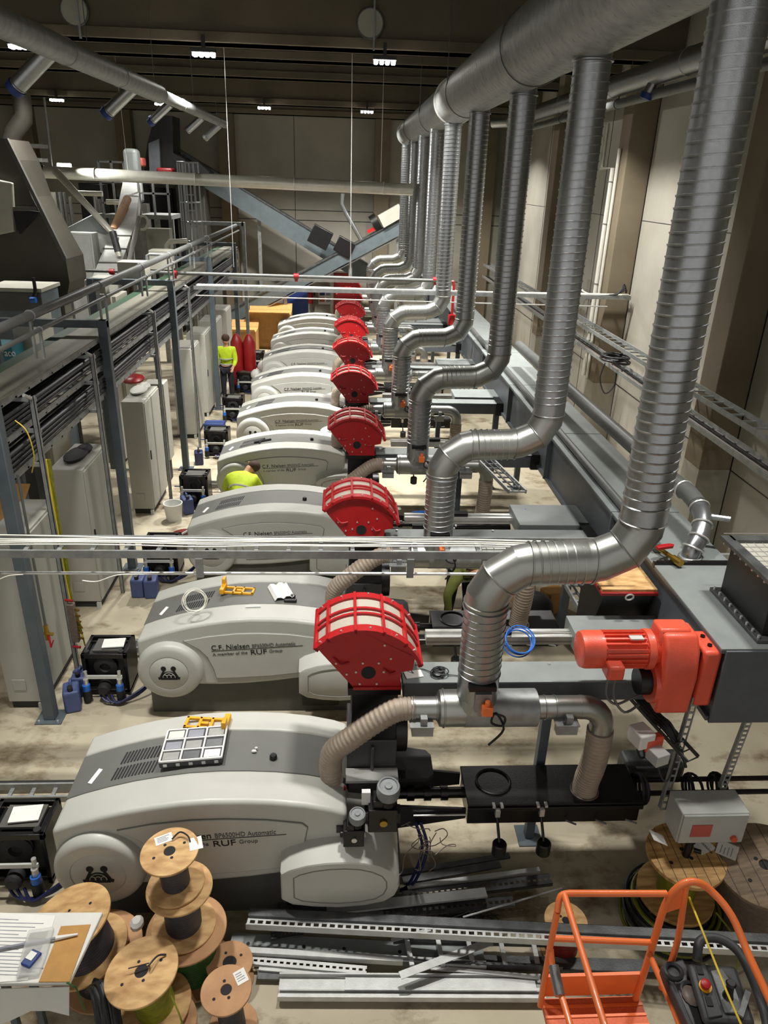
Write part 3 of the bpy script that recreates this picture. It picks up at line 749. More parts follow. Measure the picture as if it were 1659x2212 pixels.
for nm, a, bq, y, lab in (('hanger_wire', (487, 150), (505, 577), 15.8, 'thin steel wire hanging from the ceiling left of the middle'),
                          ('hanger_wire', (760, 120), (757, 592), 15.8, 'thin steel wire hanging in front of the red guards'),
                          ('hanger_wire', (255, 205), (277, 372), 20.0, 'thin steel wire hanging at the left, above the bright pipe'),
                          ('hanger_wire', (827, 250), (822, 402), 20.0, 'thin steel wire beside the end of the main duct')):
    p, q = spot(*a, y=y), spot(*bq, y=y)
    o = MB().cyl(q, V((p.x, y, 9.35)) if nm else p, 0.006 if y < 17 else 0.007, seg=6).build(nm, 'bright_steel'); tag(o, lab, 'wire')
o = MB().cyl(spot(95, 210, y=20), spot(112, 365, y=20), 0.03, seg=8).build('hanger_rod', 'galv_dull'); tag(o, 'pale steel rod hanging down at the far left above the bright pipe', 'rod')

# sprinkler pipe
t = thing('sprinkler_pipe', 'grey sprinkler pipe with red fittings crossing the middle of the hall', 'pipe', (-2, 15.8, 3.6))
MB().cyl((-6.9, 15.85, 3.66), (2.2, 15.8, 3.63), 0.035, seg=12).build('pipe', 'pipe_grey', t)
for px, py in ((242, 588), (378, 590), (640, 598), (940, 605)):
    p = spot(px, py, y=15.82)
    MB().cyl((p.x - 0.05, 15.82, 3.645), (p.x + 0.05, 15.82, 3.645), 0.055, seg=12).cyl((p.x, 15.82, 3.645), (p.x, 15.82, 3.54), 0.03, seg=10).build('red_fitting', 'ext_red' if px < 900 else 'red_paint', t)
MB().tube([(2.2, 15.8, 3.63), (2.28, 15.8, 3.62), (2.3, 15.8, 3.55), (2.3, 15.8, 2.8)], 0.028, 10).build('red_drop', 'ext_red', t)
MB().cyl((2.3, 15.8, 2.95), (2.3, 15.8, 2.75), 0.08, seg=12).build('red_fitting', 'red_paint', t)

def ladder(name, label, x0, x1, y0, y1, z, pitch=0.28, rail=(0.02, 0.07), along='x', m='galv_dull'):
    """cable ladder: two rails and its rungs"""
    t = thing(name, label, 'cable ladder', ((x0 + x1) / 2, (y0 + y1) / 2, z))
    if along == 'x':
        for y in (y0, y1): MB().box(x0, x1, y - rail[0] / 2, y + rail[0] / 2, z - rail[1], z).build('rail', m, t)
        n = int((x1 - x0) / pitch)
        for i in range(n + 1):
            x = x0 + 0.1 + i * pitch
            if x < x1: MB().box(x - 0.018, x + 0.018, y0, y1, z - rail[1] + 0.005, z - rail[1] + 0.025).build('rung', m, t)
    else:
        for x in (x0, x1): MB().box(x - rail[0] / 2, x + rail[0] / 2, y0, y1, z - rail[1], z).build('rail', m, t)
        n = min(90, int((y1 - y0) / pitch))
        for i in range(n + 1):
            y = y0 + 0.1 + i * (y1 - y0 - 0.2) / n
            MB().box(x0, x1, y - 0.018, y + 0.018, z - rail[1] + 0.005, z - rail[1] + 0.025).build('rung', m, t)
    return t
# front ladder with white cables
fl = ladder('cable_ladder', 'bright cable ladder crossing the whole hall in front of the second and third press', -3.6, 2.5, 5.62, 5.90, 2.6, 0.277, m='galv_dull')
for x in (-2.9, -1.2, 0.6, 2.2):
    MB().box(x - 0.03, x + 0.03, 5.60, 5.625, 2.35, 2.53).build('pipe_hanger', 'galv_dull', fl)
for k in range(6):
    y = 5.765 + 0.02 * k
    pts = [(x, y + random.uniform(-.012, .012), 2.575 + random.uniform(-.008, .012) + 0.006 * k) for x in [-3.6 + 0.6 * i for i in range(9)]] + [(1.6 + k * 0.13, y, 2.57)]
    o = MB().tube(smooth_path(pts, 4), 0.007, 6).build('white_cable', 'cable_white'); tag(o, 'thin white cable lying on the front cable ladder', 'cable', 'white cables on the front ladder')
o = MB().cyl((-3.6, 5.64, 2.37), (2.3, 5.66, 2.36), 0.014, seg=10).build('conduit', 'bright_steel'); tag(o, 'thin bright conduit hanging under the front cable ladder', 'pipe')
pA = [spot(178, 1254, y=5.6), spot(210, 1256, y=5.6), spot(255, 1242, y=5.6), spot(320, 1240, y=5.62), spot(400, 1236, y=5.64)]
o = MB().tube(smooth_path(pA, 5), 0.005, 6).build('loose_cable', 'cable_white'); tag(o, 'loose white cable end dangling below the front ladder, left of the coil', 'cable')
pA = [spot(-10, 1256, y=5.6), spot(18, 1244, y=5.6), spot(50, 1241, y=5.6)]
o = MB().tube(smooth_path(pA, 5), 0.005, 6).build('loose_cable', 'cable_white'); tag(o, 'loose white cable end at the left photo edge below the front ladder', 'cable')

# middle ladder across to the right wall
ml = ladder('cable_ladder', 'cable ladder crossing above the far presses to the right wall column', -2.95, 5.9, 15.35, 15.6, 3.47, 0.3, m='galv_dull')
for k in range(3):
    o = MB().tube(smooth_path([(-2.9 + i * 1.1, 15.42 + 0.05 * k + random.uniform(-.01, .01), 3.47 + random.uniform(0, .015)) for i in range(9)], 3), 0.009, 6).build('pale_cable', 'cable_white'); tag(o, 'pale cable on the middle cable ladder', 'cable', 'cables on the middle ladder')
o = MB().cyl((-2.9, 15.25, 3.3), (5.4, 15.25, 3.27), 0.012, seg=8).build('conduit', 'bright_steel'); tag(o, 'thin bright conduit just below the middle cable ladder', 'pipe')
b = MB()
for k in range(4): b.tube(smooth_path([(5.3, 15.45, 3.46), (5.6, 15.4 - 0.02 * k, 3.5), (5.75, 15.3 + 0.05 * k, 3.6 + 0.03 * k), (5.82, 15.45, 3.52)], 5), 0.014, 6)
o = b.build('cable_tail', 'rubber'); tag(o, 'curled black cable tails at the wall end of the middle cable ladder', 'cable')
o = ladder('cable_ladder', 'far cable ladder crossing before the back wall, behind the sloping conveyors', -3.3, 2.4, 21.6, 21.85, 2.9, 0.4, m='bright_steel')

# wall ladders
for z, lab in ((2.83, 'upper cable ladder along the right wall'), (2.42, 'lower cable ladder along the right wall, carrying dark cables')):
    ladder('cable_ladder', lab, 5.1, 5.38, 2.0, 28, z, 0.3, along='y')
for k in range(3):
    o = MB().tube([(5.17 + 0.06 * k, y, 2.385 + random.uniform(0, .012)) for y in range(2, 29, 2)], 0.017, 6).build('wall_cable', 'cable_black' if k else 'cable_taupe'); tag(o, 'dark cable on the lower wall ladder', 'cable', 'cables on the wall ladder')
b = MB()
for k in range(6): b.ring((5.12 + random.uniform(-.02, .02), 13.6, 2.52 + 0.02 * k), 0.26 + random.uniform(-.03, .03), 0.014, (random.uniform(-.15, .15), 0, 1), 24, 6)
o = b.build('cable_coil', 'cable_black'); tag(o, 'coil of black cable on the lower wall ladder', 'cable coil')
o = MB().tube(smooth_path([(4.9, 13.5, 2.5), (4.85, 13.5, 2.2), (4.95, 13.4, 1.95), (5.1, 13.4, 2.1), (5.1, 13.4, 2.4)], 5), 0.012, 6).build('cable_loop', 'cable_black'); tag(o, 'thin cable loop hanging below the black wall coil', 'cable')

# ------------------------------------------------------------------ lamps
n = 0
LX = (-8.4, -5.38, -2.37, 0.69, 3.72)
seen = {(14.7, -5.38): 'four-module ceiling lamp at the far upper left', (14.7, -2.37): 'four-module ceiling lamp left of the hall middle', (14.7, 0.69): 'four-module ceiling lamp nearest to the main duct',
        (25.15, -8.4): 'far-row ceiling lamp at the left end', (25.15, -5.38): 'far-row ceiling lamp, second from the left, beside the branch duct', (25.15, -2.37): 'far-row ceiling lamp, third from the left', (25.15, 0.69): 'far-row ceiling lamp beside the main duct end'}
for y in (5.4, 14.7, 25.15):
    for x in LX:
        if (y, x) in seen:
            t = thing('ceiling_lamp', seen[(y, x)], 'lamp', (x, y, 7.3), 'ceiling lamps')
            MB().box(x - 0.2, x + 0.2, y - 0.09, y + 0.09, 7.36, 7.42).box(x - 0.03, x + 0.03, y - 0.03, y + 0.03, 7.42, 7.62).build('lamp_case', 'lamp_case', t)
            for i in range(4):
                cx = x - 0.15 + 0.1 * i
                MB().box(cx - 0.034, cx + 0.034, y - 0.08, y + 0.08, 7.3, 7.36).build('led_module', 'led', t, bevel=0.015)
        ld = bpy.data.lights.new('lamp_light', 'AREA')
        ld.shape = 'RECTANGLE'; ld.size = 0.5; ld.size_y = 0.22
        ld.energy = LAMP_W * {5.4: 0.40, 14.7: 1.3, 25.15: 1.3}[y] * (0.9 if x > 3 and y > 10 else 0.75 if x > 3 else (0.32 if x < -5 else 1))
        ld.spread = math.radians(104 if y < 10 else 128)
        ld.color = (1.0, 0.975, 0.925)
        lo = bpy.data.objects.new('lamp_light', ld); C.objects.link(lo)
        lo.location = (x, y, 7.28)
# ------------------------------------------------------------------ trough conveyor along the right side
TX0, TX1, TY0, TY1, TZ0, TZ1 = 2.86, 3.5, 4.42, 28.5, 1.77, 2.4
t = thing('trough_conveyor', 'long grey trough conveyor running along the right side under a pale lid', 'conveyor', (3.2, 16, TZ0))
secs = [TY0, 6.9, 9.5, 12.1, 14.7, 17.3, 19.9, 22.5, 25.1, TY1]
for a, b_ in zip(secs, secs[1:]):
    s = MB().box(TX0, TX0 + 0.02, a, b_ - 0.01, TZ0, TZ1).box(TX1 - 0.02, TX1, a, b_ - 0.01, TZ0, TZ1).box(TX0, TX1, a, b_ - 0.01, TZ0, TZ0 + 0.02)
    s.box(TX0 - 0.05, TX0, a, b_ - 0.01, TZ1 - 0.02, TZ1).box(TX0 - 0.04, TX0, a, b_ - 0.01, TZ0 - 0.01, TZ0 + 0.03)
    s.box(TX0 - 0.06, TX0, b_ - 0.06, b_ - 0.02, TZ0, TZ1)
    s.build('trough_section', 'trough_grey', t, smooth=False)
    MB().box(TX0 - 0.05, TX1 + 0.04, a + 0.004, b_ - 0.016, TZ1, TZ1 + 0.018).build('lid', 'trough_lid', t, smooth=False, bevel=0.003)
MB().box(TX0 - 0.02, TX1 + 0.02, TY0 - 0.02, TY0, TZ0 - 0.02, TZ1 + 0.01).build('end_plate', 'trough_grey', t, bevel=0.004)
MB().box(TX0 - 0.055, TX0 - 0.02, 5.72, 5.76, TZ1 - 0.01, TZ1 + 0.04).box(TX0 - 0.02, TX1, 5.72, 5.76, TZ1 + 0.016, TZ1 + 0.05).build('lid_joint', 'black_steel', t)
for y in (8.2, 13.4, 18.6, 23.8):
    for x in (TX0 + 0.06, TX1 - 0.06):
        MB().box(x - 0.05, x + 0.05, y - 0.05, y + 0.05, 0, TZ0).box(x - 0.1, x + 0.1, y - 0.1, y + 0.1, 0, 0.012).build('leg', 'post_paint', t, bevel=0.006)
b = MB().beam((TX0 - 0.022, 4.62, 1.98), (TX0 - 0.022, 4.70, 2.05), 0.02, 0.004)
b.beam((TX0 - 0.022, 4.66, 2.07), (TX0 - 0.022, 4.62, 2.1), 0.02, 0.004).build('warning_sticker', 'warn', t, smooth=False)
# small pipe along its lid, with the red valve
t = thing('air_pipe', 'thin grey pipe with red-handled valve lying on the trough lid', 'pipe', (2.95, 10, 2.42))
MB().cyl((2.93, 5.95, 2.47), (2.93, 20, 2.47), 0.045, seg=14).build('pipe', 'pipe_grey', t)
MB().cyl((2.93, 5.95, 2.47), (3.0, 5.72, 2.47), 0.022, seg=10).cyl((2.985, 5.76, 2.47), (3.02, 5.66, 2.47), 0.035, seg=10).build('valve_body', 'brass', t)
MB().prism([(-0.1, -0.02), (0.06, -0.025), (0.09, 0.0), (0.06, 0.03), (-0.04, 0.035), (-0.1, 0.02)], 'z', 0, 0.03, Matrix.Translation((2.94, 5.84, 2.53)) @ Matrix.Rotation(0.3, 4, 'Z')).build('valve_handle', 'red_paint', t, bevel=0.006)
# elbowed pipe feeding the trough
t = thing('dust_pipe', 'pale clamped pipe bending down into the trough lid near the red-handled valve', 'pipe', (3.3, 9, 2.42))
P = smooth_path([(3.24, 13.5, 2.8), (3.30, 9.6, 2.8), (3.36, 6.9, 2.8), (3.38, 6.45, 2.8), (3.36, 6.12, 2.74), (3.28, 5.93, 2.62), (3.2, 5.86, 2.5), (3.19, 5.85, 2.42)], 6)
MB().tube(P[:22], 0.085, 18).build('pipe', 'pipe_grey', t)
q = MB().tube(P[20:], 0.082, 18).build('elbow', 'galv', t)
for i in (14, 22, 27, 31, 35, 40): MB().ring(P[min(i, len(P) - 1)], 0.09, 0.01, P[min(i, len(P) - 2) + 1] - P[min(i, len(P) - 2)], 18).build('hose_clamp', 'bright_steel', t)
MB().ring((3.19, 5.85, 2.43), 0.095, 0.015, (0, 0, 1), 18).build('base_clamp', 'galv_smooth', t)
MB().cyl((3.36, 6.1, 2.74), (3.58, 6.02, 2.74), 0.028, seg=10).build('side_nozzle', 'galv', t)
# black feed hopper on the trough
t = thing('feed_hopper', 'black square hopper with bolted flange and wire mesh on top of the trough', 'hopper', (3.5, 5.0, 2.42))
hx0, hx1, hy0, hy1 = 3.17, 3.78, 4.55, 5.22
MB().box(hx0, hx1, hy0, hy1, 2.45, 2.9).build('body', 'black', t, bevel=0.006)
MB().box(hx0 - 0.06, hx1 + 0.05, hy0 - 0.06, hy1 + 0.06, 2.42, 2.45).build('lower_flange', 'dark_steel', t, bevel=0.003)
b = MB().box(hx0 - 0.07, hx0 + 0.02, hy0 - 0.07, hy1 + 0.07, 2.9, 2.93).box(hx1 - 0.02, hx1 + 0.07, hy0 - 0.07, hy1 + 0.07, 2.9, 2.93).box(hx0, hx1, hy1 - 0.02, hy1 + 0.07, 2.9, 2.93).box(hx0, hx1, hy0 - 0.07, hy0 + 0.02, 2.9, 2.93)
b.build('upper_flange', 'dark_steel', t)
b = MB()
for i in range(8): b.cyl((hx0 + 0.07 * i + 0.03, hy0, 2.905), (hx0 + 0.07 * i + 0.03, hy1, 2.905), 0.003, seg=5)
for i in range(11): b.cyl((hx0, hy0 + 0.08 * i + 0.02, 2.908), (hx1, hy0 + 0.08 * i + 0.02, 2.908), 0.003, seg=5)
b.build('wire_mesh', 'bright_steel', t)
MB().box(hx0 + 0.02, hx1 - 0.02, hy0 + 0.02, hy1 - 0.02, 2.885, 2.902).build('dust_sheet', 'pale_panel', t)
for i in range(9):
    y = hy0 - 0.03 + i * 0.09
    MB().cyl((hx0 - 0.04, y, 2.45), (hx0 - 0.04, y, 2.475), 0.011, seg=6).build('bolt', 'bright_steel', t)
    MB().cyl((hx0 - 0.05, y, 2.9), (hx0 - 0.05, y, 2.875), 0.01, seg=6).build('bolt', 'bright_steel', t)
o = MB().box(3.62, 6.0, 6.6, 6.64, 2.02, 2.07).build('wall_rail', 'bright_steel'); tag(o, 'bright steel rail from the trough to the right wall behind the black hopper', 'rail')

# red gear motor on the trough end
t = thing('gear_motor', 'orange-red gear motor bolted to the near end of the trough', 'motor', (2.4, 4.62, 1.85))
my, mz = 4.60, 2.30
b = MB().lathe([(0.10, 1.80), (0.135, 1.81), (0.145, 1.84), (0.145, 1.97)], (0, my, mz), (1, 0, 0), 28).build('fan_cowl', 'motor_red', t)
b = MB().cyl((1.97, my, mz), (2.30, my, mz), 0.125, seg=28)
for i in range(22):
    a = 2 * PI * i / 22
    d = V((0, math.cos(a), math.sin(a)))
    b.beam(V((1.98, my, mz)) + d * 0.133, V((2.29, my, mz)) + d * 0.133, 0.006, 0.028, up=d)
b.build('finned_body', 'motor_red', t)
MB().lathe([(0.15, 2.30), (0.155, 2.31), (0.155, 2.35), (0.12, 2.37), (0.11, 2.42)], (0, my, mz), (1, 0, 0), 28).build('motor_flange', 'motor_red', t)
MB().box(1.96, 2.09, my - 0.24, my - 0.10, mz - 0.12, mz - 0.0).build('terminal_box', 'motor_red', t, bevel=0.02)
MB().box(2.16, 2.26, my - 0.075, my - 0.01, mz + 0.128, mz + 0.14).build('name_plate', 'plate_grey', t)
b = MB().prism([(my - 0.20, mz - 0.46), (my + 0.12, mz - 0.46), (my + 0.16, mz - 0.3), (my + 0.16, mz + 0.12), (my + 0.08, mz + 0.19), (my - 0.1, mz + 0.19), (my - 0.18, mz + 0.08), (my - 0.22, mz - 0.12)], 'x', 2.40, 2.66)
b.build('gear_case', 'motor_red', t, bevel=0.025, segs=3)
MB().prism([(my - 0.10, mz - 0.02), (my + 0.12, mz - 0.02), (my + 0.1, mz + 0.21), (my - 0.06, mz + 0.21)], 'x', 2.38, 2.62).build('gear_case', 'motor_red', t, bevel=0.02)
b = MB().lathe([(0.17, 2.37), (0.175, 2.40), (0.175, 2.43)], (0, my - 0.04, mz - 0.26), (1, 0, 0), 28).build('gear_flange', 'motor_red', t)
MB().cyl((2.28, my - 0.05, mz - 0.26), (2.39, my - 0.05, mz - 0.26), 0.105, seg=24).build('shaft_cover', 'black', t)
b = MB().box(2.66, 2.70, my - 0.12, my + 0.1, mz - 0.36, mz + 0.05).build('spacer', 'black', t)
MB().box(2.70, 2.84, my - 0.17, my + 0.14, mz - 0.42, mz + 0.08).build('mount_flange', 'motor_red', t, bevel=0.03, segs=3)
for dy in (-0.08, 0.04): MB().cyl((2.77, my + dy, mz + 0.08), (2.77, my + dy, mz + 0.095), 0.018, seg=10).build('bolt', 'black_steel', t)
MB().tube(smooth_path([(2.0, my - 0.17, mz - 0.1), (2.0, my - 0.18, mz - 0.28), (2.08, my - 0.2, mz - 0.36), (2.22, my - 0.16, mz - 0.33), (2.33, my - 0.1, mz - 0.34)], 5), 0.01, 6).build('supply_cable', 'pipe_grey', t)
MB().tube(smooth_path([(2.05, my - 0.17, mz - 0.1), (2.06, my - 0.18, mz - 0.3), (2.15, my - 0.22, mz - 0.42), (2.28, my - 0.16, mz - 0.40)], 5), 0.01, 6).build('supply_cable', 'pipe_grey', t)

# control box hung under the trough end on two slotted struts
t = thing('control_box', 'pale grey control box with red label hung on slotted struts below the trough end', 'box', (2.9, 4.2, 0.86))
MB().box(2.61, 3.14, 4.06, 4.30, 0.87, 1.17).build('box_body', 'box_grey', t, bevel=0.01)
MB().box(2.62, 3.13, 4.045, 4.06, 0.88, 1.16).build('box_lid', 'box_grey', t, bevel=0.004)
MB().box(2.70, 2.86, 4.04, 4.046, 0.95, 1.07).build('label_plate', 'label_red', t)
MB().cyl((3.05, 4.045, 0.93), (3.05, 4.02, 0.93), 0.025, seg=14).build('red_button', 'motor_red', t)
for (a, c_) in (((2.72, 4.45, 1.95), (2.60, 4.32, 0.95)), ((3.2, 4.45, 1.76), (3.06, 4.33, 1.15))):
    a, c_ = V(a), V(c_)
    b = MB(); n = 16
    b.beam(a + V((-0.02, 0, 0)), c_ + V((-0.02, 0, 0)), 0.008, 0.012).beam(a + V((0.022, 0, 0)), c_ + V((0.022, 0, 0)), 0.008, 0.012)
    for i in range(n + 1):
        p = a.lerp(c_, i / n); b.cbox(p, (0.045, 0.006, 0.018))
    b.beam(a + V((-0.024, 0.02, 0)), c_ + V((-0.024, 0.02, 0)), 0.04, 0.005, up=(1, 0, 0))
    b.build('slotted_strut', 'galv_dull', t)

# sloping wire tray with black cables and small junction boxes
a, c_ = V(spot(1318, 1445, y=5.05)), V(spot(1497, 1640, y=4.25))
t = thing('cable_tray', 'sloping wire tray full of black cables under the gear motor', 'cable tray', c_)
sd = V((0.75, 0.35, 0)).normalized() * 0.06
b = MB().beam(a + sd, c_ + sd, 0.012, 0.03).beam(a - sd, c_ - sd, 0.012, 0.03)
for i in range(13):
    p = a.lerp(c_, i / 12); b.beam(p - sd, p + sd, 0.008, 0.008)
b.build('tray', 'dark_steel', t)
for k in range(5):
    off = sd * (-0.7 + 0.33 * k) + V((0, 0, 0.02))
    P = [a.lerp(c_, u) + off + V((random.uniform(-.01, .01), 0, random.uniform(0, .02))) for u in (0, .15, .3, .45, .6, .72)] + [c_ + off + V((0, 0.1, -0.05 - 0.04 * k))]
    o = MB().tube(smooth_path(P, 4), 0.012, 6).build('tray_cable', 'cable_black'); tag(o, 'black cable in the sloping wire tray under the gear motor', 'cable', 'cables in the sloping tray')
p = spot(1385, 1590, y=4.35)
t = thing('junction_box', 'small white junction box left of the sloping wire tray', 'box', p)
MB().cbox(p, (0.14, 0.16, 0.13), 0.3).build('box_body', 'white_plastic', t, bevel=0.012)
b = MB()
for k in range(3): b.tube(smooth_path([p + V((-0.04 + .05 * k, -0.05, -0.06)), p + V((0.0 + .04 * k, -0.06, -0.16)), p + V((0.08 + .03 * k, -0.02, -0.17))], 4), 0.009, 6)
b.build('cable_gland', 'rubber', t)
for k, (dx, m_, lab) in enumerate(((0, 'white_plastic', 'grey and orange switch box hanging below the white junction box'),)):
    p = spot(1420, 1632, y=4.25)
    t = thing('switch_box', lab, 'box', p)
    MB().cbox(p, (0.12, 0.13, 0.10), 0.35).build('box_body', 'box_grey', t, bevel=0.006)
    MB().cbox(p + V((-0.02, 0.08, 0.06)), (0.16, 0.07, 0.10), 0.35).build('back_body', 'motor_red', t, bevel=0.006)
    MB().tube(smooth_path([p + V((0, 0, -0.04)), p + V((0.06, -0.02, -0.2)), p + V((0.12, -0.02, -0.22)), p + V((0.16, 0.02, 0.0))], 5), 0.008, 6).build('cable_loop', 'cable_black', t)

# ------------------------------------------------------------------ per press: screw feeder, rail profile and cooling box
def make_feeder(F):
    t = thing('screw_feeder', '-', 'feeder', (1.6, F + 0.65, 1.74))
    MB().box(0.5, 2.74, F + 0.53, F + 0.76, 1.74, 1.92).box(0.48, 2.1, F + 0.51, F + 0.78, 1.915, 1.93).build('casing', 'trough_grey', t, bevel=0.004)
    MB().box(0.49, 2.74, F + 0.51, F + 0.78, 1.93, 1.937).build('lid', 'trough_lid', t)
    MB().box(2.04, 2.86, F + 0.88, F + 1.46, 1.78, 1.95).build('inlet_box', 'trough_lid', t, bevel=0.004)
    MB().box(2.74, 2.86, F + 0.5, F + 0.95, 1.72, 1.95).build('throat', 'black', t)
    for x in (0.62, 1.15, 1.7):
        MB().cyl((x, F + 0.74, 1.937), (x, F + 0.74, 1.95), 0.012, seg=8).build('bolt', 'bright_steel', t)
    return t
def make_rail(F):
    t = thing('rail_profile', '-', 'rail', (1.6, F + 1.28, 1.80))
    b = MB().box(0.75, 2.1, F + 1.22, F + 1.26, 1.80, 1.88).box(0.75, 2.1, F + 1.31, F + 1.35, 1.80, 1.88).box(0.75, 2.1, F + 1.22, F + 1.35, 1.82, 1.84)
    b.build('profile', 'bright_steel', t)
    MB().box(1.15, 1.5, F + 1.24, F + 1.33, 1.885, 1.92).build('cylinder', 'black_steel', t)
    MB().cyl((1.5, F + 1.28, 1.90), (2.08, F + 1.28, 1.88), 0.008, seg=6).build('rod', 'bright_steel', t)
    return t
def make_cooler(F):
    y0, y1 = F + 0.22, F + 0.66
    t = thing('cooling_box', '-', 'cooling box', (1.75, F + 0.44, 0))
    MB().box(1.04, 2.46, y0 + 0.02, y1 - 0.02, 0.73, 0.92).build('box_body', 'black_steel', t, bevel=0.006)
    MB().box(1.03, 2.47, y0, y1, 0.92, 0.95).box(1.03, 2.47, y0 - 0.015, y0, 0.89, 0.93).build('box_lid', 'black_steel', t, bevel=0.005)
    MB().ring((1.28, F + 0.47, 0.955), 0.14, 0.012, seg=32).build('port_ring', 'black', t)
    MB().ring((2.02, F + 0.36, 0.955), 0.11, 0.008, seg=28).build('hose_flange', 'cable_taupe', t)
    for x in (1.27, 1.63):
        b = MB().box(x - 0.045, x - 0.02, y0 - 0.03, y0 + 0.02, 0.94, 0.962).box(x + 0.02, x + 0.045, y0 - 0.03, y0 + 0.02, 0.94, 0.962).box(x - 0.02, x + 0.02, y0 - 0.045, y0, 0.86, 0.93)
        lt = b.build('latch', 'bright_steel', t, bevel=0.003)
        MB().cyl((x, y0 - 0.03, 0.85), (x + 0.01, y0 - 0.14, 0.70), 0.012, seg=8).build('weight_arm', 'black_steel', lt)
        MB().lathe([(0.05, 0), (0.058, 0.01), (0.058, 0.11), (0.05, 0.12)], (x + 0.012, y0 - 0.15, 0.58), (0, 0, 1), 18).build('weight', 'black', lt)
    for x in (1.85, 2.1, 2.35):
        MB().cyl((x, y0 - 0.0, 0.77), (x + 0.06, y0 - 0.07, 0.80), 0.008, seg=6).build('lever', 'galv_dull', t)
    return t
NTH = ('nearest', 'second', 'third', 'fourth', 'fifth', 'sixth', 'seventh', 'eighth', 'farthest')
fd, ra, co = make_feeder(FS[0]), make_rail(FS[0]), make_cooler(FS[0])
FL = ['grey screw feeder behind the tee of the nearest exhaust duct', 'grey screw feeder at the foot of the second exhaust duct'] + ['grey screw feeder beside the red guard of the %s press' % n_ for n_ in NTH[2:7]]
RLb = ['bright steel rail profile beside the blue hose ring', 'bright steel rail profile right of the second exhaust duct foot'] + ['bright steel rail profile behind the feeder of the %s press' % n_ for n_ in NTH[2:7]]
CL = ['long black cooling box right of the nearest press, two round weights hanging from it', 'black cooling box right of the second press, half hidden behind the nearest duct'] + ['black cooling box right of the %s press' % n_ for n_ in NTH[2:7]]
fd['label'] = FL[0]; ra['label'] = RLb[0]; co['label'] = CL[0]
fd['group'] = 'screw feeders'; ra['group'] = 'rail profiles'; co['group'] = 'cooling boxes of the presses'
for k in range(1, 7):
    F = FS[k]
    dup(fd, (1.6, F + 0.65, 1.74), FL[k]); dup(ra, (1.6, F + 1.28, 1.80), RLb[k]); dup(co, (1.75, F + 0.44, 0), CL[k])
# duct support stands
for k in range(4):
    F = FS[k]
    t = thing('support_stand', 'grey painted stand under the outlet elbow of the %s exhaust duct' % NTH[k], 'stand', (1.75, F + 0.42, 0), 'duct support stands')
    MB().box(1.71, 1.79, F + 0.72, F + 0.80, 0.012, 1.70).box(1.72, 1.78, F + 0.3, F + 0.8, 1.70, 1.76).build('post', 'post_paint', t, bevel=0.006)
    MB().box(1.64, 1.86, F + 0.64, F + 0.88, 0, 0.012).build('base_plate', 'post_paint', t)
# black outlet pipes on the right of the near cooling box
for dy, z, lab in ((0.37, 0.9, 'front black outlet pipe right of the near cooling box'), (0.52, 0.9, 'rear black outlet pipe right of the near cooling box')):
    o = MB().cyl((2.47, FS[0] + dy, z), (5.2, FS[0] + dy, z), 0.022, seg=12).build('outlet_pipe', 'black_steel'); tag(o, lab, 'pipe')
t = thing('outlet_chute', 'grey rounded chute behind the near outlet pipes, left of the control box', 'chute', (2.7, FS[0] + 0.6, 0.7))
MB().box(2.48, 3.0, FS[0] + 0.62, FS[0] + 0.85, 0.75, 0.95).build('chute_body', 'dark_steel', t, bevel=0.03)
MB().box(2.48, 2.55, FS[0] + 0.55, FS[0] + 0.63, 0.8, 0.95).build('bracket', 'black', t)
for k, x in enumerate((2.52, 2.95, 3.18)):
    b = MB()
    for j in range(4): b.ring((x + 0.012 * j, FS[0] + 0.44, 0.88), 0.11 + random.uniform(-.015, .015), 0.012, (1, random.uniform(-.3, .3), random.uniform(-.2, .2)), 18, 6)
    o = b.build('cable_tie_loop', 'rubber'); tag(o, ('black cable loops wound on the outlet pipes beside the cooling box end', 'black cable loops on the outlet pipes behind the control box', 'black cable loops on the outlet pipes right of the control box')[k], 'cable coil')

# black chute with wooden lid left of the trough
t = thing('drop_chute', 'black chute with wooden lid and red rim beneath the nearest duct crank', 'chute', (2.55, 6.0, 1.7))
MB().prism([(5.6, 2.2), (6.2, 2.2), (6.2, 1.6), (5.85, 1.55)], 'x', 2.35, 2.8).build('chute_body', 'black', t)
MB().box(2.3, 2.82, 5.55, 6.25, 2.2, 2.23).build('rim', 'ext_red', t, bevel=0.005)
MB().box(2.31, 2.81, 5.57, 6.23, 2.23, 2.255).build('wooden_lid', 'plywood', t)
MB().ring((2.55, 5.53, 2.2), 0.035, 0.008, (0, 1, 0.3), 14).build('lifting_eye', 'bright_steel', t)
# blue hose ring and others
b = MB()
for k in range(4): b.ring(spot(1118 + 2 * k, 1390 - 3 * k, y=5.3), 0.12 + random.uniform(-.008, .008), 0.006, (random.uniform(-.1, .1), -.55, 0.8), 28, 6)
o = b.build('hose_ring', 'blue_bright'); tag(o, 'bright blue hose ring hanging on the rail profile left of the gear motor', 'hose')
b = MB()
for k in range(3): b.tube(smooth_path([(0.85, 8.0, 1.9), (1.0, 7.95, 1.91 + .01 * k), (1.15, 7.9, 1.89), (1.25, 7.95, 1.9), (1.35, 7.97, 1.9)], 4), 0.008, 6)
o = b.build('hose', 'blue_bright'); tag(o, 'bright blue hose lying on the rail profile right of the second exhaust duct', 'hose')
o = MB().tube(smooth_path([(2.2, 8.0, 1.95), (2.3, 7.9, 1.85), (2.32, 7.7, 1.6), (2.3, 7.6, 1.45)], 5), 0.01, 6).build('hose', 'blue_bright'); tag(o, 'bright blue hose dropping to the white box beside the trough', 'hose')
p = V((2.3, 7.55, 1.36))
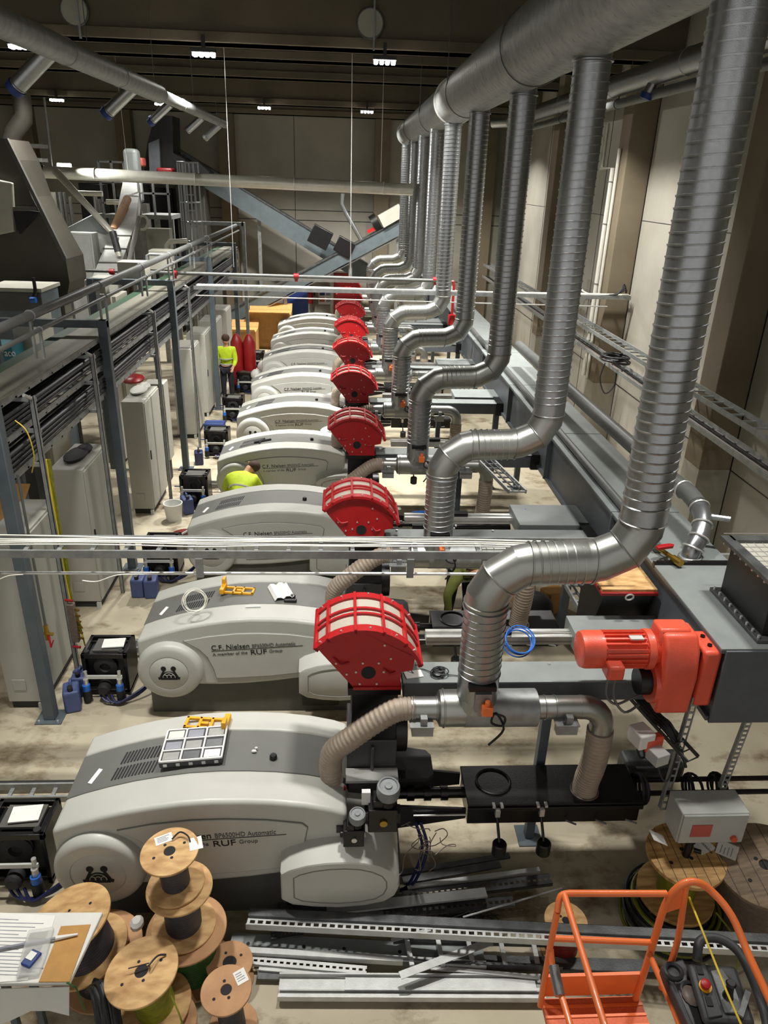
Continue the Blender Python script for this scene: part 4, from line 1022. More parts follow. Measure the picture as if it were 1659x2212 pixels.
o = MB().cbox(p, (0.18, 0.14, 0.14)).build('junction_box', 'white_plastic', bevel=0.01); tag(o, 'small white box left of the trough under the dropping blue hose', 'box')
# sloping cable ladder pieces between feeders and floor
for k, (a, c_, lab) in enumerate(((spot(1040, 985, y=9.9), spot(1118, 1062, y=8.6), 'sloping cable ladder under the crank of the second exhaust duct'), (spot(1243, 1265, y=6.9), spot(1335, 1420, y=5.6), 'sloping cable ladder running down beside the drop chute'))):
    t = thing('sloping_ladder', lab, 'cable ladder', c_)
    sd = V((0.11, 0, 0))
    for s_ in (-1, 1): MB().beam(a + sd * s_, c_ + sd * s_, 0.02, 0.05).build('rail', 'galv_dull', t)
    n = 9
    for i in range(n): MB().beam(a.lerp(c_, i / (n - 1)) - sd, a.lerp(c_, i / (n - 1)) + sd, 0.025, 0.02).build('rung', 'galv_dull', t)
    for j in range(2):
        o = MB().tube(smooth_path([a.lerp(c_, u) + V((-.05 + .08 * j, 0, 0.03 + random.uniform(0, .02))) for u in (0, .25, .5, .75, 1)], 3), 0.012, 6).build('ladder_cable', 'cable_black'); tag(o, 'black cable on ' + lab.replace('sloping', 'the sloping', 1), 'cable', 'cables on sloping ladder %s' % ('one' if k == 0 else 'two'))
t = thing('slow_cable', 'coil of thin black cable and cord on the near screw feeder lid', 'cable coil', (0.75, FS[0] + 0.63, 1.94))
b = MB()
for k in range(7): b.ring((0.78 + random.uniform(-.02, .02), FS[0] + 0.62 + random.uniform(-.015, .015), 1.95 + .006 * k), 0.05 + random.uniform(-.015, .012), 0.005, (random.uniform(-.2, .2), random.uniform(-.2, .2), 1), 18, 5)
b.build('coil', 'cable_black', t)
MB().tube(smooth_path([(0.82, FS[0] + 0.6, 1.95), (0.98, FS[0] + 0.57, 1.945), (1.0, FS[0] + 0.5, 1.945)], 5), 0.004, 5).build('cord', 'cable_black', t)
MB().tube(smooth_path([(0.72, FS[0] + 0.63, 1.95), (0.64, FS[0] + 0.68, 1.945), (0.58, FS[0] + 0.62, 1.945), (0.52, FS[0] + 0.7, 2.02), (0.46, FS[0] + 0.74, 2.06)], 5), 0.004, 5).build('cord', 'cable_black', t)
t.name = 'cord_coil'
o = MB().cbox((0.58, FS[0] + 0.61, 1.943), (0.14, 0.09, 0.006), 0.2).build('paper_slip', 'paper'); tag(o, 'white paper slip on the near screw feeder lid beside the red guard', 'paper')
# wires under the near die head
b = MB()
for k in range(9):
    x = 0.5 + random.uniform(0, .3)
    P = [V((x, 4.15 + random.uniform(0, .1), 0.85))]
    for j in range(5): P.append(P[-1] + V((random.uniform(-.1, .1), random.uniform(-.05, .03), random.uniform(-.12, .05))))
    b.tube(smooth_path(P, 4), 0.004, 5)
o = b.build('loose_wire', 'cable_taupe'); tag(o, 'thin loose wires dangling right of the adjusting valves of the near press', 'wire')
o['kind'] = 'stuff'
for k in range(2):
    o = MB().tube(smooth_path([(0.62 + .04 * k, 4.4, 0.76), (0.68 + .04 * k, 4.36, 0.55), (0.64 + .04 * k, 4.34, 0.3), (0.55 + .03 * k, 4.34, 0.08), (0.4, 4.36, 0.03)], 6), 0.013, 8).build('hose', 'hose_blue'); tag(o, 'dark blue hose curving to the floor right of the near pod cover', 'hose', 'dark blue hoses at the near pod')
b = MB(); P = []
for k in range(90): P.append(V((0.95 + random.gauss(0, .16), 4.05 + random.gauss(0, .09), abs(random.gauss(0, .06)) + 0.01)))
o = b.tube(smooth_path(P, 3), 0.003, 4).build('wire_tangle', 'cable_black'); tag(o, 'tangle of thin black wire on the floor below the cooling box weights', 'wire tangle'); o['kind'] = 'stuff'
# ------------------------------------------------------------------ left rack with cable trays
PX = -3.16
PL = ['nearest grey steel post of the cable rack, at the left photo edge', 'second grey steel portal of the cable rack from the viewer', 'third grey steel portal of the cable rack from the viewer', 'fourth steel portal of the cable rack', 'farthest steel portal at the end of the cable rack']
for k, y in enumerate((6.65, 10.1, 14.3, 18.6, 22.9)):
    t = thing('rack_portal', PL[k], 'post', (PX, y, 0), 'steel portals of the cable rack')
    MB().box(PX - 0.06, PX + 0.06, y - 0.06, y + 0.06, 0.012, 3.70).build('post', 'post_paint', t, bevel=0.008)
    MB().box(PX - 0.14, PX + 0.14, y - 0.12, y + 0.12, 0, 0.012).build('base_plate', 'post_paint', t)
    MB().box(-4.6, PX + 0.06, y - 0.05, y + 0.05, 3.60, 3.70).build('cross_beam', 'post_paint', t, bevel=0.006)
    MB().box(-4.66, -4.54, y - 0.06, y + 0.06, 0.0, 3.70).build('post', 'post_paint', t, bevel=0.008)
    for z in (2.68, 3.05): MB().box(-3.66, PX, y + 0.06, y + 0.10, z - 0.05, z).build('bracket', 'galv_dull', t)
    for (dx, dy) in ((-.1, -.09), (.1, -.09)): MB().cyl((PX + dx, y + dy, 0.012), (PX + dx, y + dy, 0.035), 0.012, seg=6).build('anchor_bolt', 'bright_steel', t)
# slim struts
SL = ['slim galvanised strut of the cable rack between the first two portals, nearest', 'slim galvanised strut just before the second portal', 'slim galvanised strut between the second and third portals', 'slim galvanised strut behind the third portal']
for k, y in enumerate((7.4, 9.35, 12.6, 15.6)):
    t = thing('slim_strut', SL[k], 'strut', (PX + 0.06, y, 0))
    MB().box(PX + 0.03, PX + 0.08, y - 0.03, y - 0.024, 0, 3.42).box(PX + 0.03, PX + 0.036, y - 0.03, y + 0.02, 0, 3.42).box(PX + 0.074, PX + 0.08, y - 0.03, y + 0.02, 0, 3.42).build('channel', 'galv_dull', t, smooth=False)
    for z in (2.7, 3.07, 3.4): MB().box(-3.66, PX + 0.08, y + 0.02, y + 0.05, z - 0.05, z - 0.01).build('arm', 'galv_dull', t)
    MB().cyl((PX + 0.055, y - 0.03, 3.4), (PX + 0.02, y - 0.1, 3.45), 0.02, seg=8).build('bolt_head', 'bright_steel', t)
def tray(name, label, x0, x1, y0, y1, z, h, m, lid=None):
    t = thing(name, label, 'cable tray', ((x0 + x1) / 2, (y0 + y1) / 2, z))
    MB().box(x1 - 0.015, x1, y0, y1, z, z + h).build('side_rail', m, t, smooth=False)
    MB().box(x0, x0 + 0.015, y0, y1, z, z + h).build('side_rail', m, t, smooth=False)
    if lid: MB().box(x0 - 0.01, x1 + 0.01, y0, y1, z + h, z + h + 0.012).build('lid', lid, t, smooth=False)
    n = 60
    for i in range(n):
        y = y0 + 0.1 + (y1 - y0 - 0.2) * i / (n - 1)
        MB().box(x0, x1, y - 0.02, y + 0.02, z + 0.005, z + 0.025).build('rung', m, t, smooth=False)
    return t
tray('cable_tray', 'top cable tray of the left rack with wide beige lid', -3.62, -3.21, 4.2, 24, 3.42, 0.07, 'galv_dull', 'lid_beige')
tray('cable_tray', 'middle cable tray of the left rack carrying black cables', -3.62, -3.21, 4.2, 24, 3.06, 0.07, 'galv_dull')
tray('cable_tray', 'lowest cable tray of the left rack carrying black cables', -3.62, -3.21, 4.2, 24, 2.68, 0.08, 'galv_dull')
tray('green_tray', 'dark green covered tray left of the beige-lidded tray', -3.82, -3.66, 4.2, 24, 3.42, 0.05, 'green_tray', 'green_tray')
for z, lab in ((3.09, 'black power cable in the middle tray of the left rack'), (2.71, 'black power cable in the lowest tray of the left rack')):
    for k in range(9):
        x = -3.25 - 0.04 * k
        zz_ = z + 0.02 + random.uniform(0, 0.05) + (0.06 if k < 3 else 0.03)
        P = [(x + random.uniform(-.008, .008), y, zz_ + random.uniform(-.008, .012)) for y in [4.2 + 1.98 * i for i in range(11)]]
        o = MB().tube(smooth_path(P, 2), 0.019, 6).build('power_cable', 'cable_black'); tag(o, lab, 'cable', 'cables in ' + lab[21:])
for k in range(4):
    x = -3.225; z = 2.80 + .045 * k
    o = MB().tube(smooth_path([(x + .01, y, z + random.uniform(-.012, .012)) for y in [4.2 + 1.98 * i for i in range(11)]], 2), 0.02, 6).build('power_cable', 'cable_black'); tag(o, 'black power cable stacked along the front of the lowest rack tray', 'cable', 'stacked cables, lowest tray')
    o = MB().tube(smooth_path([(x + .01, y, z + 0.38 + random.uniform(-.012, .012)) for y in [4.2 + 1.98 * i for i in range(11)]], 2), 0.02, 6).build('power_cable', 'cable_black'); tag(o, 'black power cable stacked along the front of the middle rack tray', 'cable', 'stacked cables, middle tray')
for x, z, r_, lab in ((-3.2, 4.12, 0.05, 'thicker grey pipe running above the left cable rack'), (-3.12, 3.98, 0.024, 'thinner grey pipe below the thicker one above the left cable rack')):
    t = thing('rack_pipe', lab, 'pipe', (x, 14, z))
    MB().cyl((x, 4.2, z), (x, 23.8, z), r_, seg=14).build('pipe', 'pipe_grey', t)
    for y in (7.9, 10.2, 12.4, 14.4, 16.5, 18.7): MB().box(x - 0.012, x + 0.012, y - 0.02, y + 0.02, 3.68, z).ring((x, y, z), r_ + 0.004, 0.008, (0, 1, 0), 14).build('pipe_clamp', 'galv_dull', t)
# frames and boxes on the rack top
for px, py, y, s, lab in ((290, 585, 14.6, (0.5, 0.4, 0.35), 'pale box on the left rack beside the slanting white conveyor'), (350, 560, 17.0, (0.45, 0.4, 0.4), 'pale box standing on the left rack behind the pipes'), (345, 515, 21.0, (0.6, 0.4, 0.5), 'pale box under a bent white pipe at the rack end')):
    p = spot(px, py, y=y)
    o = MB().cbox(p, s).build('pale_box', 'pale_panel', bevel=0.01); tag(o, lab, 'box')
t = thing('bent_pipe', 'white bent pipe arching over the pale box at the rack end', 'pipe', spot(360, 560, y=20.5))
MB().tube([spot(360, 560, y=20.5), spot(360, 530, y=20.5), spot(366, 522, y=20.5), spot(405, 520, y=20.5)], 0.06, 12).build('pipe', 'pipe_white', t)
t = thing('bent_pipe', 'thin grey bracket pipe arching over the rack pipes near the sprinkler pipe', 'pipe', spot(318, 575, y=15.5))
MB().tube([spot(318, 578, y=15.5), spot(318, 552, y=15.5), spot(324, 549, y=15.5), spot(365, 551, y=15.5), spot(370, 560, y=15.5), spot(372, 580, y=15.5)], 0.03, 10).build('pipe', 'galv_dull', t)
# end frame of the rack
t = thing('end_frame', 'pale steel frame closing the far end of the cable rack', 'frame', (-3.2, 24, 0))
for x in (-4.6, -3.0): MB().box(x - 0.05, x + 0.05, 23.95, 24.05, 0, 4.2).build('post', 'galv_dull', t)
MB().box(-4.6, -3.0, 23.95, 24.05, 4.1, 4.2).build('cross_beam', 'galv_dull', t)

# yellow-green earth cables and the brown terminal manifold
for k in range(6):
    x = PX + 0.11 + 0.012 * (k % 3); y = 7.36 + 0.02 * (k // 3)
    P = [(x + random.uniform(-.01, .01), y, z) for z in (2.75, 2.3, 1.9, 1.5, 1.15)] + [(x + 0.03, y - 0.02, 0.9), (x + random.uniform(.03, .1), y - 0.03, 0.6 + random.uniform(-.2, .2))]
    o = MB().tube(smooth_path(P, 4), 0.009, 6).build('earth_cable', 'cable_olive' if k % 3 else 'yellow_line'); tag(o, 'yellow-green earth cable running down the first slim strut', 'cable', 'earth cables on the first strut')
t = thing('manifold', 'brown vertical manifold with brass outlets on the first slim strut', 'manifold', (PX + 0.14, 7.3, 0.55))
MB().box(PX + 0.09, PX + 0.17, 7.28, 7.35, 0.55, 1.05).build('body', 'cable_taupe', t, bevel=0.006)
for i in range(6): MB().cyl((PX + 0.17, 7.31, 0.6 + .075 * i), (PX + 0.22, 7.29, 0.6 + .075 * i), 0.014, seg=8).build('outlet', 'brass', t)
for z in (0.48, 1.1): MB().cyl((PX + 0.08, 7.31, z), (PX + 0.17, 7.29, z), 0.016, seg=8).build('clamp', 'ext_red', t)
t = thing('air_valve', 'small brass valve with red handle on the pipe left of the nearest press gap', 'valve', (PX + 0.02, 6.95, 0.95))
MB().cyl((PX - 0.02, 6.95, 1.0), (PX - 0.02, 6.95, 2.75), 0.014, seg=8).build('pipe', 'pipe_grey', t)
MB().cyl((PX - 0.02, 6.95, 0.82), (PX - 0.02, 6.95, 1.0), 0.026, seg=10).cyl((PX - 0.05, 6.95, 0.9), (PX + 0.05, 6.93, 0.9), 0.02, seg=10).build('valve_body', 'brass', t)
MB().beam((PX + 0.0, 6.93, 0.9), (PX + 0.02, 6.9, 0.75), 0.02, 0.012).beam((PX + 0.02, 6.9, 0.75), (PX + 0.06, 6.9, 0.85), 0.015, 0.01).build('handle', 'red_paint', t)
o = MB().tube(smooth_path([(PX + .05, 6.95, 3.3), (PX + .15, 6.93, 3.2), (PX + .17, 6.95, 2.95), (PX + .1, 7.0, 2.75)], 5), 0.006, 6).build('earth_cable', 'yellow_line'); tag(o, 'single yellow-green cable loop near the rack top at the left photo edge', 'cable')

# control cabinets under the rack
CB = [(6.80, 8.0, 0.38, 'grey control cabinet nearest the viewer, behind the first rack post'), (8.93, 9.95, 0.42, 'second grey control cabinet, left of the yellow-green cables'), (12.05, 13.1, 0.36, 'third grey control cabinet, beside the white bucket'),
      (16.2, 17.2, 0.42, 'fourth grey control cabinet, behind the third portal'), (17.9, 18.9, 0.42, 'fifth grey control cabinet, third from the rack end'), (19.6, 20.6, 0.42, 'sixth grey control cabinet, second from the rack end'), (21.4, 22.4, 0.42, 'farthest grey control cabinet at the rack end')]
for y0, y1, w_, lab in CB:
    x1 = -3.28; x0 = x1 - w_
    t = thing('control_cabinet', lab, 'cabinet', ((x0 + x1) / 2, (y0 + y1) / 2, 0), 'control cabinets under the rack')
    MB().box(x0 + 0.02, x1 - 0.02, y0 + 0.03, y1 - 0.03, 0, 0.1).build('plinth', 'plinth', t)
    MB().box(x0, x1, y0, y1, 0.1, 2.03).build('body', 'cabinet', t, bevel=0.008)
    MB().box(x1 - 0.005, x1 + 0.016, y0 + 0.02, y1 - 0.01, 0.12, 2.0).build('door', 'cabinet', t, bevel=0.006)
    h = MB().box(x1 + 0.016, x1 + 0.03, y0 + 0.07, y0 + 0.095, 1.0, 1.16).build('handle', 'black', t)
    MB().box(x0 + 0.08, x0 + 0.22, y0 - 0.008, y0, 0.26, 0.40).build('vent_plate', 'cabinet', t, bevel=0.004)
    for z in (0.03,):
        MB().box(x1 - 0.06, x1 - 0.01, y0 - 0.02, y0 + 0.03, 0.0, 0.09).build('foot_bracket', 'box_grey', t)
t = thing('push_button_panel', 'tall pale panel dotted with dark push buttons between the rack portals', 'panel', (-3.46, 13.6, 0))
MB().box(-3.65, -3.28, 13.55, 13.9, 0.45, 1.95).build('body', 'cabinet', t, bevel=0.01)
MB().box(-3.6, -3.33, 13.6, 13.85, 0, 0.45).build('pedestal', 'plinth', t)
for i in range(5):
    for j in range(3):
        if (i + j) % 4 != 3: MB().cyl((-3.56 + 0.09 * j, 13.55, 1.75 - 0.13 * i), (-3.56 + 0.09 * j, 13.53, 1.75 - 0.13 * i), 0.022, seg=10).build('button', 'ink', t)
MB().tube(smooth_path([(-3.36, 13.53, 1.2), (-3.3, 13.48, 1.0), (-3.34, 13.5, 0.8)], 5), 0.018, 6).build('hose', 'rubber', t)
for k, (x, y, lab) in enumerate(((-3.5, 9.4, 'dusty cable scraps on the second cabinet top'), (-3.5, 12.7, 'red cloth and plastic on the third cabinet top'))):
    t = thing('cloth', lab, 'cloth', (x, y, 2.035))
    MB().ball((x, y, 2.07), (0.14, 0.3, 0.05), 14).ball((x + 0.05, y + 0.2, 2.08), (0.1, 0.15, 0.06), 12).build('lump', 'film' if k else 'rubber', t)
    if k: MB().ball((x - 0.25, y + 0.6, 2.1), (0.2, 0.25, 0.08), 12).build('red_cloth', 'ext_red', t)
# cardboard octagon carton under the rack at left
t = thing('octagonal_carton', 'open brown octagonal carton with loose flaps under the left rack', 'carton', (-4.3, 8.6, 0))
oct_ = [(-4.3 + 0.5 * math.cos(PI / 8 + PI / 4 * i), 8.6 + 0.5 * math.sin(PI / 8 + PI / 4 * i)) for i in range(8)]
MB().prism(oct_, 'z', 0, 1.55).build('carton_body', 'cardboard', t)
for i in (1, 5):
    a, c_ = oct_[i], oct_[(i + 1) % 8]
    d = V(((a[0] + c_[0]) / 2 + 4.3, (a[1] + c_[1]) / 2 - 8.6, 0)) * 0.5
    MB().loft([[(a[0], a[1], 1.55), (c_[0], c_[1], 1.55), (c_[0] + d.x, c_[1] + d.y, 1.68), (a[0] + d.x, a[1] + d.y, 1.68)], [(a[0], a[1], 1.56), (c_[0], c_[1], 1.56), (c_[0] + d.x, c_[1] + d.y, 1.69), (a[0] + d.x, a[1] + d.y, 1.69)]]).build('flap', 'cardboard', t)

# ------------------------------------------------------------------ oil cooler unit left of each press
def make_unit(F):
    x0, y0 = -2.9, F + 0.26
    t = thing('oil_cooler', '-', 'oil cooler', (x0 + 0.25, y0 + 0.25, 0))
    MB().box(x0 + 0.04, x0 + 0.48, y0 + 0.16, y0 + 0.46, 0.08, 0.50).build('core', 'black', t, bevel=0.01)
    b = MB().box(x0, x0 + 0.04, y0 + 0.1, y0 + 0.5, 0, 0.56).box(x0 + 0.46, x0 + 0.5, y0 + 0.1, y0 + 0.5, 0, 0.56).box(x0, x0 + 0.5, y0 + 0.1, y0 + 0.14, 0.5, 0.56).box(x0, x0 + 0.5, y0 + 0.46, y0 + 0.5, 0.5, 0.56).box(x0, x0 + 0.5, y0 + 0.1, y0 + 0.5, 0.04, 0.08)
    b.build('frame', 'black_steel', t, bevel=0.006)
    for x in (x0 + 0.06, x0 + 0.44): MB().cyl((x, y0 + 0.14, 0.56), (x, y0 + 0.14, 0.585), 0.03, seg=12).build('frame_knob', 'rubber', t)
    MB().box(x0 + 0.1, x0 + 0.42, y0 + 0.2, y0 + 0.44, 0.52, 0.545).build('top_tray', 'base_grey', t)
    MB().lathe([(0.13, 0), (0.13, 0.03), (0.06, 0.05), (0.05, 0.02)], (x0 + 0.25, y0 + 0.15, 0.38), (0, -1, 0), 20).build('fan_ring', 'rubber', t)
    MB().box(x0 + 0.04, x0 + 0.46, y0 - 0.0, y0 + 0.02, 0.30, 0.345).build('manifold_bar', 'plate_grey', t, bevel=0.003)
    for x in (x0 + 0.06, x0 + 0.43):
        v_ = MB().cyl((x, y0 - 0.01, 0.24), (x, y0 - 0.01, 0.31), 0.028, seg=12).cyl((x, y0 + 0.01, 0.34), (x, y0 + 0.01, 0.40), 0.02, seg=10).build('ball_valve', 'bright_steel', t)
        MB().cyl((x, y0 - 0.02, 0.17), (x, y0 - 0.02, 0.24), 0.042, seg=14).build('filter_head', 'blue_bright', t)
        MB().cyl((x, y0 - 0.02, 0.04), (x, y0 - 0.02, 0.17), 0.048, seg=14).build('filter_bowl', 'rubber', t)
    MB().beam((x0 + 0.03, y0, 0.41), (x0 - 0.06, y0 - 0.03, 0.42), 0.03, 0.012).build('valve_handle', 'hose_blue', t)
    MB().lathe([(0.07, 0), (0.07, 0.1), (0.05, 0.12)], (x0 + 0.25, y0 + 0.06, 0.18), (0, -1, 0), 16).build('pump', 'rubber', t)
    for k in range(3):
        MB().tube(smooth_path([(x0 + 0.2 + .06 * k, y0 - 0.02, 0.1), (x0 + 0.3 + .05 * k, y0 - 0.08 - .01 * k, 0.05), (x0 + 0.5, y0 - 0.04 - .012 * k, 0.04 + .02 * k), (x0 + 0.68, y0 + 0.05, 0.12 + .02 * k), (x0 + 0.8, y0 + 0.18, 0.24)], 5), 0.013, 8).build('hose', 'hose_blue', t)
    return t
u = make_unit(FS[0])
UL = ['black oil cooler unit at the left photo edge beside the nearest press', 'black oil cooler unit with blue hoses left of the second press', 'black oil cooler unit above the blue tubs, left of the third press', 'black oil cooler unit left of the fourth press, near the white bucket', 'black oil cooler unit left of the fifth press', 'black oil cooler unit left of the sixth press', 'black oil cooler unit left of the seventh press', 'black oil cooler unit left of the eighth press']
u['label'] = UL[0]; u['group'] = 'oil cooler units'
for k in range(1, 8): dup(u, (-2.65, FS[k] + 0.51, 0), UL[k])
for k in range(2):
    o = MB().cbox((-2.62 + 0.03 * k, FS[k] + 0.58, 0.565), (0.24, 0.17, 0.012), 0.1).build('document', 'paper'); tag(o, ('white document in a sleeve on the near oil cooler', 'white document lying on the second oil cooler')[k], 'paper')
def jerry_can(x, y, rz, label, s=1.0, m='jug_blue'):
    t = thing('jerry_can', label, 'jerry can', (x, y, 0))
    Mx = Matrix.Translation((x, y, 0)) @ Matrix.Rotation(rz, 4, 'Z')
    MB().box(-0.075 * s, 0.075 * s, -0.1 * s, 0.1 * s, 0, 0.24 * s, Mx).build('body', m, t, bevel=0.025, segs=3)
    MB().cyl(Mx @ V((0, -0.06 * s, 0.24 * s)), Mx @ V((0, -0.07 * s, 0.29 * s)), 0.026 * s, seg=12).build('cap', 'black', t)
    MB().tube([Mx @ V((0, -0.02 * s, 0.235 * s)), Mx @ V((0, 0.0, 0.28 * s)), Mx @ V((0, 0.06 * s, 0.28 * s)), Mx @ V((0, 0.09 * s, 0.23 * s))], 0.014 * s, 8).build('handle', m, t)
jerry_can(-2.98, 6.83, 0.3, 'blue-grey jerry can at the foot of the nearest rack post', 1.15)
jerry_can(-2.97, 7.1, 0.1, 'blue-grey jerry can standing half hidden behind the front one', 1.1)
jerry_can(-2.86, 9.3, 0.0, 'blue-grey tub left of the third press, left one of two', 1.2)
jerry_can(-2.68, 9.28, 0.1, 'blue-grey tub left of the third press, right one of two', 1.2)
jerry_can(-2.72, 12.15, 0.4, 'blue jerry can behind the white bucket', 1.2)
jerry_can(-2.95, 14.6, 0.2, 'blue canister with white label by the third portal foot', 1.15, 'hose_blue')
o = MB().lathe([(0.13, 0), (0.16, 0.3), (0.165, 0.31), (0.15, 0.31), (0.12, 0.02), (0, 0.02)], (-2.9, 11.85, 0), seg=20).build('bucket', 'white_plastic'); tag(o, 'white plastic bucket on the floor beside the third control cabinet', 'bucket')
t = thing('toolbox', 'bright blue toolbox on the floor between rack and the fifth press', 'box', (-2.9, 16.35, 0))
MB().box(-3.12, -2.66, 16.2, 16.5, 0, 0.26).build('body', 'cap_blue', t, bevel=0.02)
MB().box(-3.12, -2.66, 16.2, 16.5, 0.262, 0.36).build('lid', 'cap_blue', t, bevel=0.03)
t = thing('mop_bag', 'brown leather tool bag with a white rod on the floor by the third press', 'bag', (-2.5, 10.85, 0))
MB().ball((-2.5, 10.85, 0.14), (0.26, 0.14, 0.14), 14).build('bag', 'cable_red', t)
MB().cyl((-2.6, 10.72, 0.22), (-2.42, 10.8, 0.3), 0.018, seg=8).build('rod', 'white_plastic', t)
t.name = 'tool_bag'
# low wire ladders lying on the floor left of presses
for k, (y, lab) in enumerate(((5.35, 'floor cable ladder left of the near press'), (7.75, 'floor cable ladder left of the second press'), (13.1, 'floor cable ladder left of the fourth press'))):
    ladder('floor_ladder', lab, -3.05 if k else -3.6, -2.1, y, y + 0.16, 0.16, 0.2)
    o = MB().cyl((-3.0 if k else -3.6, y + 0.22, 0.1), (-2.1, y + 0.22, 0.1), 0.03, seg=8).build('floor_cable', 'rubber'); tag(o, 'thick black cable beside the ' + lab, 'cable')
# ------------------------------------------------------------------ cable drums
def drum(name_label, x, y, z0, r, h, rb, cable, wood='plywood', tilt=(0, 0), core=0.05, slats=False, tag_=None, z_wind=None, label_text=None):
    """upright wooden cable drum: lower flange, wound cable, upper flange"""
    t = thing('cable_drum', name_label, 'cable drum', (0, 0, 0), 'wooden cable drums')
    ft = 0.018 if not slats else 0.035
    MB().disc_ring((0, 0, 0), core, r, ft, seg=40).build('lower_flange', wood, t, bevel=0.003, angle=30)
    prof = []
    n = max(5, int((h - 2 * ft) / 0.022))
    for i in range(n):
        z = ft + (h - 2 * ft) * i / n; d = (h - 2 * ft) / n
        prof += [(rb * 0.985, z), (rb, z + d * 0.3), (rb, z + d * 0.7), (rb * 0.985, z + d * 0.98)]
    MB().lathe(prof, (0, 0, 0), (0, 0, 1), 32).build('wound_cable', cable, t, angle=60)
    f = MB().disc_ring((0, 0, h - ft), core, r, ft, seg=48).build('upper_flange', wood, t, bevel=0.003, angle=30)
    MB().lathe([(core * 1.0, 0), (core * 1.0, 0.003)], (0, 0, h - ft * 0.55), seg=20).build('core_hole', 'ink', f)
    b = MB()
    for k in range(4):
        a = 0.5 + k * PI / 2 + random.uniform(-.3, .3)
        q = core * 1.6 if k % 2 else r * 0.55
        MB().cyl((q * math.cos(a), q * math.sin(a), h - 0.001), (q * math.cos(a), q * math.sin(a), h + 0.0015), 0.011 if not slats else 0.016, seg=10).build('bolt_hole', 'ink', f)
    if slats:
        for k in range(-3, 4):
            xx = k * r * 0.27; L = math.sqrt(max(0, r * r - xx * xx)) * 0.98
            MB().box(xx - 0.002, xx + 0.002, -L, L, h - 0.001, h + 0.0012).build('board_gap', 'plinth', f)
    if tag_:
        tx, ty, tw, th, ta = tag_
        Mx = Matrix.Translation((tx, ty, h + 0.001)) @ Matrix.Rotation(ta, 4, 'Z')
        s = MB().box(-tw / 2, tw / 2, -th / 2, th / 2, 0, 0.002, Mx).build('paper_tag', 'paper', f)
        b = MB()
        for k in range(4): b.box(-tw * 0.38, tw * (0.1 + 0.25 * random.random()), th * (0.28 - 0.17 * k) - 0.003, th * (0.28 - 0.17 * k) + 0.003, 0.002, 0.0028, Mx)
        if not label_text: b.build('print', 'print_grey', f)
        else:
            o = lettering(label_text, 'lettering', 'ink', f, (tx, ty, h + 0.0035), th * 0.3, (0, 0, ta), 0.0003)
            o.location = V((tx, ty, h + 0.0035)) - V(f['_w']) + Matrix.Rotation(ta, 4, 'Z') @ V((-tw * 0.42, 0.0, 0))
    t.location = (x, y, z0); t.rotation_euler = (tilt[0], tilt[1], 0)
    return t
SX, SY = -1.125, 3.78
drum('large drum with green cable at the bottom of the tall drum stack', SX + 0.02, SY - 0.02, 0.012, 0.29, 0.43, 0.2, 'cable_green', 'hardboard', (0, -0.02))
drum('drum with dark slate cable in the middle of the tall drum stack', SX - 0.01, SY + 0.0, 0.45, 0.232, 0.40, 0.13, 'cable_slate', 'plywood', (0, 0))
drum('small drum on top of the tall stack, two white tags on its flange', SX - 0.035, SY + 0.02, 0.857, 0.2, 0.34, 0.1, 'cable_slate', 'plywood', (0.03, -0.05), core=0.04, tag_=(-0.06, 0.1, 0.12, 0.075, 0.4))
o = MB().cbox((SX + 0.12, SY + 0.06, 1.205), (0.09, 0.11, 0.004), 0.3).build('paper_scrap', 'paper', bevel=0.001); tag(o, 'torn white tag sticking over the rim of the topmost small drum', 'paper')
drum('drum lying tilted behind the cardboard table, dark cable inside', -1.80, 3.66, 0.36, 0.29, 0.36, 0.2, 'cable_slate', 'plywood', (0.02, -0.24), core=0.045)
drum('brown drum carrying the tilted drum behind the cardboard table', -1.74, 3.72, 0.012, 0.3, 0.32, 0.21, 'cable_black', 'hardboard')
drum('drum with olive-green cable in front of the tall drum stack', -1.265, 3.36, 0.19, 0.245, 0.42, 0.135, 'cable_olive', 'plywood', (0.06, -0.13), core=0.045)
drum('low drum under the olive-green one, close to the bottom photo edge', -1.21, 3.26, 0.0, 0.24, 0.16, 0.14, 'cable_black', 'hardboard')
drum('small drum with dark cable and white tag, rightmost of the left drum group', -0.735, 3.31, 0.02, 0.172, 0.44, 0.09, 'cable_slate', 'hardboard', (0.05, -0.05), core=0.038, tag_=(0.09, 0.08, 0.08, 0.1, 0.5))
drum('round drum half hidden behind the small tagged drum', -0.80, 3.66, 0.0, 0.17, 0.2, 0.1, 'cable_slate', 'hardboard', (0, 0))
# olive cable tail, zip ties
o = MB().tube(smooth_path([(-1.1, 3.2, 0.55), (-1.03, 3.12, 0.45), (-1.02, 3.1, 0.3), (-1.06, 3.06, 0.12), (-1.1, 2.95, 0.02)], 6), 0.006, 6).build('cable_tail', 'cable_olive'); tag(o, 'olive-green cable tail hanging off the drum in front of the tall stack', 'cable')
o = MB().tube(smooth_path([(-1.27, 3.36, 0.62), (-1.26, 3.33, 0.67), (-1.22, 3.4, 0.66), (-1.17, 3.42, 0.64)], 4), 0.007, 6).tube([(-1.4, 3.33, 0.64), (-1.27, 3.36, 0.645)], 0.004, 5).build('knotted_cable', 'cable_black'); tag(o, 'knotted black cable end in the hub of the olive-green drum', 'cable')
o = MB().tube(smooth_path([(SX - .05, SY + .09, 1.215), (SX, SY + .13, 1.24), (SX + .06, SY + .1, 1.235), (SX + .08, SY + .07, 1.21)], 5), 0.006, 6).build('cable_end', 'cable_black'); tag(o, 'black cable end sticking out of the topmost small drum', 'cable')
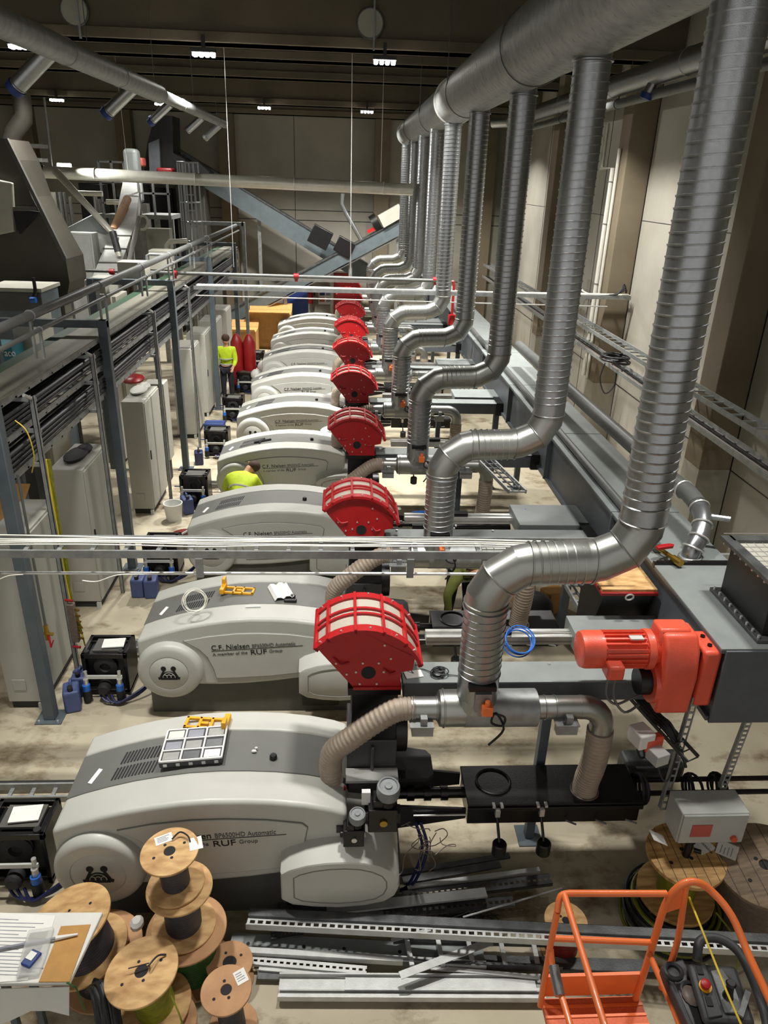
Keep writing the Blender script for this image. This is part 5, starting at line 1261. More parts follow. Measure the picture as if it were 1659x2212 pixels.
# black cable coil on the floor by the table
t = thing('cable_bundle', 'big bundle of black cable slung below the tilted drum by the cardboard table', 'cable', (-1.5, 3.3, 0))
for k in range(16):
    w = k / 15
    P = [V((-1.74 + 0.08 * w, 3.40, 0.30 + .12 * w)), V((-1.64 + 0.14 * w, 3.27, 0.50 + .06 * math.sin(w * 3))), V((-1.57 + 0.15 * w, 3.12, 0.44)), V((-1.52 + 0.15 * w, 2.98, 0.24)), V((-1.54 + 0.12 * w, 2.86, 0.04 + .05 * (k % 3)))]
    MB().tube(smooth_path([p + V((random.uniform(-.015, .015), random.uniform(-.015, .015), 0)) for p in P], 4), 0.013, 6).build('cable_strand', 'cable_black', t)
o = MB().tube(smooth_path([(-1.3, 3.0, 0.3), (-1.34, 2.9, 0.12), (-1.42, 2.8, 0.02)], 4), 0.006, 6).build('white_cable_end', 'cable_white'); tag(o, 'white cable end below the olive-green drum at the bottom photo edge', 'cable')
o = MB().ball((-1.46, 3.75, 0.52), (0.05, 0.06, 0.05), 10).build('crumpled_paper', 'paper'); tag(o, 'crumpled white and red paper between the tilted drum and the tall stack', 'paper')

# right hand drums
drum('slatted wooden drum with green cable below the hanging control box', 2.74, 4.10, 0.26, 0.30, 0.47, 0.15, 'cable_olive', 'wood', (0.05, -0.02), core=0.03, slats=True, tag_=(0.17, 0.06, 0.11, 0.15, -1.2), label_text='mmine')
t = thing('drum_spindle', 'rusty black spindle standing in the hub of the slatted drum', 'spindle', (2.74, 4.08, 0.72))
MB().cyl((2.72, 4.06, 0.70), (2.75, 4.09, 0.87), 0.03, seg=14).cyl((2.75, 4.09, 0.85), (2.79, 4.11, 0.89), 0.035, seg=12).build('rod', 'black_steel', t)
MB().cyl((2.77, 4.05, 0.80), (2.81, 4.02, 0.81), 0.018, seg=10).build('bolt_head', 'black_steel', t)
drum('weathered grey wooden drum with taupe cable at the right photo edge', 3.44, 4.02, 0.0, 0.36, 0.80, 0.31, 'cable_taupe', 'old_wood', (0.12, -0.2), core=0.045, slats=True, tag_=(-0.22, 0.16, 0.13, 0.15, 0.9))
drum('small drum of dark red cable behind the orange basket', 1.755, 3.84, 0.0, 0.165, 0.33, 0.13, 'cable_red', 'plywood', (0.03, 0), core=0.03)
t = thing('cable_coil', 'flat coil of dark cable on the floor around the slatted drum foot', 'cable coil', (2.75, 3.95, 0))
for k in range(22): MB().ring((2.72 + random.uniform(-.02, .02), 4.06 + random.uniform(-.02, .02), 0.015 + 0.024 * (k % 10)), 0.37 - 0.03 * (k % 4), 0.013, (random.uniform(-.04, .04), random.uniform(-.04, .04), 1), 36, 6).build('cable_turn', 'cable_black' if k % 3 else 'cable_olive', t)
o = MB().tube(smooth_path([(2.95, 3.85, 0.35), (3.08, 3.72, 0.2), (3.06, 3.6, 0.04), (2.9, 3.55, 0.02), (2.8, 3.62, 0.02)], 6), 0.008, 6).build('cable_tail', 'cable_olive'); tag(o, 'thin green cable tail looping down beside the slatted drum', 'cable')
o = MB().cbox((2.5, 4.12, 0.86), (0.14, 0.1, 0.004), 0.4, Matrix.Rotation(0.5, 4, 'Y')).build('paper_tag', 'paper'); tag(o, 'white paper tag hanging left of the control box above the slatted drum', 'paper')

# ------------------------------------------------------------------ cardboard covered table, lower left
tz = 1.12
t = thing('covered_table', 'table wrapped in white film with drawings on it, lower left corner', 'table', (-2.1, 2.9, 0))
c1, c2 = spot(222, 1970, z=tz), spot(150, 2123, z=tz)
tabx1, taby1, tabx2, taby2 = c1.x, c1.y, c2.x, c2.y
poly = [(-3.0, taby1 + 0.03), (tabx1, taby1), (tabx2, taby2), (-3.0, taby2 + 0.03)]
MB().prism(poly, 'z', tz - 0.03, tz).build('table_top', 'film', t, bevel=0.006)
sk = MB(); rows = []
for j in range(5):
    row = []
    for i in range(13):
        u = i / 12; x = -3.0 + (tabx2 + 3.0) * u
        row.append((x, taby2 - 0.012 - 0.05 * (j / 4) - 0.02 * math.sin(i * 1.7) * (j / 4), tz - 0.02 - (0.19 + 0.05 * math.sin(i * 0.9 + 1)) * j / 4))
    rows.append(row)
sk.loft(rows + [[(x, y + 0.004, z) for x, y, z in r_] for r_ in rows[::-1]], cap=False, closed=False).build('hanging_film', 'film', t)
for x, y in ((tabx2 - 0.5, taby2 + 0.2), (tabx1 - 0.5, taby1 - 0.08), (-2.9, taby2 + 0.1), (-2.9, taby1 - 0.1)):
    MB().box(x - 0.02, x + 0.02, y - 0.02, y + 0.02, 0, tz - 0.03).build('leg', 'post_paint', t)
def flat(px, z, m, name, label, cat, h=0.003):
    P = [spot(a, b, z=z) for a, b in px]
    o = MB().prism([(p.x, p.y) for p in P], 'z', z, z + h).build(name, m); return tag(o, label, cat)
flat([(0, 1972), (120, 1978), (95, 2060), (60, 2118), (0, 2122)], tz + 0.001, 'paper', 'drawing_sheet', 'white printed drawing sheet at the left edge of the film-wrapped table', 'paper')
b = MB()
for k in range(16):
    p, q = spot(0, 1985 + 8 * k, z=tz + .005), spot(40 + 18 * ((k * 7) % 4), 1987 + 8 * k, z=tz + .005)
    b.beam(p, q, 0.004, 0.0015)
o = b.build('print_line', 'print_grey'); o.name = 'sheet_print'; tag(o, 'grey printed table of lines on the drawing sheet', 'print'); o['kind'] = 'stuff'
flat([(132, 2002), (196, 1998), (150, 2122), (84, 2122)], tz + 0.001, 'cardboard', 'cardboard_piece', 'brown cardboard piece on the film-wrapped table', 'cardboard', 0.006)
t = thing('hardware_bag', 'clear plastic bag with blue and white plug on the film-wrapped table', 'bag', spot(85, 2075, z=tz))
q = [spot(a, b_, z=tz + 0.012) for a, b_ in ((62, 2012), (118, 2005), (100, 2070), (85, 2108), (35, 2116), (48, 2060))]
MB().prism([(p.x, p.y) for p in q], 'z', tz + 0.004, tz + 0.03).build('bag', 'bag_film', t, bevel=0.008)
p = spot(68, 2072, z=tz + 0.03)
MB().cbox(p, (0.07, 0.1, 0.03), -0.4).build('blue_plug', 'cap_blue', t, bevel=0.006)
MB().cbox(p + V((-0.002, 0.01, 0.018)), (0.045, 0.05, 0.004), -0.4).build('plug_label', 'paper', t)
p, q = spot(-5, 2050, z=tz + 0.02), spot(168, 2018, z=tz + 0.02)
t = thing('cable_with_tip', 'grey cable with white taped tip lying across the cardboard piece', 'cable', p)
MB().cyl(p, p.lerp(q, 0.75), 0.009, seg=8).build('cable', 'print_grey', t)
MB().cyl(p.lerp(q, 0.72), q, 0.014, 0.006, seg=8).build('taped_tip', 'paper', t)
p = spot(152, 2125, z=tz)
o = MB().tube(smooth_path([p + V((-0.02, 0, 0.01)), p + V((0.02, -.01, -.01)), p + V((0.03, 0, -.05)), p + V((0.05, 0.0, -.25))], 4), 0.005, 5).build('green_tie', 'cable_green'); tag(o, 'green tie at the front right corner of the film-wrapped table', 'tie')

# ------------------------------------------------------------------ steel profiles on the floor
def seg_pts(a, b_, z):
    return spot(*a, z=z), spot(*b_, z=z)
def perforated(name, label, a, b_, z, w, m='zinc', flange=0.04, slot=0.05, hole=0.45, lip=True):
    p, q = seg_pts(a, b_, z)
    d = (q - p); L = d.length; d.normalize(); sd = V((0, 0, 1)).cross(d)
    m4 = Matrix((d, sd, V((0, 0, 1)))).transposed().to_4x4(); m4.translation = p
    b = MB()
    hw = w * 0.5; hh = w * hole * 0.5
    b.box(0, L, -hw, -hh, 0, 0.003, m4).box(0, L, hh, hw, 0, 0.003, m4)
    n = int(L / slot)
    for i in range(n + 1):
        x = min(L - 0.012, i * slot)
        b.box(x, x + slot * 0.42, -hh, hh, 0, 0.003, m4)
    if flange:
        b.box(0, L, -hw, -hw + 0.003, -flange, 0.003, m4).box(0, L, hw - 0.003, hw, -flange, 0.003, m4)
        if lip: b.box(0, L, hw, hw + 0.10 * (w / 0.1) * 0.6, -flange, -flange + 0.003, m4)
    o = b.build(name, m, smooth=False); return tag(o, label, 'steel profile')
def strip(name, label, a, b_, z, w, m='zinc', h=0.004, flange=0.0, cat='steel profile'):
    p, q = seg_pts(a, b_, z)
    d = (q - p); L = d.length; d.normalize(); sd = V((0, 0, 1)).cross(d)
    m4 = Matrix((d, sd, V((0, 0, 1)))).transposed().to_4x4(); m4.translation = p
    b = MB().box(0, L, -w / 2, w / 2, 0, h, m4)
    if flange: b.box(0, L, -w / 2, -w / 2 + 0.004, -flange, 0, m4).box(0, L, w / 2 - 0.004, w / 2, -flange, 0, m4)
    o = b.build(name, m, smooth=False); return tag(o, label, cat)
p, q = spot(536, 1983, z=0.26), spot(1680, 2042, z=0.5)
t = thing('slotted_channel', 'long bright slotted channel lying across the whole pile of steel profiles', 'steel profile', p)
d = (q - p); L = d.length; d.normalize(); sd = V((0, 0, 1)).cross(d)
m4 = Matrix((d, sd, V((0, 0, 1)))).transposed().to_4x4(); m4.translation = p
b = MB().box(0, L, -0.075, -0.07, -0.03, 0.03, m4).box(0, L, -0.07, -0.045, 0, 0.004, m4).box(0, L, -0.018, 0.0, 0, 0.004, m4)
n = int(L / 0.062)
for i in range(n): b.box(i * 0.062, i * 0.062 + 0.022, -0.045, -0.018, 0, 0.004, m4)
b.build('slotted_web', 'zinc', t, smooth=False)
MB().box(0, L, 0.0, 0.005, 0, 0.03, m4).box(0, L, 0.005, 0.07, 0.026, 0.03, m4).box(0, L, 0.066, 0.07, -0.03, 0.03, m4).build('channel_back', 'dark_steel', t, smooth=False)
strip('flat_profile', 'pale flat steel profile behind the long slotted channel, below the pod', (706, 1968), (1050, 1930), 0.16, 0.085, 'zinc', 0.02)
perforated('perforated_strip', 'dark perforated strip in front of the pale flat profile', (828, 1972), (1110, 1946), 0.13, 0.09, 'dark_steel', 0.02, 0.05, 0.3, False)
strip('flat_profile', 'dark flat profile nearest to the pod cover at the pile back', (870, 1905), (1080, 1868), 0.1, 0.07, 'dark_steel', 0.02)
perforated('perforated_strip', 'long dark perforated strip at the back of the pile, ending below the weights', (870, 1936), (1190, 1898), 0.12, 0.1, 'dark_steel', 0.03, 0.05, 0.25, False)
strip('flat_profile', 'dark angle profile between the two back perforated strips', (880, 1918), (1165, 1880), 0.11, 0.04, 'zinc', 0.02, 0.02)
strip('flat_profile', 'dark flat profile at the far back of the pile with pale edge', (850, 1890), (1100, 1850), 0.09, 0.05, 'dark_steel', 0.02)
strip('flat_profile', 'dark wide profile under the pod cover at the pile left', (600, 1958), (960, 1958), 0.06, 0.13, 'dark_steel', 0.03)
strip('thin_rod', 'thin pale rod lying askew over the profiles, pointing to the upper right', (1000, 1982), (1214, 1919), 0.24, 0.012, 'zinc', 0.008)
t = strip('hole_plate', 'wide blue-grey plate with round holes, left middle of the profile pile', (498, 2036), (1045, 2066), 0.07, 0.16, 'trough_lid', 0.006)
for k, u in enumerate((0.07, 0.29, 0.45, 0.67)):
    p, q = seg_pts((498, 2036), (1045, 2066), 0.077); c_ = p.lerp(q, u)
    MB().cyl(c_, c_ + V((0, 0, 0.0015)), 0.014, seg=12).build('hole', 'ink', t)
perforated('perforated_strip', 'short perforated strip lying on the blue-grey holed plate', (585, 2022), (655, 2012), 0.12, 0.06, 'dark_steel', 0.02, 0.03, 0.35, False)
perforated('perforated_strip', 'perforated strip below the blue-grey holed plate, left', (542, 2074), (792, 2096), 0.08, 0.07, 'zinc', 0.02, 0.05, 0.25, False)
strip('flat_profile', 'narrow bright angle below the left perforated strip', (560, 2092), (748, 2108), 0.05, 0.05, 'zinc', 0.02, 0.02)
strip('flat_profile', 'dark narrow angle beside the small tagged drum', (556, 2108), (720, 2112), 0.03, 0.07, 'dark_steel', 0.02)
strip('flat_profile', 'long dark channel in the pile middle, in front of the holed plate', (520, 2054), (1050, 2085), 0.10, 0.045, 'zinc', 0.02, 0.03)
strip('flat_profile', 'slim bright profile in front of the ladder piece', (930, 2092), (1165, 2112), 0.09, 0.03, 'zinc', 0.012)
strip('flat_profile', 'dark broad strip at the pile right, passing behind the orange basket', (1045, 2080), (1420, 2090), 0.04, 0.1, 'dark_steel', 0.02)
o = strip('wide_channel', 'wide galvanised channel in front of all other profiles', (602, 2135), (1172, 2138), 0.08, 0.02, 'zinc', 0.004)
p, q = seg_pts((602, 2135), (1172, 2138), 0.05)
b = MB().beam(p, q, 0.17, 0.006).beam(p + V((0, .085, 0.02)), q + V((0, .085, 0.02)), 0.012, 0.05).beam(p + V((0, -.085, 0.02)), q + V((0, -.085, 0.02)), 0.012, 0.05).beam(p.lerp(q, 0.25) + V((0, 0.02, 0.02)), q + V((-0.05, 0.02, 0.02)), 0.09, 0.02)
o2 = b.build('channel_body', 'zinc', None, smooth=False)
o2.parent = o; o2.location = V(o2['_w']) - V(o['_w'])
strip('diagonal_strip', 'flat steel strip lying diagonally over the ladder piece', (864, 2108), (1062, 2034), 0.2, 0.06, 'zinc', 0.006)
strip('diagonal_strip', 'small pale strip pointing up beneath the long slotted channel', (845, 2032), (930, 2008), 0.15, 0.03, 'zinc', 0.006)
t = thing('ladder_piece', 'short cable ladder piece lying in the pile between holed plate and basket', 'cable ladder', spot(1000, 2050, z=0.05))
for (a, b_) in (((850, 2030), (1230, 2040)), ((870, 2080), (1215, 2092))):
    p, q = seg_pts(a, b_, 0.1); MB().beam(p, q, 0.02, 0.06).build('rail', 'dark_steel', t)
for x in (878, 945, 1010, 1080, 1150):
    p, q = seg_pts((x, 2026), (x + 12, 2086), 0.12); MB().beam(p, q, 0.035, 0.02).build('rung', 'zinc', t)

# ------------------------------------------------------------------ orange lift basket, lower right
t = thing('lift_basket', 'orange tubular work platform with black control panel, lower right corner', 'lift', (1.65, 2.3, 0))
TR = 0.018
xl, xr, yb, yf = 1.235, 1.845, 2.83, 1.6
zt_, zm, zb = 1.90, 1.53, 1.22
def rail(name, pts, r_=TR, m='orange'): return MB().tube(pts, r_, 12).build(name, m, t)
rail('top_rail', smooth_path([(xl - 0.02, yb - 0.05, zt_ - 0.08), (xl + 0.0, yb - 0.01, zt_ - 0.01), (xl + 0.05, yb, zt_)], 4) + [V((xr, yb, zt_ - 0.02))])
rail('mid_rail', [(xl, yb, zm), (xr - 0.01, yb, zm - 0.06)])
MB().box(xl, xr, yb - 0.01, yb + 0.01, 1.02, 1.2).build('toe_board', 'orange', t)
rail('corner_post', [(xl - 0.02, yb - 0.05, zt_ - 0.08), (xl - 0.025, yb - 0.05, zm), (xl - 0.02, yb - 0.05, 1.0)])
rail('side_rail', [(xl + 0.02, yb, zt_), (xl + 0.02, 2.4, zt_), (xl + 0.02, yf, zt_)])
rail('side_mid_rail', smooth_path([(xl - 0.02, yb - 0.05, zm - 0.02), (xl - 0.02, yb - 0.16, zm - 0.08), (xl - 0.0, yb - 0.4, zm - 0.1), (xl - 0.0, yf, zm - 0.1)], 4))
MB().cyl((xl - 0.02, yb - 0.13, zm - 0.05), (xl - 0.015, yb - 0.27, zm - 0.095), 0.03, seg=12).build('clamp_sleeve', 'galv', t)
MB().cyl((xl + 0.0, yb - 0.46, zm - 0.1), (xl + 0.0, yb - 0.62, zm - 0.1), TR + 0.002, seg=12).build('warning_band', 'yellow', t)
MB().box(xl, xr, yf, yb, 0.95, 0.985).build('platform_floor', 'orange_mesh', t)
b = MB()
for i in range(18): b.box(xl, xr, yb - 0.06 - 0.06 * i, yb - 0.045 - 0.06 * i, 0.985, 0.992)
b.build('floor_grip', 'orange', t)
# hoop round the control panel
H = smooth_path([(xr - 0.03, yb - 0.02, 0.98), (xr, yb, 1.45), (xr + 0.01, yb, 1.78), (xr + 0.06, yb + 0.0, 1.93), (xr + 0.14, yb, 1.97), (xr + 0.24, yb - 0.02, 1.92), (xr + 0.33, yb - 0.12, 1.84), (xr + 0.38, yb - 0.28, 1.72), (xr + 0.42, yb - 0.55, 1.62), (xr + 0.44, yf, 1.5)], 5)
rail('hoop', H, 0.021)
rail('inner_post', smooth_path([(xr + 0.10, yb, 1.95), (xr + 0.12, yb - 0.01, 1.7), (xr + 0.13, yb - 0.02, 1.5), (xr + 0.10, yb - 0.06, 1.38), (xr + 0.06, yb - 0.1, 1.2)], 4))
MB().prism([(xr, 1.72), (xr + 0.13, 1.78), (xr + 0.12, 1.9), (xr + 0.05, 1.93)], 'y', yb - 0.008, yb + 0.008).build('gusset', 'orange', t)
rail('inner_rail', [(xr - 0.02, yb - 0.02, 1.40), (xr + 0.03, yb - 0.3, 1.32), (xr + 0.03, yf, 1.28)])
b = MB().prism([(xr + 0.0, yb - 0.12), (xr + 0.15, yb - 0.08), (xr + 0.18, yb - 0.35), (xr + 0.17, yf), (xr + 0.03, yf), (xr + 0.02, yb - 0.45)], 'z', 1.36, 1.44)
tr_ = b.build('tool_tray', 'panel_plastic', t, bevel=0.012)
MB().prism([(xr + 0.04, yb - 0.2), (xr + 0.13, yb - 0.18), (xr + 0.15, yb - 0.4), (xr + 0.14, yf), (xr + 0.06, yf)], 'z', 1.441, 1.444).build('tray_recess', 'black', tr_)
for yy in (yb - 0.16, yb - 0.27): MB().ring((xr + 0.06 + (0.05 if yy < yb - 0.2 else 0), yy, 1.447), 0.045, 0.012, seg=20).build('cup_holder', 'panel_plastic', tr_)
MB().ball((xr + 0.1, yb - 0.30, 1.45), (0.05, 0.06, 0.02), 12).build('glove', 'cable_taupe', tr_)
Mx = Matrix.Translation((xr + 0.17, yb - 0.32, 1.55)) @ Matrix.Scale(0.8, 4) @ Matrix.Rotation(-0.1, 4, 'Z') @ Matrix.Rotation(0.12, 4, 'X')
cp = MB().box(-0.1, 0.24, -0.22, 0.16, -0.06, 0.0, Mx).build('control_panel', 'panel_plastic', t, bevel=0.03, segs=3)
b = MB().prism([(-0.06, 0.12), (0.02, 0.15), (0.03, -0.18), (-0.07, -0.2)], 'z', 0.0, 0.012, Mx)
b.build('switch_plate', 'panel_plastic', cp, bevel=0.004)
MB().cyl(Mx @ V((-0.03, -0.005, 0.012)), Mx @ V((-0.03, -0.005, 0.018)), 0.034, seg=20).build('stop_ring', 'yellow', cp)
MB().lathe([(0.022, 0), (0.026, 0.02), (0.026, 0.03), (0.02, 0.034)], Mx @ V((-0.035, -0.005, 0.018)), Mx.to_3x3() @ V((0, 0, 1)), 16).build('stop_button', 'red_paint', cp)
for (x, y) in ((-0.035, 0.1), (-0.035, -0.1)): MB().box(x - 0.02, x + 0.02, y - 0.028, y + 0.028, 0.012, 0.02, Mx).build('rocker_switch', 'rubber', cp)
MB().prism([(0.04, 0.1), (0.12, 0.12), (0.17, 0.0), (0.17, -0.16), (0.05, -0.16)], 'z', 0.0, 0.02, Mx).build('joystick_plate', 'knob_grey', cp, bevel=0.004)
MB().lathe([(0.03, 0), (0.024, 0.02), (0.02, 0.07), (0.028, 0.09), (0.02, 0.1)], Mx @ V((0.10, -0.06, 0.02)), Mx.to_3x3() @ V((0, 0.2, 1)), 14).build('joystick', 'black', cp)
MB().tube([Mx @ V(p) for p in smooth_path([(-0.02, 0.18, -0.02), (0.03, 0.30, 0.02), (0.16, 0.32, 0.03), (0.27, 0.24, 0.03), (0.31, 0.05, 0.02), (0.31, -0.2, 0.0), (0.24, -0.3, -0.01), (0.05, -0.31, -0.02), (-0.06, -0.26, -0.03)], 5)], 0.026, 12).build('guard_bar', 'panel_plastic', cp)
MB().box(0.2, 0.235, -0.07, 0.12, 0.01, 0.03, Mx @ Matrix.Rotation(-0.6, 4, 'Z')).build('label_strip', 'knob_grey', cp)
MB().prism([(xr + 0.32, yf), (xr + 0.5, yf), (xr + 0.5, yb - 0.45), (xr + 0.36, yb - 0.52), (xr + 0.3, yb - 0.66)], 'z', 1.3, 1.42).build('corner_cover', 'orange', t, bevel=0.015)
w_ = MB().cyl((xr - 0.06, 2.25, 0.85), (xr + 0.06, 2.25, 0.85), 0.17, seg=24).build('battery_pod', 'black', t, bevel=0.01)
MB().box(1.42, 1.72, 2.0, 2.4, 0.0, 0.95).build('mast_column', 'orange', t, bevel=0.01)
MB().box(1.25, 1.85, 1.7, 2.75, 0.0, 0.12).build('chassis', 'panel_plastic', t, bevel=0.02)
o = MB().tube([(xr + 0.13, yb - 0.01, 1.86), (xr + 0.165, yb - 0.45, 1.72), (xr + 0.2, yf, 1.6)], 0.006, 6).build('yellow_cord', 'yellow_line'); tag(o, 'taut yellow cord running from the orange hoop over the control panel', 'cord')
# ------------------------------------------------------------------ far end and left background
t = thing('sloping_conveyor', 'blue-grey conveyor rising to the right before the back wall', 'conveyor', (-3.4, 27.5, 0))
a, c_ = V((-4.2, 27.5, 0.72)), V((3.0, 27.5, 4.55))
MB().beam(a, c_, 0.5, 0.42).build('trough', 'conv_blue', t, smooth=False)
MB().beam(a + V((0, 0, 0.26)), c_ + V((0, 0, 0.26)), 0.56, 0.04).build('lid', 'dark_steel', t, smooth=False)
MB().beam(a + V((0.12, 0, -0.24)), c_ + V((0.12, 0, -0.24)), 0.56, 0.03).build('lower_edge', 'galv', t, smooth=False)
for u in (0.3, 0.62, 0.85):
    p = a.lerp(c_, u); MB().box(p.x - 0.06, p.x + 0.06, 27.3, 27.42, 0, p.z - 0.2).build('leg', 'galv_dull', t)
p = a.lerp(c_, 0.77)
MB().cyl(p + V((-0.3, 0, 0.35)), p + V((-0.1, 0, 0.48)), 0.34, seg=20).build('motor_shield', 'black_steel', t)
MB().beam(p + V((-0.05, -0.1, 0.5)), p + V((0.65, -0.1, 0.9)), 0.5, 0.42).build('motor_hood', 'pale_panel', t, smooth=False)
MB().beam(p + V((-0.5, -0.2, 0.16)), p + V((-0.1, -0.2, 0.36)), 0.2, 0.1).build('red_bracket', 'red_paint', t)
t = thing('sloping_conveyor', 'blue-grey conveyor descending from the upper left to the right-hand conveyor', 'conveyor', (-3, 28.4, 0))
a2, c2_ = V((-5.6, 28.4, 5.85)), V((0.9, 28.4, 2.3))
MB().beam(a2, c2_, 0.5, 0.62).build('trough', 'conv_blue', t, smooth=False)
MB().beam(a2 + V((0, 0, 0.36)), c2_ + V((0, 0, 0.36)), 0.56, 0.05).build('lid', 'dark_steel', t, smooth=False)
for u in (0.4, 0.8):
    p = a2.lerp(c2_, u); MB().box(p.x - 0.06, p.x + 0.06, 28.5, 28.62, 0, p.z - 0.3).build('leg', 'galv_dull', t)
for px, py, s, lab in ((692, 512, 0.72, 'dark square box on the joint of the two sloping conveyors, left one'), (744, 533, 0.62, 'dark square box on the joint of the two sloping conveyors, right one')):
    p = spot(px, py, y=27.4)
    o = MB().cbox(p, (s, 0.4, s * 0.85), 0, Matrix.Rotation(0.45, 4, 'Y')).build('square_box', 'black', bevel=0.02); tag(o, lab, 'box')
t = thing('flexible_pipe', 'pale jointed pipe standing on the right-rising conveyor', 'pipe', spot(778, 515, y=27.3))
MB().tube([spot(780, 518, y=27.3), spot(748, 462, y=27.3), spot(738, 440, y=27.3), spot(740, 418, y=27.3)], 0.075, 12).build('pipe', 'galv', t)
# cartons, extinguisher, red cabinet at the back wall
for k, (x, y, w_, d, h, lab, m_) in enumerate(((-2.55, 26.6, 1.5, 1.1, 1.15, 'large brown carton with open flaps in the far left corner behind the presses', 'cardboard'), (-3.3, 25.2, 0.9, 0.9, 0.8, 'smaller brown carton in front of the large far carton', 'cardboard'), (-1.75, 28.6, 0.9, 0.7, 2.0, 'dark blue cabinet standing at the back wall', 'cap_blue'))):
    t = thing('carton' if k < 2 else 'blue_cabinet', lab, 'carton' if k < 2 else 'cabinet', (x, y, 0))
    MB().box(x - w_ / 2, x + w_ / 2, y - d / 2, y + d / 2, 0, h).build('carton_body' if k < 2 else 'body', m_, t)
    if k < 2:
        MB().loft([[(x - w_ / 2, y - d / 2, h), (x + w_ / 2, y - d / 2, h), (x + w_ / 2, y - d / 2 - 0.3, h + 0.12), (x - w_ / 2, y - d / 2 - 0.3, h + 0.12)], [(x - w_ / 2, y - d / 2, h + 0.01), (x + w_ / 2, y - d / 2, h + 0.01), (x + w_ / 2, y - d / 2 - 0.3, h + 0.13), (x - w_ / 2, y - d / 2 - 0.3, h + 0.13)]]).build('flap', 'cardboard', t)
        MB().loft([[(x - w_ / 2, y + d / 2, h), (x + w_ / 2, y + d / 2, h), (x + w_ / 2, y + d / 2 + 0.2, h + 0.2), (x - w_ / 2, y + d / 2 + 0.2, h + 0.2)], [(x - w_ / 2, y + d / 2, h + 0.01), (x + w_ / 2, y + d / 2, h + 0.01), (x + w_ / 2, y + d / 2 + 0.2, h + 0.21), (x - w_ / 2, y + d / 2 + 0.2, h + 0.21)]]).build('flap', 'cardboard', t)
    else: MB().box(x - w_ / 2 + 0.05, x + w_ / 2 - 0.05, y - d / 2 - 0.01, y - d / 2, 0.1, h - 0.1).build('door', 'cap_blue', t)
t = thing('pallet_boards', 'pale wooden boards lying on the floor left of the seventh press', 'boards', (-2.6, 22.4, 0))
for k in range(3): MB().cbox((-2.6 + .1 * k, 22.0 + 0.5 * k, 0.05 + .06 * (k % 2)), (0.9, 0.18, 0.05), 0.15 * k).build('board', 'plywood', t)
t = thing('fire_extinguisher', 'red fire extinguisher on the far wall left of the white notice', 'fire extinguisher', (-1.25, 29.8, 1.3))
MB().lathe([(0.09, 0), (0.1, 0.05), (0.1, 0.5), (0.05, 0.6), (0.03, 0.66)], (-1.25, 29.8, 1.0), seg=16).build('cylinder', 'ext_red', t)
MB().tube(smooth_path([(-1.25, 29.8, 1.66), (-1.12, 29.78, 1.6), (-1.1, 29.76, 1.3)], 4), 0.02, 6).build('hose', 'black', t)
t = thing('notice', 'white notice with small pictures on the far wall beside the fire extinguisher', 'notice', (-0.65, 29.97, 1.25))
MB().box(-0.95, -0.4, 29.96, 29.985, 0.95, 1.55).build('sheet', 'paper', t)
for k in range(4): MB().box(-0.9 + .25 * (k % 2), -0.7 + .25 * (k % 2), 29.955, 29.96, 1.05 + .24 * (k // 2), 1.22 + .24 * (k // 2)).build('picture', ('label_red', 'print_grey', 'cap_blue', 'print_grey')[k], t)
t = thing('red_cabinet', 'tall dark red cabinet behind the farthest red guards', 'cabinet', (0.0, 28.9, 0))
MB().box(-0.45, 0.5, 28.6, 29.2, 0, 2.3).build('body', 'ext_red', t, bevel=0.02)
MB().box(-0.4, 0.45, 28.585, 28.6, 0.2, 2.2).build('door', 'ext_red', t, bevel=0.01)
t = thing('cylinder_trolley', 'red gas cylinder group standing left of the eighth press', 'gas cylinder', (-2.75, 20.6, 0))
for k in range(2): MB().lathe([(0.16, 0), (0.17, 0.05), (0.17, 1.15), (0.1, 1.32), (0.05, 1.38)], (-2.9 + 0.34 * k, 20.6, 0.15), seg=18).build('cylinder', 'ext_red', t)
MB().box(-3.12, -2.35, 20.4, 20.85, 0.05, 0.14).build('trolley_base', 'black', t)
for k, (x, y, r_, lab) in enumerate(((-2.35, 20.2, 0.16, 'white round can right of the red gas cylinders'), (-2.2, 20.9, 0.2, 'white plastic sack right of the red gas cylinders, rear one'))):
    o = MB().ball((x, y, r_ + 0.35), r_, 14).cyl((x, y, 0), (x, y, 0.5), r_ * 0.8, seg=14).build('white_can', 'white_plastic'); tag(o, lab, 'can')

# left part of the hall -------------------------------------------------------
def outline(name, label, cat, px, y0, depth, m, part='body', group=None):
    P = [spot(a, b_, y=y0) for a, b_ in px]
    t = thing(name, label, cat, (sum(p.x for p in P) / len(P), y0, min(p.z for p in P)), group)
    MB().prism([(p.x, p.z) for p in P], 'y', y0, y0 + depth).build(part, m, t, smooth=False)
    return t
# big sheet-metal hopper
hb = outline('sheet_hopper', 'huge brownish sheet metal hopper at the left photo edge', 'hopper', [(-90, 290), (14, 300), (38, 345), (68, 425), (108, 500), (142, 560), (150, 610), (142, 660), (40, 660), (-90, 640)], 14.6, 1.0, 'sheet_brown')
P = [spot(a, b_, y=14.55) for a, b_ in ((-60, 375), (28, 395), (34, 500), (-60, 520))]
MB().prism([(p.x, p.z) for p in P], 'y', 14.45, 14.6).build('hatch', 'pale_panel', hb, bevel=0.02)
P = [spot(a, b_, y=14.55) for a, b_ in ((30, 455), (68, 455), (88, 458), (44, 505))]
MB().prism([(p.x, p.z) for p in P], 'y', 14.5, 14.6).build('opening', 'ink', hb)
MB().beam(spot(-20, 452, y=14.5), spot(80, 450, y=14.5), 0.06, 0.06).build('stiffener', 'base_grey', hb)
MB().beam(spot(14, 300, y=14.5), spot(142, 560, y=14.5), 0.08, 0.06).build('edge_trim', 'base_grey', hb)
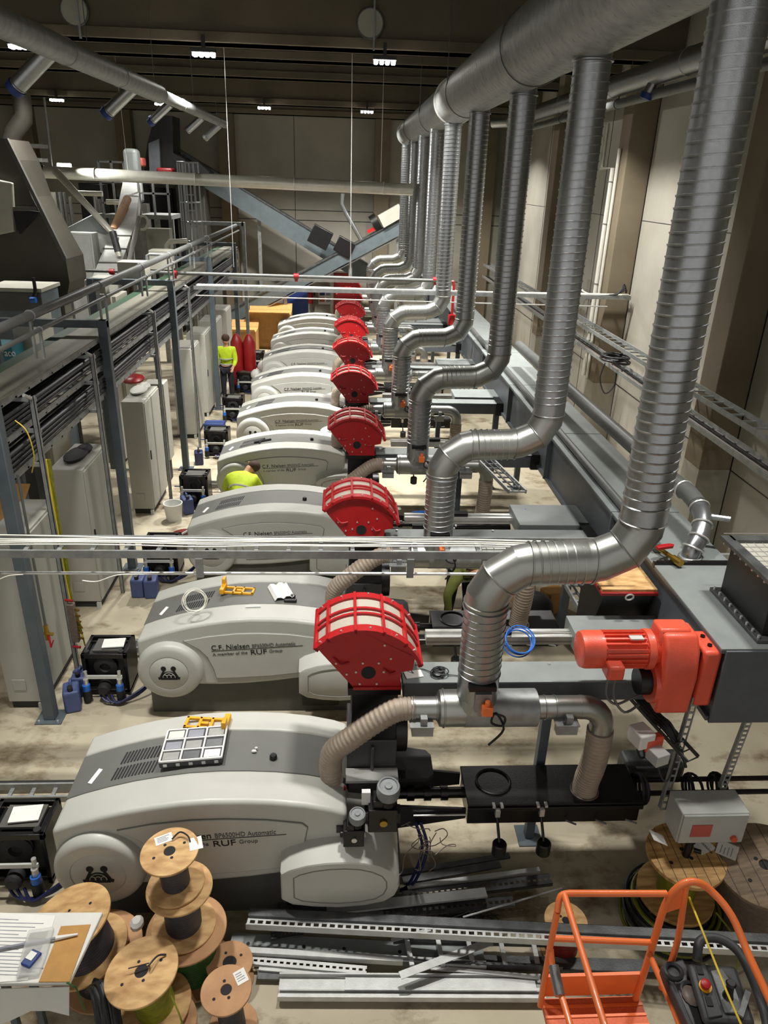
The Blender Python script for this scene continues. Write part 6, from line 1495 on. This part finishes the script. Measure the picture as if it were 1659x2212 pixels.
for px in (0, 55, 120): MB().box(spot(px, 640, y=15).x - 0.08, spot(px, 640, y=15).x + 0.08, 15, 15.16, 0, spot(px, 640, y=15).z).build('leg', 'base_grey', hb)
t = thing('bent_duct', 'pale square duct bending in the upper left corner', 'duct', spot(30, 290, y=16))
MB().tube([spot(46, 205, y=16), spot(50, 240, y=16), spot(52, 255, y=16), spot(30, 285, y=16), spot(25, 310, y=16)], 0.17, 8).build('duct_section', 'sheet_brown', t, angle=50)
for k, (y_, z_) in enumerate(((312, 16.5), (342, 16.2))):
    p, q = spot(15 + 20 * k, y_ - 10 + 5 * k, y=z_ + .6), spot(95, y_, y=z_ + .6)
    ladder('cable_ladder', ('upper short bright ladder end beside the huge hopper', 'lower short bright ladder end beside the huge hopper')[k], p.x, q.x, z_ + .5, z_ + .8, q.z, 0.18, m='bright_steel')
# white enclosed conveyor coming down towards the viewer
t = thing('bucket_conveyor', 'white box conveyor slanting down on the left behind the rack', 'conveyor', spot(230, 600, y=17))
top_, mid_, bot_ = spot(288, 395, y=25.5), spot(272, 500, y=20.5), spot(228, 620, y=17.0)
for a, c_, m_ in ((top_, mid_, 'conv_pale'), (mid_, bot_, 'conv_pale')):
    MB().beam(a, c_, 0.5, 0.4).build('casing', m_, t, smooth=False)
for u in (0.25, 0.5, 0.75):
    p = mid_.lerp(bot_, u); d = (bot_ - mid_).normalized()
    MB().beam(p, p + d * 0.05, 0.54, 0.44).build('joint', 'base_grey', t)
MB().cyl(spot(247, 505, y=19.6), spot(253, 530, y=19.3), 0.06, seg=12).build('inlet', 'dark_steel', t)
p = spot(285, 350, y=26)
MB().box(p.x - 0.22, p.x + 0.2, 25.8, 26.4, p.z - 1.2, p.z + 0.38).build('head_tower', 'trough_lid', t, bevel=0.12, segs=4)
MB().box(p.x - 0.25, p.x + 0.35, 25.9, 26.3, 0, p.z - 1.2).build('support', 'base_grey', t)
o = MB().cyl(spot(300, 470, y=20), spot(268, 610, y=17), 0.05, seg=10).build('handrail', 'bright_steel'); tag(o, 'bright handrail tube along the right side of the slanting white conveyor', 'rail')
o = MB().cyl(spot(275, 430, y=22), spot(245, 500, y=20), 0.11, seg=12).build('rusty_tube', 'hardboard'); tag(o, 'brownish tube left of the slanting white conveyor', 'tube')
# dark tower, black housing and orange parts
tw = outline('dark_tower', 'dark steel tower standing before the back wall at the left', 'tower', [(310, 380), (318, 310), (335, 248), (372, 250), (374, 330), (400, 345), (400, 400), (310, 400)], 27.0, 1.2, 'black_steel')
P = [spot(a, b_, y=26.9) for a, b_ in ((322, 310), (345, 300), (348, 372), (325, 380))]
MB().prism([(p.x, p.z) for p in P], 'y', 26.8, 27.0).build('panel', 'trough_grey', tw)
x_ = spot(350, 400, y=27.6).x
for dx in (-0.5, 0.6): MB().box(x_ + dx - 0.1, x_ + dx + 0.1, 27.4, 27.6, 0, spot(350, 400, y=27.5).z).build('leg', 'black_steel', tw)
outline('black_housing', 'black angled housing right of the dark tower', 'housing', [(400, 350), (430, 352), (452, 372), (452, 395), (395, 395)], 26.6, 1.0, 'black')
for a, m_, lab in (((286, 340, 312, 360), 'label_red', 'orange-red motor beside the head of the white conveyor'), ((340, 362, 375, 374), 'cable_red', 'dull red beam at the foot of the dark tower')):
    p, q = spot(a[0], a[1], y=26.5), spot(a[2], a[3], y=26.5)
    o = MB().box(p.x, q.x, 26.3, 26.8, q.z, p.z).build('red_part', m_, bevel=0.05); tag(o, lab, 'machine part')
# access platform
t = thing('access_platform', 'steel access platform with railings behind the slanting conveyor', 'platform', (-6, 24, 0))
p, q = spot(308, 462, y=24), spot(376, 462, y=24)
MB().box(p.x, q.x, 23.6, 25.0, p.z - 0.12, p.z).build('deck', 'galv_dull', t)
for x in (p.x + 0.05, (p.x + q.x) / 2, q.x - 0.05):
    MB().box(x - 0.03, x + 0.03, 23.6, 23.66, p.z, p.z + 1.1).build('railing_post', 'galv', t)
    MB().box(x - 0.07, x + 0.07, 23.7, 23.84, 0, p.z - 0.1).build('leg', 'galv_dull', t)
for h in (0.55, 1.08): MB().box(p.x, q.x, 23.6, 23.65, p.z + h, p.z + h + 0.05).build('railing_bar', 'galv', t)
p, q = spot(222, 440, y=25), spot(275, 440, y=25)
for x in (p.x, (p.x + q.x) / 2, q.x): MB().box(x - 0.03, x + 0.03, 25, 25.06, p.z - 0.3, p.z + 1.2).build('railing_post', 'galv', t)
for h in (0.0, 0.6, 1.15): MB().box(p.x, q.x, 25, 25.05, p.z + h, p.z + h + 0.05).build('railing_bar', 'galv', t)
MB().box(p.x, q.x, 25, 26.0, p.z - 0.4, p.z - 0.3).build('deck', 'galv_dull', t)
for x in (p.x + .1, q.x - .1): MB().box(x - 0.06, x + 0.06, 25.3, 25.42, 0, p.z - 0.4).build('leg', 'galv_dull', t)
t = thing('caged_ladder', 'tall ladder with safety cage behind the rack end', 'ladder', spot(410, 520, y=23.2))
p0, p1 = spot(382, 350, y=23.2), spot(438, 520, y=23.2)
for k in range(7):
    x = p0.x + (p1.x - p0.x) * k / 6
    MB().box(x - 0.018, x + 0.018, 23.2 - 0.35 * math.sin(PI * k / 6), 23.24 - 0.35 * math.sin(PI * k / 6), p1.z - 2.2, p0.z).build('cage_bar', 'galv', t)
for i in range(5):
    z = p1.z + (p0.z - p1.z) * i / 4
    MB().tube([(p0.x + (p1.x - p0.x) * k / 6, 23.2 - 0.35 * math.sin(PI * k / 6), z) for k in range(7)], 0.022, 6).build('cage_hoop', 'galv', t)
for i in range(14): MB().box(p0.x + 0.15, p1.x - 0.15, 23.24, 23.27, 0.3 + 0.42 * i, 0.33 + 0.42 * i).build('rung', 'galv', t)
for x in (p0.x + 0.15, p1.x - 0.15): MB().box(x - 0.02, x + 0.02, 23.24, 23.28, 0, p0.z).build('ladder_stile', 'galv', t)
# pipes and boxes behind the hopper
for k, (px, w_, lab) in enumerate(((112, 0.09, 'vertical pale pipe just right of the huge hopper'), (126, 0.07, 'second vertical pale pipe right of the huge hopper'), (136, 0.05, 'thin third vertical pipe right of the huge hopper'))):
    p = spot(px, 415, y=21 + k * .3); q = spot(px + 4, 490, y=21 + k * .3)
    o = MB().cyl((p.x, p.y, 0), p, w_, seg=12).build('stand_pipe', 'galv' if k else 'pale_panel'); tag(o, lab, 'pipe')
t = thing('tilted_bin', 'tilted grey sheet bin below the slanting pale pipe', 'bin', spot(190, 500, y=19.5))
p = spot(190, 500, y=19.5)
MB().cbox(p, (0.9, 0.7, 0.5), 0, Matrix.Rotation(-0.45, 4, 'Y')).build('body', 'trough_lid', t, bevel=0.02)
MB().cbox(p + V((0.45, -0.1, -0.25)), (0.5, 0.6, 0.45), 0, Matrix.Rotation(0.3, 4, 'Y')).build('hood', 'conv_pale', t, bevel=0.02)
MB().box(p.x - 0.2, p.x + 0.2, 19.4, 19.8, 0, p.z - 0.35).build('stand', 'base_grey', t)
p = spot(178, 530, y=18.6)
t = thing('pale_cabinet', 'pale cabinet below the tilted grey bin', 'cabinet', (p.x, 18.6, 0))
MB().box(p.x - 0.32, p.x + 0.3, 18.4, 18.9, 0, p.z + 0.28).build('body', 'conv_pale', t, bevel=0.02)
MB().box(p.x - 0.28, p.x + 0.26, 18.385, 18.4, 0.2, p.z + 0.22).build('door', 'conv_pale', t, bevel=0.008)
MB().cyl(spot(140, 400, y=22.5), (spot(140, 400, y=22.5).x + 3.4, 22.5, spot(140, 400, y=22.5).z), 0.06, seg=10)
for k, (a, lab) in enumerate((((165, 417, 222, 424), 'short bright crossing tube left of the railings'), ((230, 436, 262, 442), 'pale lamp-like cover on the far railing'))):
    p, q = spot(a[0], a[1], y=23), spot(a[2], a[3], y=23)
    o = MB().cyl((p.x, 23, p.z), (q.x, 23, p.z), 0.07, seg=12).build('cross_tube', 'pipe_white'); tag(o, lab, 'tube')
p = spot(262, 357, y=22.5)
o = MB().box(spot(120, 350, y=20.2).x, spot(145, 350, y=20.2).x, 20.25, 20.5, spot(120, 365, y=20.2).z, spot(120, 352, y=20.2).z).build('work_light', 'led', bevel=0.02); tag(o, 'small bright work light behind the left end of the bright cross pipe', 'lamp')
for tgt, en in ((V((-1.0, 19.3, 4.9)), 900), (V((-5.2, 19.0, 2.0)), 520)):
    ld = bpy.data.lights.new('work_beam', 'SPOT'); ld.energy = en; ld.spot_size = math.radians(58 if en > 500 else 100); ld.spot_blend = 0.6; ld.shadow_soft_size = 0.1; ld.color = (1, 0.98, 0.92)
    lo = bpy.data.objects.new('work_beam', ld); C.objects.link(lo)
    lo.location = spot(132, 352, y=19.7)
    lo.rotation_euler = (tgt - lo.location).to_track_quat('-Z', 'Y').to_euler()
# control cabinets at the far left, teal panel
def cab(px0, px1, pyt, y, m, lab, top=None, pyb=None):
    p, q = spot(px0, pyt, y=y), spot(px1, pyt, y=y)
    t = thing('switch_cabinet', lab, 'cabinet', ((p.x + q.x) / 2, y, 0))
    MB().box(p.x, q.x, y, y + 0.8, 0.08, p.z).build('body', m, t, bevel=0.01)
    MB().box(p.x + 0.03, q.x - 0.03, y - 0.015, y, 0.15, p.z - 0.25).build('door', m, t, bevel=0.008)
    MB().box(p.x + 0.03, q.x - 0.03, y + 0.04, y + 0.75, 0, 0.08).build('plinth', 'plinth', t)
    if top: MB().box(p.x - 0.03, q.x + 0.03, y - 0.05, y + 0.85, p.z, p.z + 0.06).build('top_cover', top, t)
    return t, p, q
t, p, q = cab(-30, 88, 628, 13.2, 'conv_blue', 'blue-grey switch cabinet with pale top at the left photo edge', 'pale_panel')
MB().box(p.x, q.x, 13.17, 13.19, p.z - 0.32, p.z - 0.02).build('dark_strip', 'base_grey', t)
MB().tube(smooth_path([spot(72, 600, y=13.1), spot(76, 630, y=13.1), spot(70, 645, y=13.1)], 4), 0.03, 8).build('hose', 'black', t)
MB().cyl(spot(66, 648, y=13.05), spot(78, 648, y=13.05), 0.05, seg=10).build('valve', 'blue_bright', t)
cab(22, 68, 690, 11.4, 'pale_panel', 'white switch cabinet below the blue-grey one at the left')
cab(182, 226, 604, 14.6, 'cabinet', 'pale switch cabinet right of the huge hopper foot')
cab(228, 250, 640, 14.9, 'pale_panel', 'narrow pale cabinet right of the pale switch cabinet')
t = thing('teal_panel', 'teal panel with white lettering at the left photo edge', 'panel', spot(10, 770, y=10.9))
p, q = spot(-30, 745, y=10.9), spot(34, 800, y=10.9)
MB().box(p.x, q.x, 10.9, 11.3, q.z, p.z).build('panel_body', 'teal', t)
MB().box(p.x, q.x, 10.95, 11.3, 0, q.z).build('panel_foot', 'plinth', t)
fit(lettering('Vaco', 'lettering', 'paper', t, (spot(0, 768, y=10.89).x, 10.89, spot(0, 769, y=10.89).z), 0.14, (PI / 2, 0, 0), 0.003), 0.22)

# added dark blocks that darken the view of the left back wall
for k, (px0, px1, pyt, y, m_, lab) in enumerate(((168, 232, 395, 28.2, 'black_steel', 'dark added tank at the back wall left of the white conveyor head'), (300, 372, 405, 28.6, 'black_steel', 'dark added box under the access platform before the back wall'), (378, 440, 400, 28.0, 'base_grey', 'dark grey added box behind the caged ladder'))):
    p, q = spot(px0, pyt, y=y), spot(px1, pyt, y=y)
    t = thing('shade_backdrop' if k == 0 else 'shade_box', lab, 'backdrop' if k == 0 else 'housing', ((p.x + q.x) / 2, y, 0))
    MB().box(p.x, q.x, y, y + 1.0, 0.2, p.z).build('body', m_, t, bevel=0.03)
    MB().box(p.x - 0.05, q.x + 0.05, y - 0.05, y + 1.05, p.z * 0.55, p.z * 0.55 + 0.12).build('band', 'base_grey', t)
    for xx in (p.x + 0.1, q.x - 0.1): MB().box(xx - 0.08, xx + 0.08, y + 0.1, y + 0.26, 0, 0.2).build('foot', 'plinth', t)
for k, (a, b_, y, r_, lab) in enumerate((((205, 425), (205, 520), 22.0, 0.06, 'bright vertical pipe under the short crossing tube'), ((214, 430), (216, 520), 22.4, 0.05, 'slim bright vertical pipe right of the brightest vertical one'), ((150, 425), (152, 500), 21.5, 0.05, 'thin upright pipe left of the tilted grey bin'))):
    p, q = spot(*a, y=y), spot(*b_, y=y)
    o = MB().cyl((p.x, y, 0), (p.x, y, p.z), r_, seg=10).build('upright_pipe', 'galv'); tag(o, lab, 'pipe')
t = thing('hose_loop', 'white looped hose beside the middle of the slanting white conveyor', 'hose', spot(305, 480, y=20.4))
MB().tube(smooth_path([spot(298, 472, y=20.4), spot(310, 466, y=20.4), spot(320, 478, y=20.4), spot(314, 494, y=20.4), spot(304, 496, y=20.4)], 6), 0.03, 8).build('hose', 'cable_white', t)
# ------------------------------------------------------------------ people
def skin_mesh(name, joints, edges, m, parent, root, sub=2, origin=None):
    """continuous surface grown on a skeleton: joints {name: (point, radius)}"""
    names = list(joints)
    me = bpy.data.meshes.new(name)
    org = V(parent['_w'])
    me.from_pydata([tuple(V(joints[n_][0]) - org) for n_ in names], [(names.index(a), names.index(b_)) for a, b_ in edges], [])
    o = bpy.data.objects.new(name, me); C.objects.link(o)
    o['_w'] = tuple(org)
    o.parent = parent
    o.modifiers.new('skin', 'SKIN').use_smooth_shade = True
    if not me.skin_vertices: me.skin_vertices.new()
    for i, n_ in enumerate(names):
        r_ = joints[n_][1]
        me.skin_vertices[0].data[i].radius = r_ if isinstance(r_, tuple) else (r_, r_)
        me.skin_vertices[0].data[i].use_root = (n_ == root)
    s = o.modifiers.new('sub', 'SUBSURF'); s.levels = sub; s.render_levels = sub
    me.materials.append(MATS[m])
    # bake so that the surface is a plain mesh
    bpy.context.view_layer.update()
    me2 = bpy.data.meshes.new_from_object(o.evaluated_get(bpy.context.evaluated_depsgraph_get()))
    o.modifiers.clear(); o.data = me2; me2.name = name
    me2.materials.clear(); me2.materials.append(MATS[m])
    me2.polygons.foreach_set('use_smooth', [True] * len(me2.polygons))
    return o

def person(label, base, J, jacket='vest', trousers='navy', hair=True, helmet=None):
    """J: dict of joint points (world) - pelvis, chest, neck, head, shoulder/elbow/wrist and hip/knee/ankle/toe for L and R"""
    t = thing('person', label, 'person', base)
    K = {k: V(v) for k, v in J.items()}
    body = {}
    R_ = dict(pelvis=(0.13, 0.1), chest=(0.13, 0.09), neck=0.055, head0=0.075, head=0.095)
    body['pelvis'] = (K['pelvis'], R_['pelvis']); body['chest'] = (K['chest'], R_['chest'])
    body['neck'] = (K['neck'], 0.055); body['head0'] = (K['neck'].lerp(K['head'], 0.45), 0.08); body['head'] = (K['head'], 0.098)
    E_ = [('pelvis', 'chest'), ('chest', 'neck'), ('neck', 'head0'), ('head0', 'head')]
    for s in 'LR':
        for a, r_ in (('shoulder', 0.06), ('elbow', 0.042), ('wrist', 0.028), ('hip', 0.085), ('knee', 0.055), ('ankle', 0.038), ('toe', 0.035)):
            body[a + s] = (K[a + s], r_)
        palm = K['wrist' + s] + (K['wrist' + s] - K['elbow' + s]).normalized() * 0.08
        body['palm' + s] = (palm, (0.036, 0.018))
        E_ += [('chest', 'shoulder' + s), ('shoulder' + s, 'elbow' + s), ('elbow' + s, 'wrist' + s), ('wrist' + s, 'palm' + s), ('pelvis', 'hip' + s), ('hip' + s, 'knee' + s), ('knee' + s, 'ankle' + s), ('ankle' + s, 'toe' + s)]
        d = (K['wrist' + s] - K['elbow' + s]).normalized(); sd = d.cross(V((0, 0, 1)));
        sd = sd.normalized() if sd.length > 0.1 else V((1, 0, 0))
        for i in range(4):
            f0 = palm + sd * (0.028 - 0.018 * i) + d * 0.02
            L = (0.065, 0.075, 0.07, 0.055)[i]
            body['f%d%s' % (i, s)] = (f0 + d * L * 0.55, 0.009); body['g%d%s' % (i, s)] = (f0 + d * L * 0.9 + V((0, 0, -0.025)), 0.008)
            E_ += [('palm' + s, 'f%d%s' % (i, s)), ('f%d%s' % (i, s), 'g%d%s' % (i, s))]
        th = palm - d * 0.035 + sd * 0.045
        body['t' + s] = (th, 0.011); body['u' + s] = (th + d * 0.035 + sd * 0.01, 0.009)
        E_ += [('wrist' + s, 't' + s), ('t' + s, 'u' + s)]
    bd = skin_mesh('body', body, E_, 'skin', t, 'pelvis')
    jk = {'pelvis': (K['pelvis'].lerp(K['chest'], 0.05), (0.165, 0.135)), 'mid': (K['pelvis'].lerp(K['chest'], 0.5), (0.165, 0.135)), 'chest': (K['chest'], (0.205, 0.165)), 'neck': (K['chest'].lerp(K['neck'], 0.7), 0.105)}
    je = [('pelvis', 'mid'), ('mid', 'chest'), ('chest', 'neck')]
    for s in 'LR':
        jk['shoulder' + s] = (K['shoulder' + s], 0.1); jk['elbow' + s] = (K['elbow' + s], 0.062); jk['cuff' + s] = (K['elbow' + s].lerp(K['wrist' + s], 0.92), 0.046)
        je += [('chest', 'shoulder' + s), ('shoulder' + s, 'elbow' + s), ('elbow' + s, 'cuff' + s)]
    skin_mesh('jacket', jk, je, jacket, t, 'pelvis')
    tr = {'pelvis': (K['pelvis'], (0.155, 0.125))}; te = []
    for s in 'LR':
        tr['hip' + s] = (K['hip' + s], 0.105); tr['knee' + s] = (K['knee' + s], 0.075); tr['cuff' + s] = (K['knee' + s].lerp(K['ankle' + s], 0.93), 0.062)
        te += [('pelvis', 'hip' + s), ('hip' + s, 'knee' + s), ('knee' + s, 'cuff' + s)]
        a = K['ankle' + s]; q = K['toe' + s]
        skin_mesh('boot', {'ankle': (a + V((0, 0, 0.04)), 0.058), 'heel': (a + V((0, 0, -0.035)), 0.055), 'toe': (q, (0.05, 0.04))}, [('ankle', 'heel'), ('heel', 'toe')], 'boot', t, 'ankle')
    skin_mesh('trousers', tr, te, trousers, t, 'pelvis')
    # reflective bands
    b = MB(); ax = (K['chest'] - K['pelvis']).normalized()
    for u in (0.25, 0.62): b.ring(K['pelvis'].lerp(K['chest'], u), 0.172, 0.018, ax, 28, 6)
    b.build('reflective_band', 'reflective', t)
    fwd_ = (K['toeL'] - K['ankleL']); fwd_.z = 0; fwd_.normalize()
    up = (K['head'] - K['neck']).normalized()
    h = K['head']
    face_dir = (fwd_ - up * fwd_.dot(up)).normalized()
    b = MB().ball(h + face_dir * 0.10 - up * 0.015, (0.014, 0.014, 0.02), 8); b.build('nose', 'skin', bd)
    sd = up.cross(face_dir)
    for s_ in (-1, 1):
        MB().ball(h + face_dir * 0.087 + sd * 0.034 * s_ + up * 0.012, 0.011, 8).build('eye', 'ink', bd)
        MB().ball(h + sd * 0.098 * s_, (0.014, 0.018, 0.028), 8).build('ear', 'skin', bd)
    MB().ball(h + face_dir * 0.09 - up * 0.045, (0.022, 0.01, 0.006), 8).build('mouth', 'label_red', bd)
    hc = h + up * 0.03 - face_dir * 0.02
    MB().ball(hc, (0.105, 0.105, 0.098), 16).build('hair' if not helmet else 'cap', helmet or 'hair', t)
    return t

# worker bent over between the third and the fourth press
x, y = -1.66, 11.42
J = dict(pelvis=(x - 0.02, y - 0.32, 0.62), chest=(x + 0.02, y + 0.0, 0.92), neck=(x + 0.08, y + 0.16, 0.98), head=(x + 0.17, y + 0.27, 1.04))
for s, d in (('L', -1), ('R', 1)):
    J['shoulder' + s] = (x + 0.02 + 0.2 * d, y + 0.06, 0.91); J['elbow' + s] = (x + 0.3 * d, y + 0.22, 0.68); J['wrist' + s] = (x + 0.22 * d, y + 0.42, 0.55)
    J['hip' + s] = (x + 0.1 * d, y - 0.33, 0.56); J['knee' + s] = (x + 0.15 * d, y + 0.08, 0.42); J['ankle' + s] = (x + 0.15 * d, y - 0.2, 0.1); J['toe' + s] = (x + 0.16 * d, y - 0.02, 0.045)
person('worker in a yellow-green jacket crouching between the third and fourth press', (x, y - 0.2, 0), J)
# worker in yellow vest beside the far cabinets
x, y = -3.0, 19.3
J = dict(pelvis=(x, y, 0.93), chest=(x, y, 1.3), neck=(x, y + 0.02, 1.5), head=(x + 0.01, y - 0.04, 1.65))
for s, d in (('L', -1), ('R', 1)):
    J['shoulder' + s] = (x + 0.19 * d, y, 1.38); J['elbow' + s] = (x + 0.24 * d, y - 0.05, 1.1); J['wrist' + s] = (x + 0.2 * d, y - 0.24, 0.98)
    J['hip' + s] = (x + 0.09 * d, y, 0.88); J['knee' + s] = (x + 0.1 * d, y - 0.03, 0.48); J['ankle' + s] = (x + 0.1 * d, y, 0.1); J['toe' + s] = (x + 0.11 * d, y - 0.16, 0.045)
person('worker in a yellow vest standing left of the red gas cylinders', (x, y, 0), J)
# worker bent down behind the near exhaust duct
x, y = 1.56, 8.55
J = dict(pelvis=(x + 0.05, y + 0.1, 0.78), chest=(x + 0.12, y - 0.22, 0.98), neck=(x + 0.18, y - 0.4, 0.98), head=(x + 0.22, y - 0.53, 0.95))
for s, d in (('L', -1), ('R', 1)):
    J['shoulder' + s] = (x + 0.14 + 0.17 * d, y - 0.28, 0.95); J['elbow' + s] = (x + 0.02 + 0.22 * d, y - 0.42, 0.68); J['wrist' + s] = (x - 0.02 + 0.16 * d, y - 0.55, 0.48)
    J['hip' + s] = (x + 0.05 + 0.09 * d, y + 0.1, 0.74); J['knee' + s] = (x + 0.02 + 0.12 * d, y - 0.08, 0.42); J['ankle' + s] = (x + 0.02 + 0.12 * d, y + 0.02, 0.1); J['toe' + s] = (x + 0.02 + 0.13 * d, y - 0.14, 0.045)
person('worker in dark trousers bent down behind the nearest exhaust duct, mostly hidden', (x, y, 0), J, jacket='vest_shaded')
# bags and sacks on the floor behind the near duct crank
for k, (px, py, r_, m_, lab) in enumerate(((1155, 1320, 0.25, 'rubber', 'dark round sack on the floor under the nearest duct crank'), (1195, 1290, 0.16, 'cardboard', 'brown carton piece right of the dark sack under the duct crank'), (1130, 1270, 0.14, 'plywood', 'pale wooden block left of the dark sack under the duct crank'))):
    p = spot(px, py, z=0.2)
    if k == 0: o = MB().ball((p.x, p.y, 0.24), (r_, r_, 0.24), 16).build('sack', m_)
    else: o = MB().cbox((p.x, p.y, 0.16), (0.3, 0.25, 0.32), 0.4 * k).build('carton' if k == 1 else 'wooden_block', m_, bevel=0.01)
    tag(o, lab, ('sack', 'carton', 'block')[k])
# ------------------------------------------------------------------ world and colour management
w = bpy.data.worlds.new('world'); bpy.context.scene.world = w
w.use_nodes = True
w.node_tree.nodes['Background'].inputs['Color'].default_value = (1.0, 0.98, 0.93, 1)
w.node_tree.nodes['Background'].inputs['Strength'].default_value = 0.6
sc = bpy.context.scene
sc.view_settings.view_transform = 'Standard'
sc.view_settings.look = 'None'
sc.view_settings.gamma = 1
sc.view_settings.use_curve_mapping = False
sc.view_settings.exposure = 0.0
for o in bpy.data.objects:
    if '_w' in o: del o['_w']
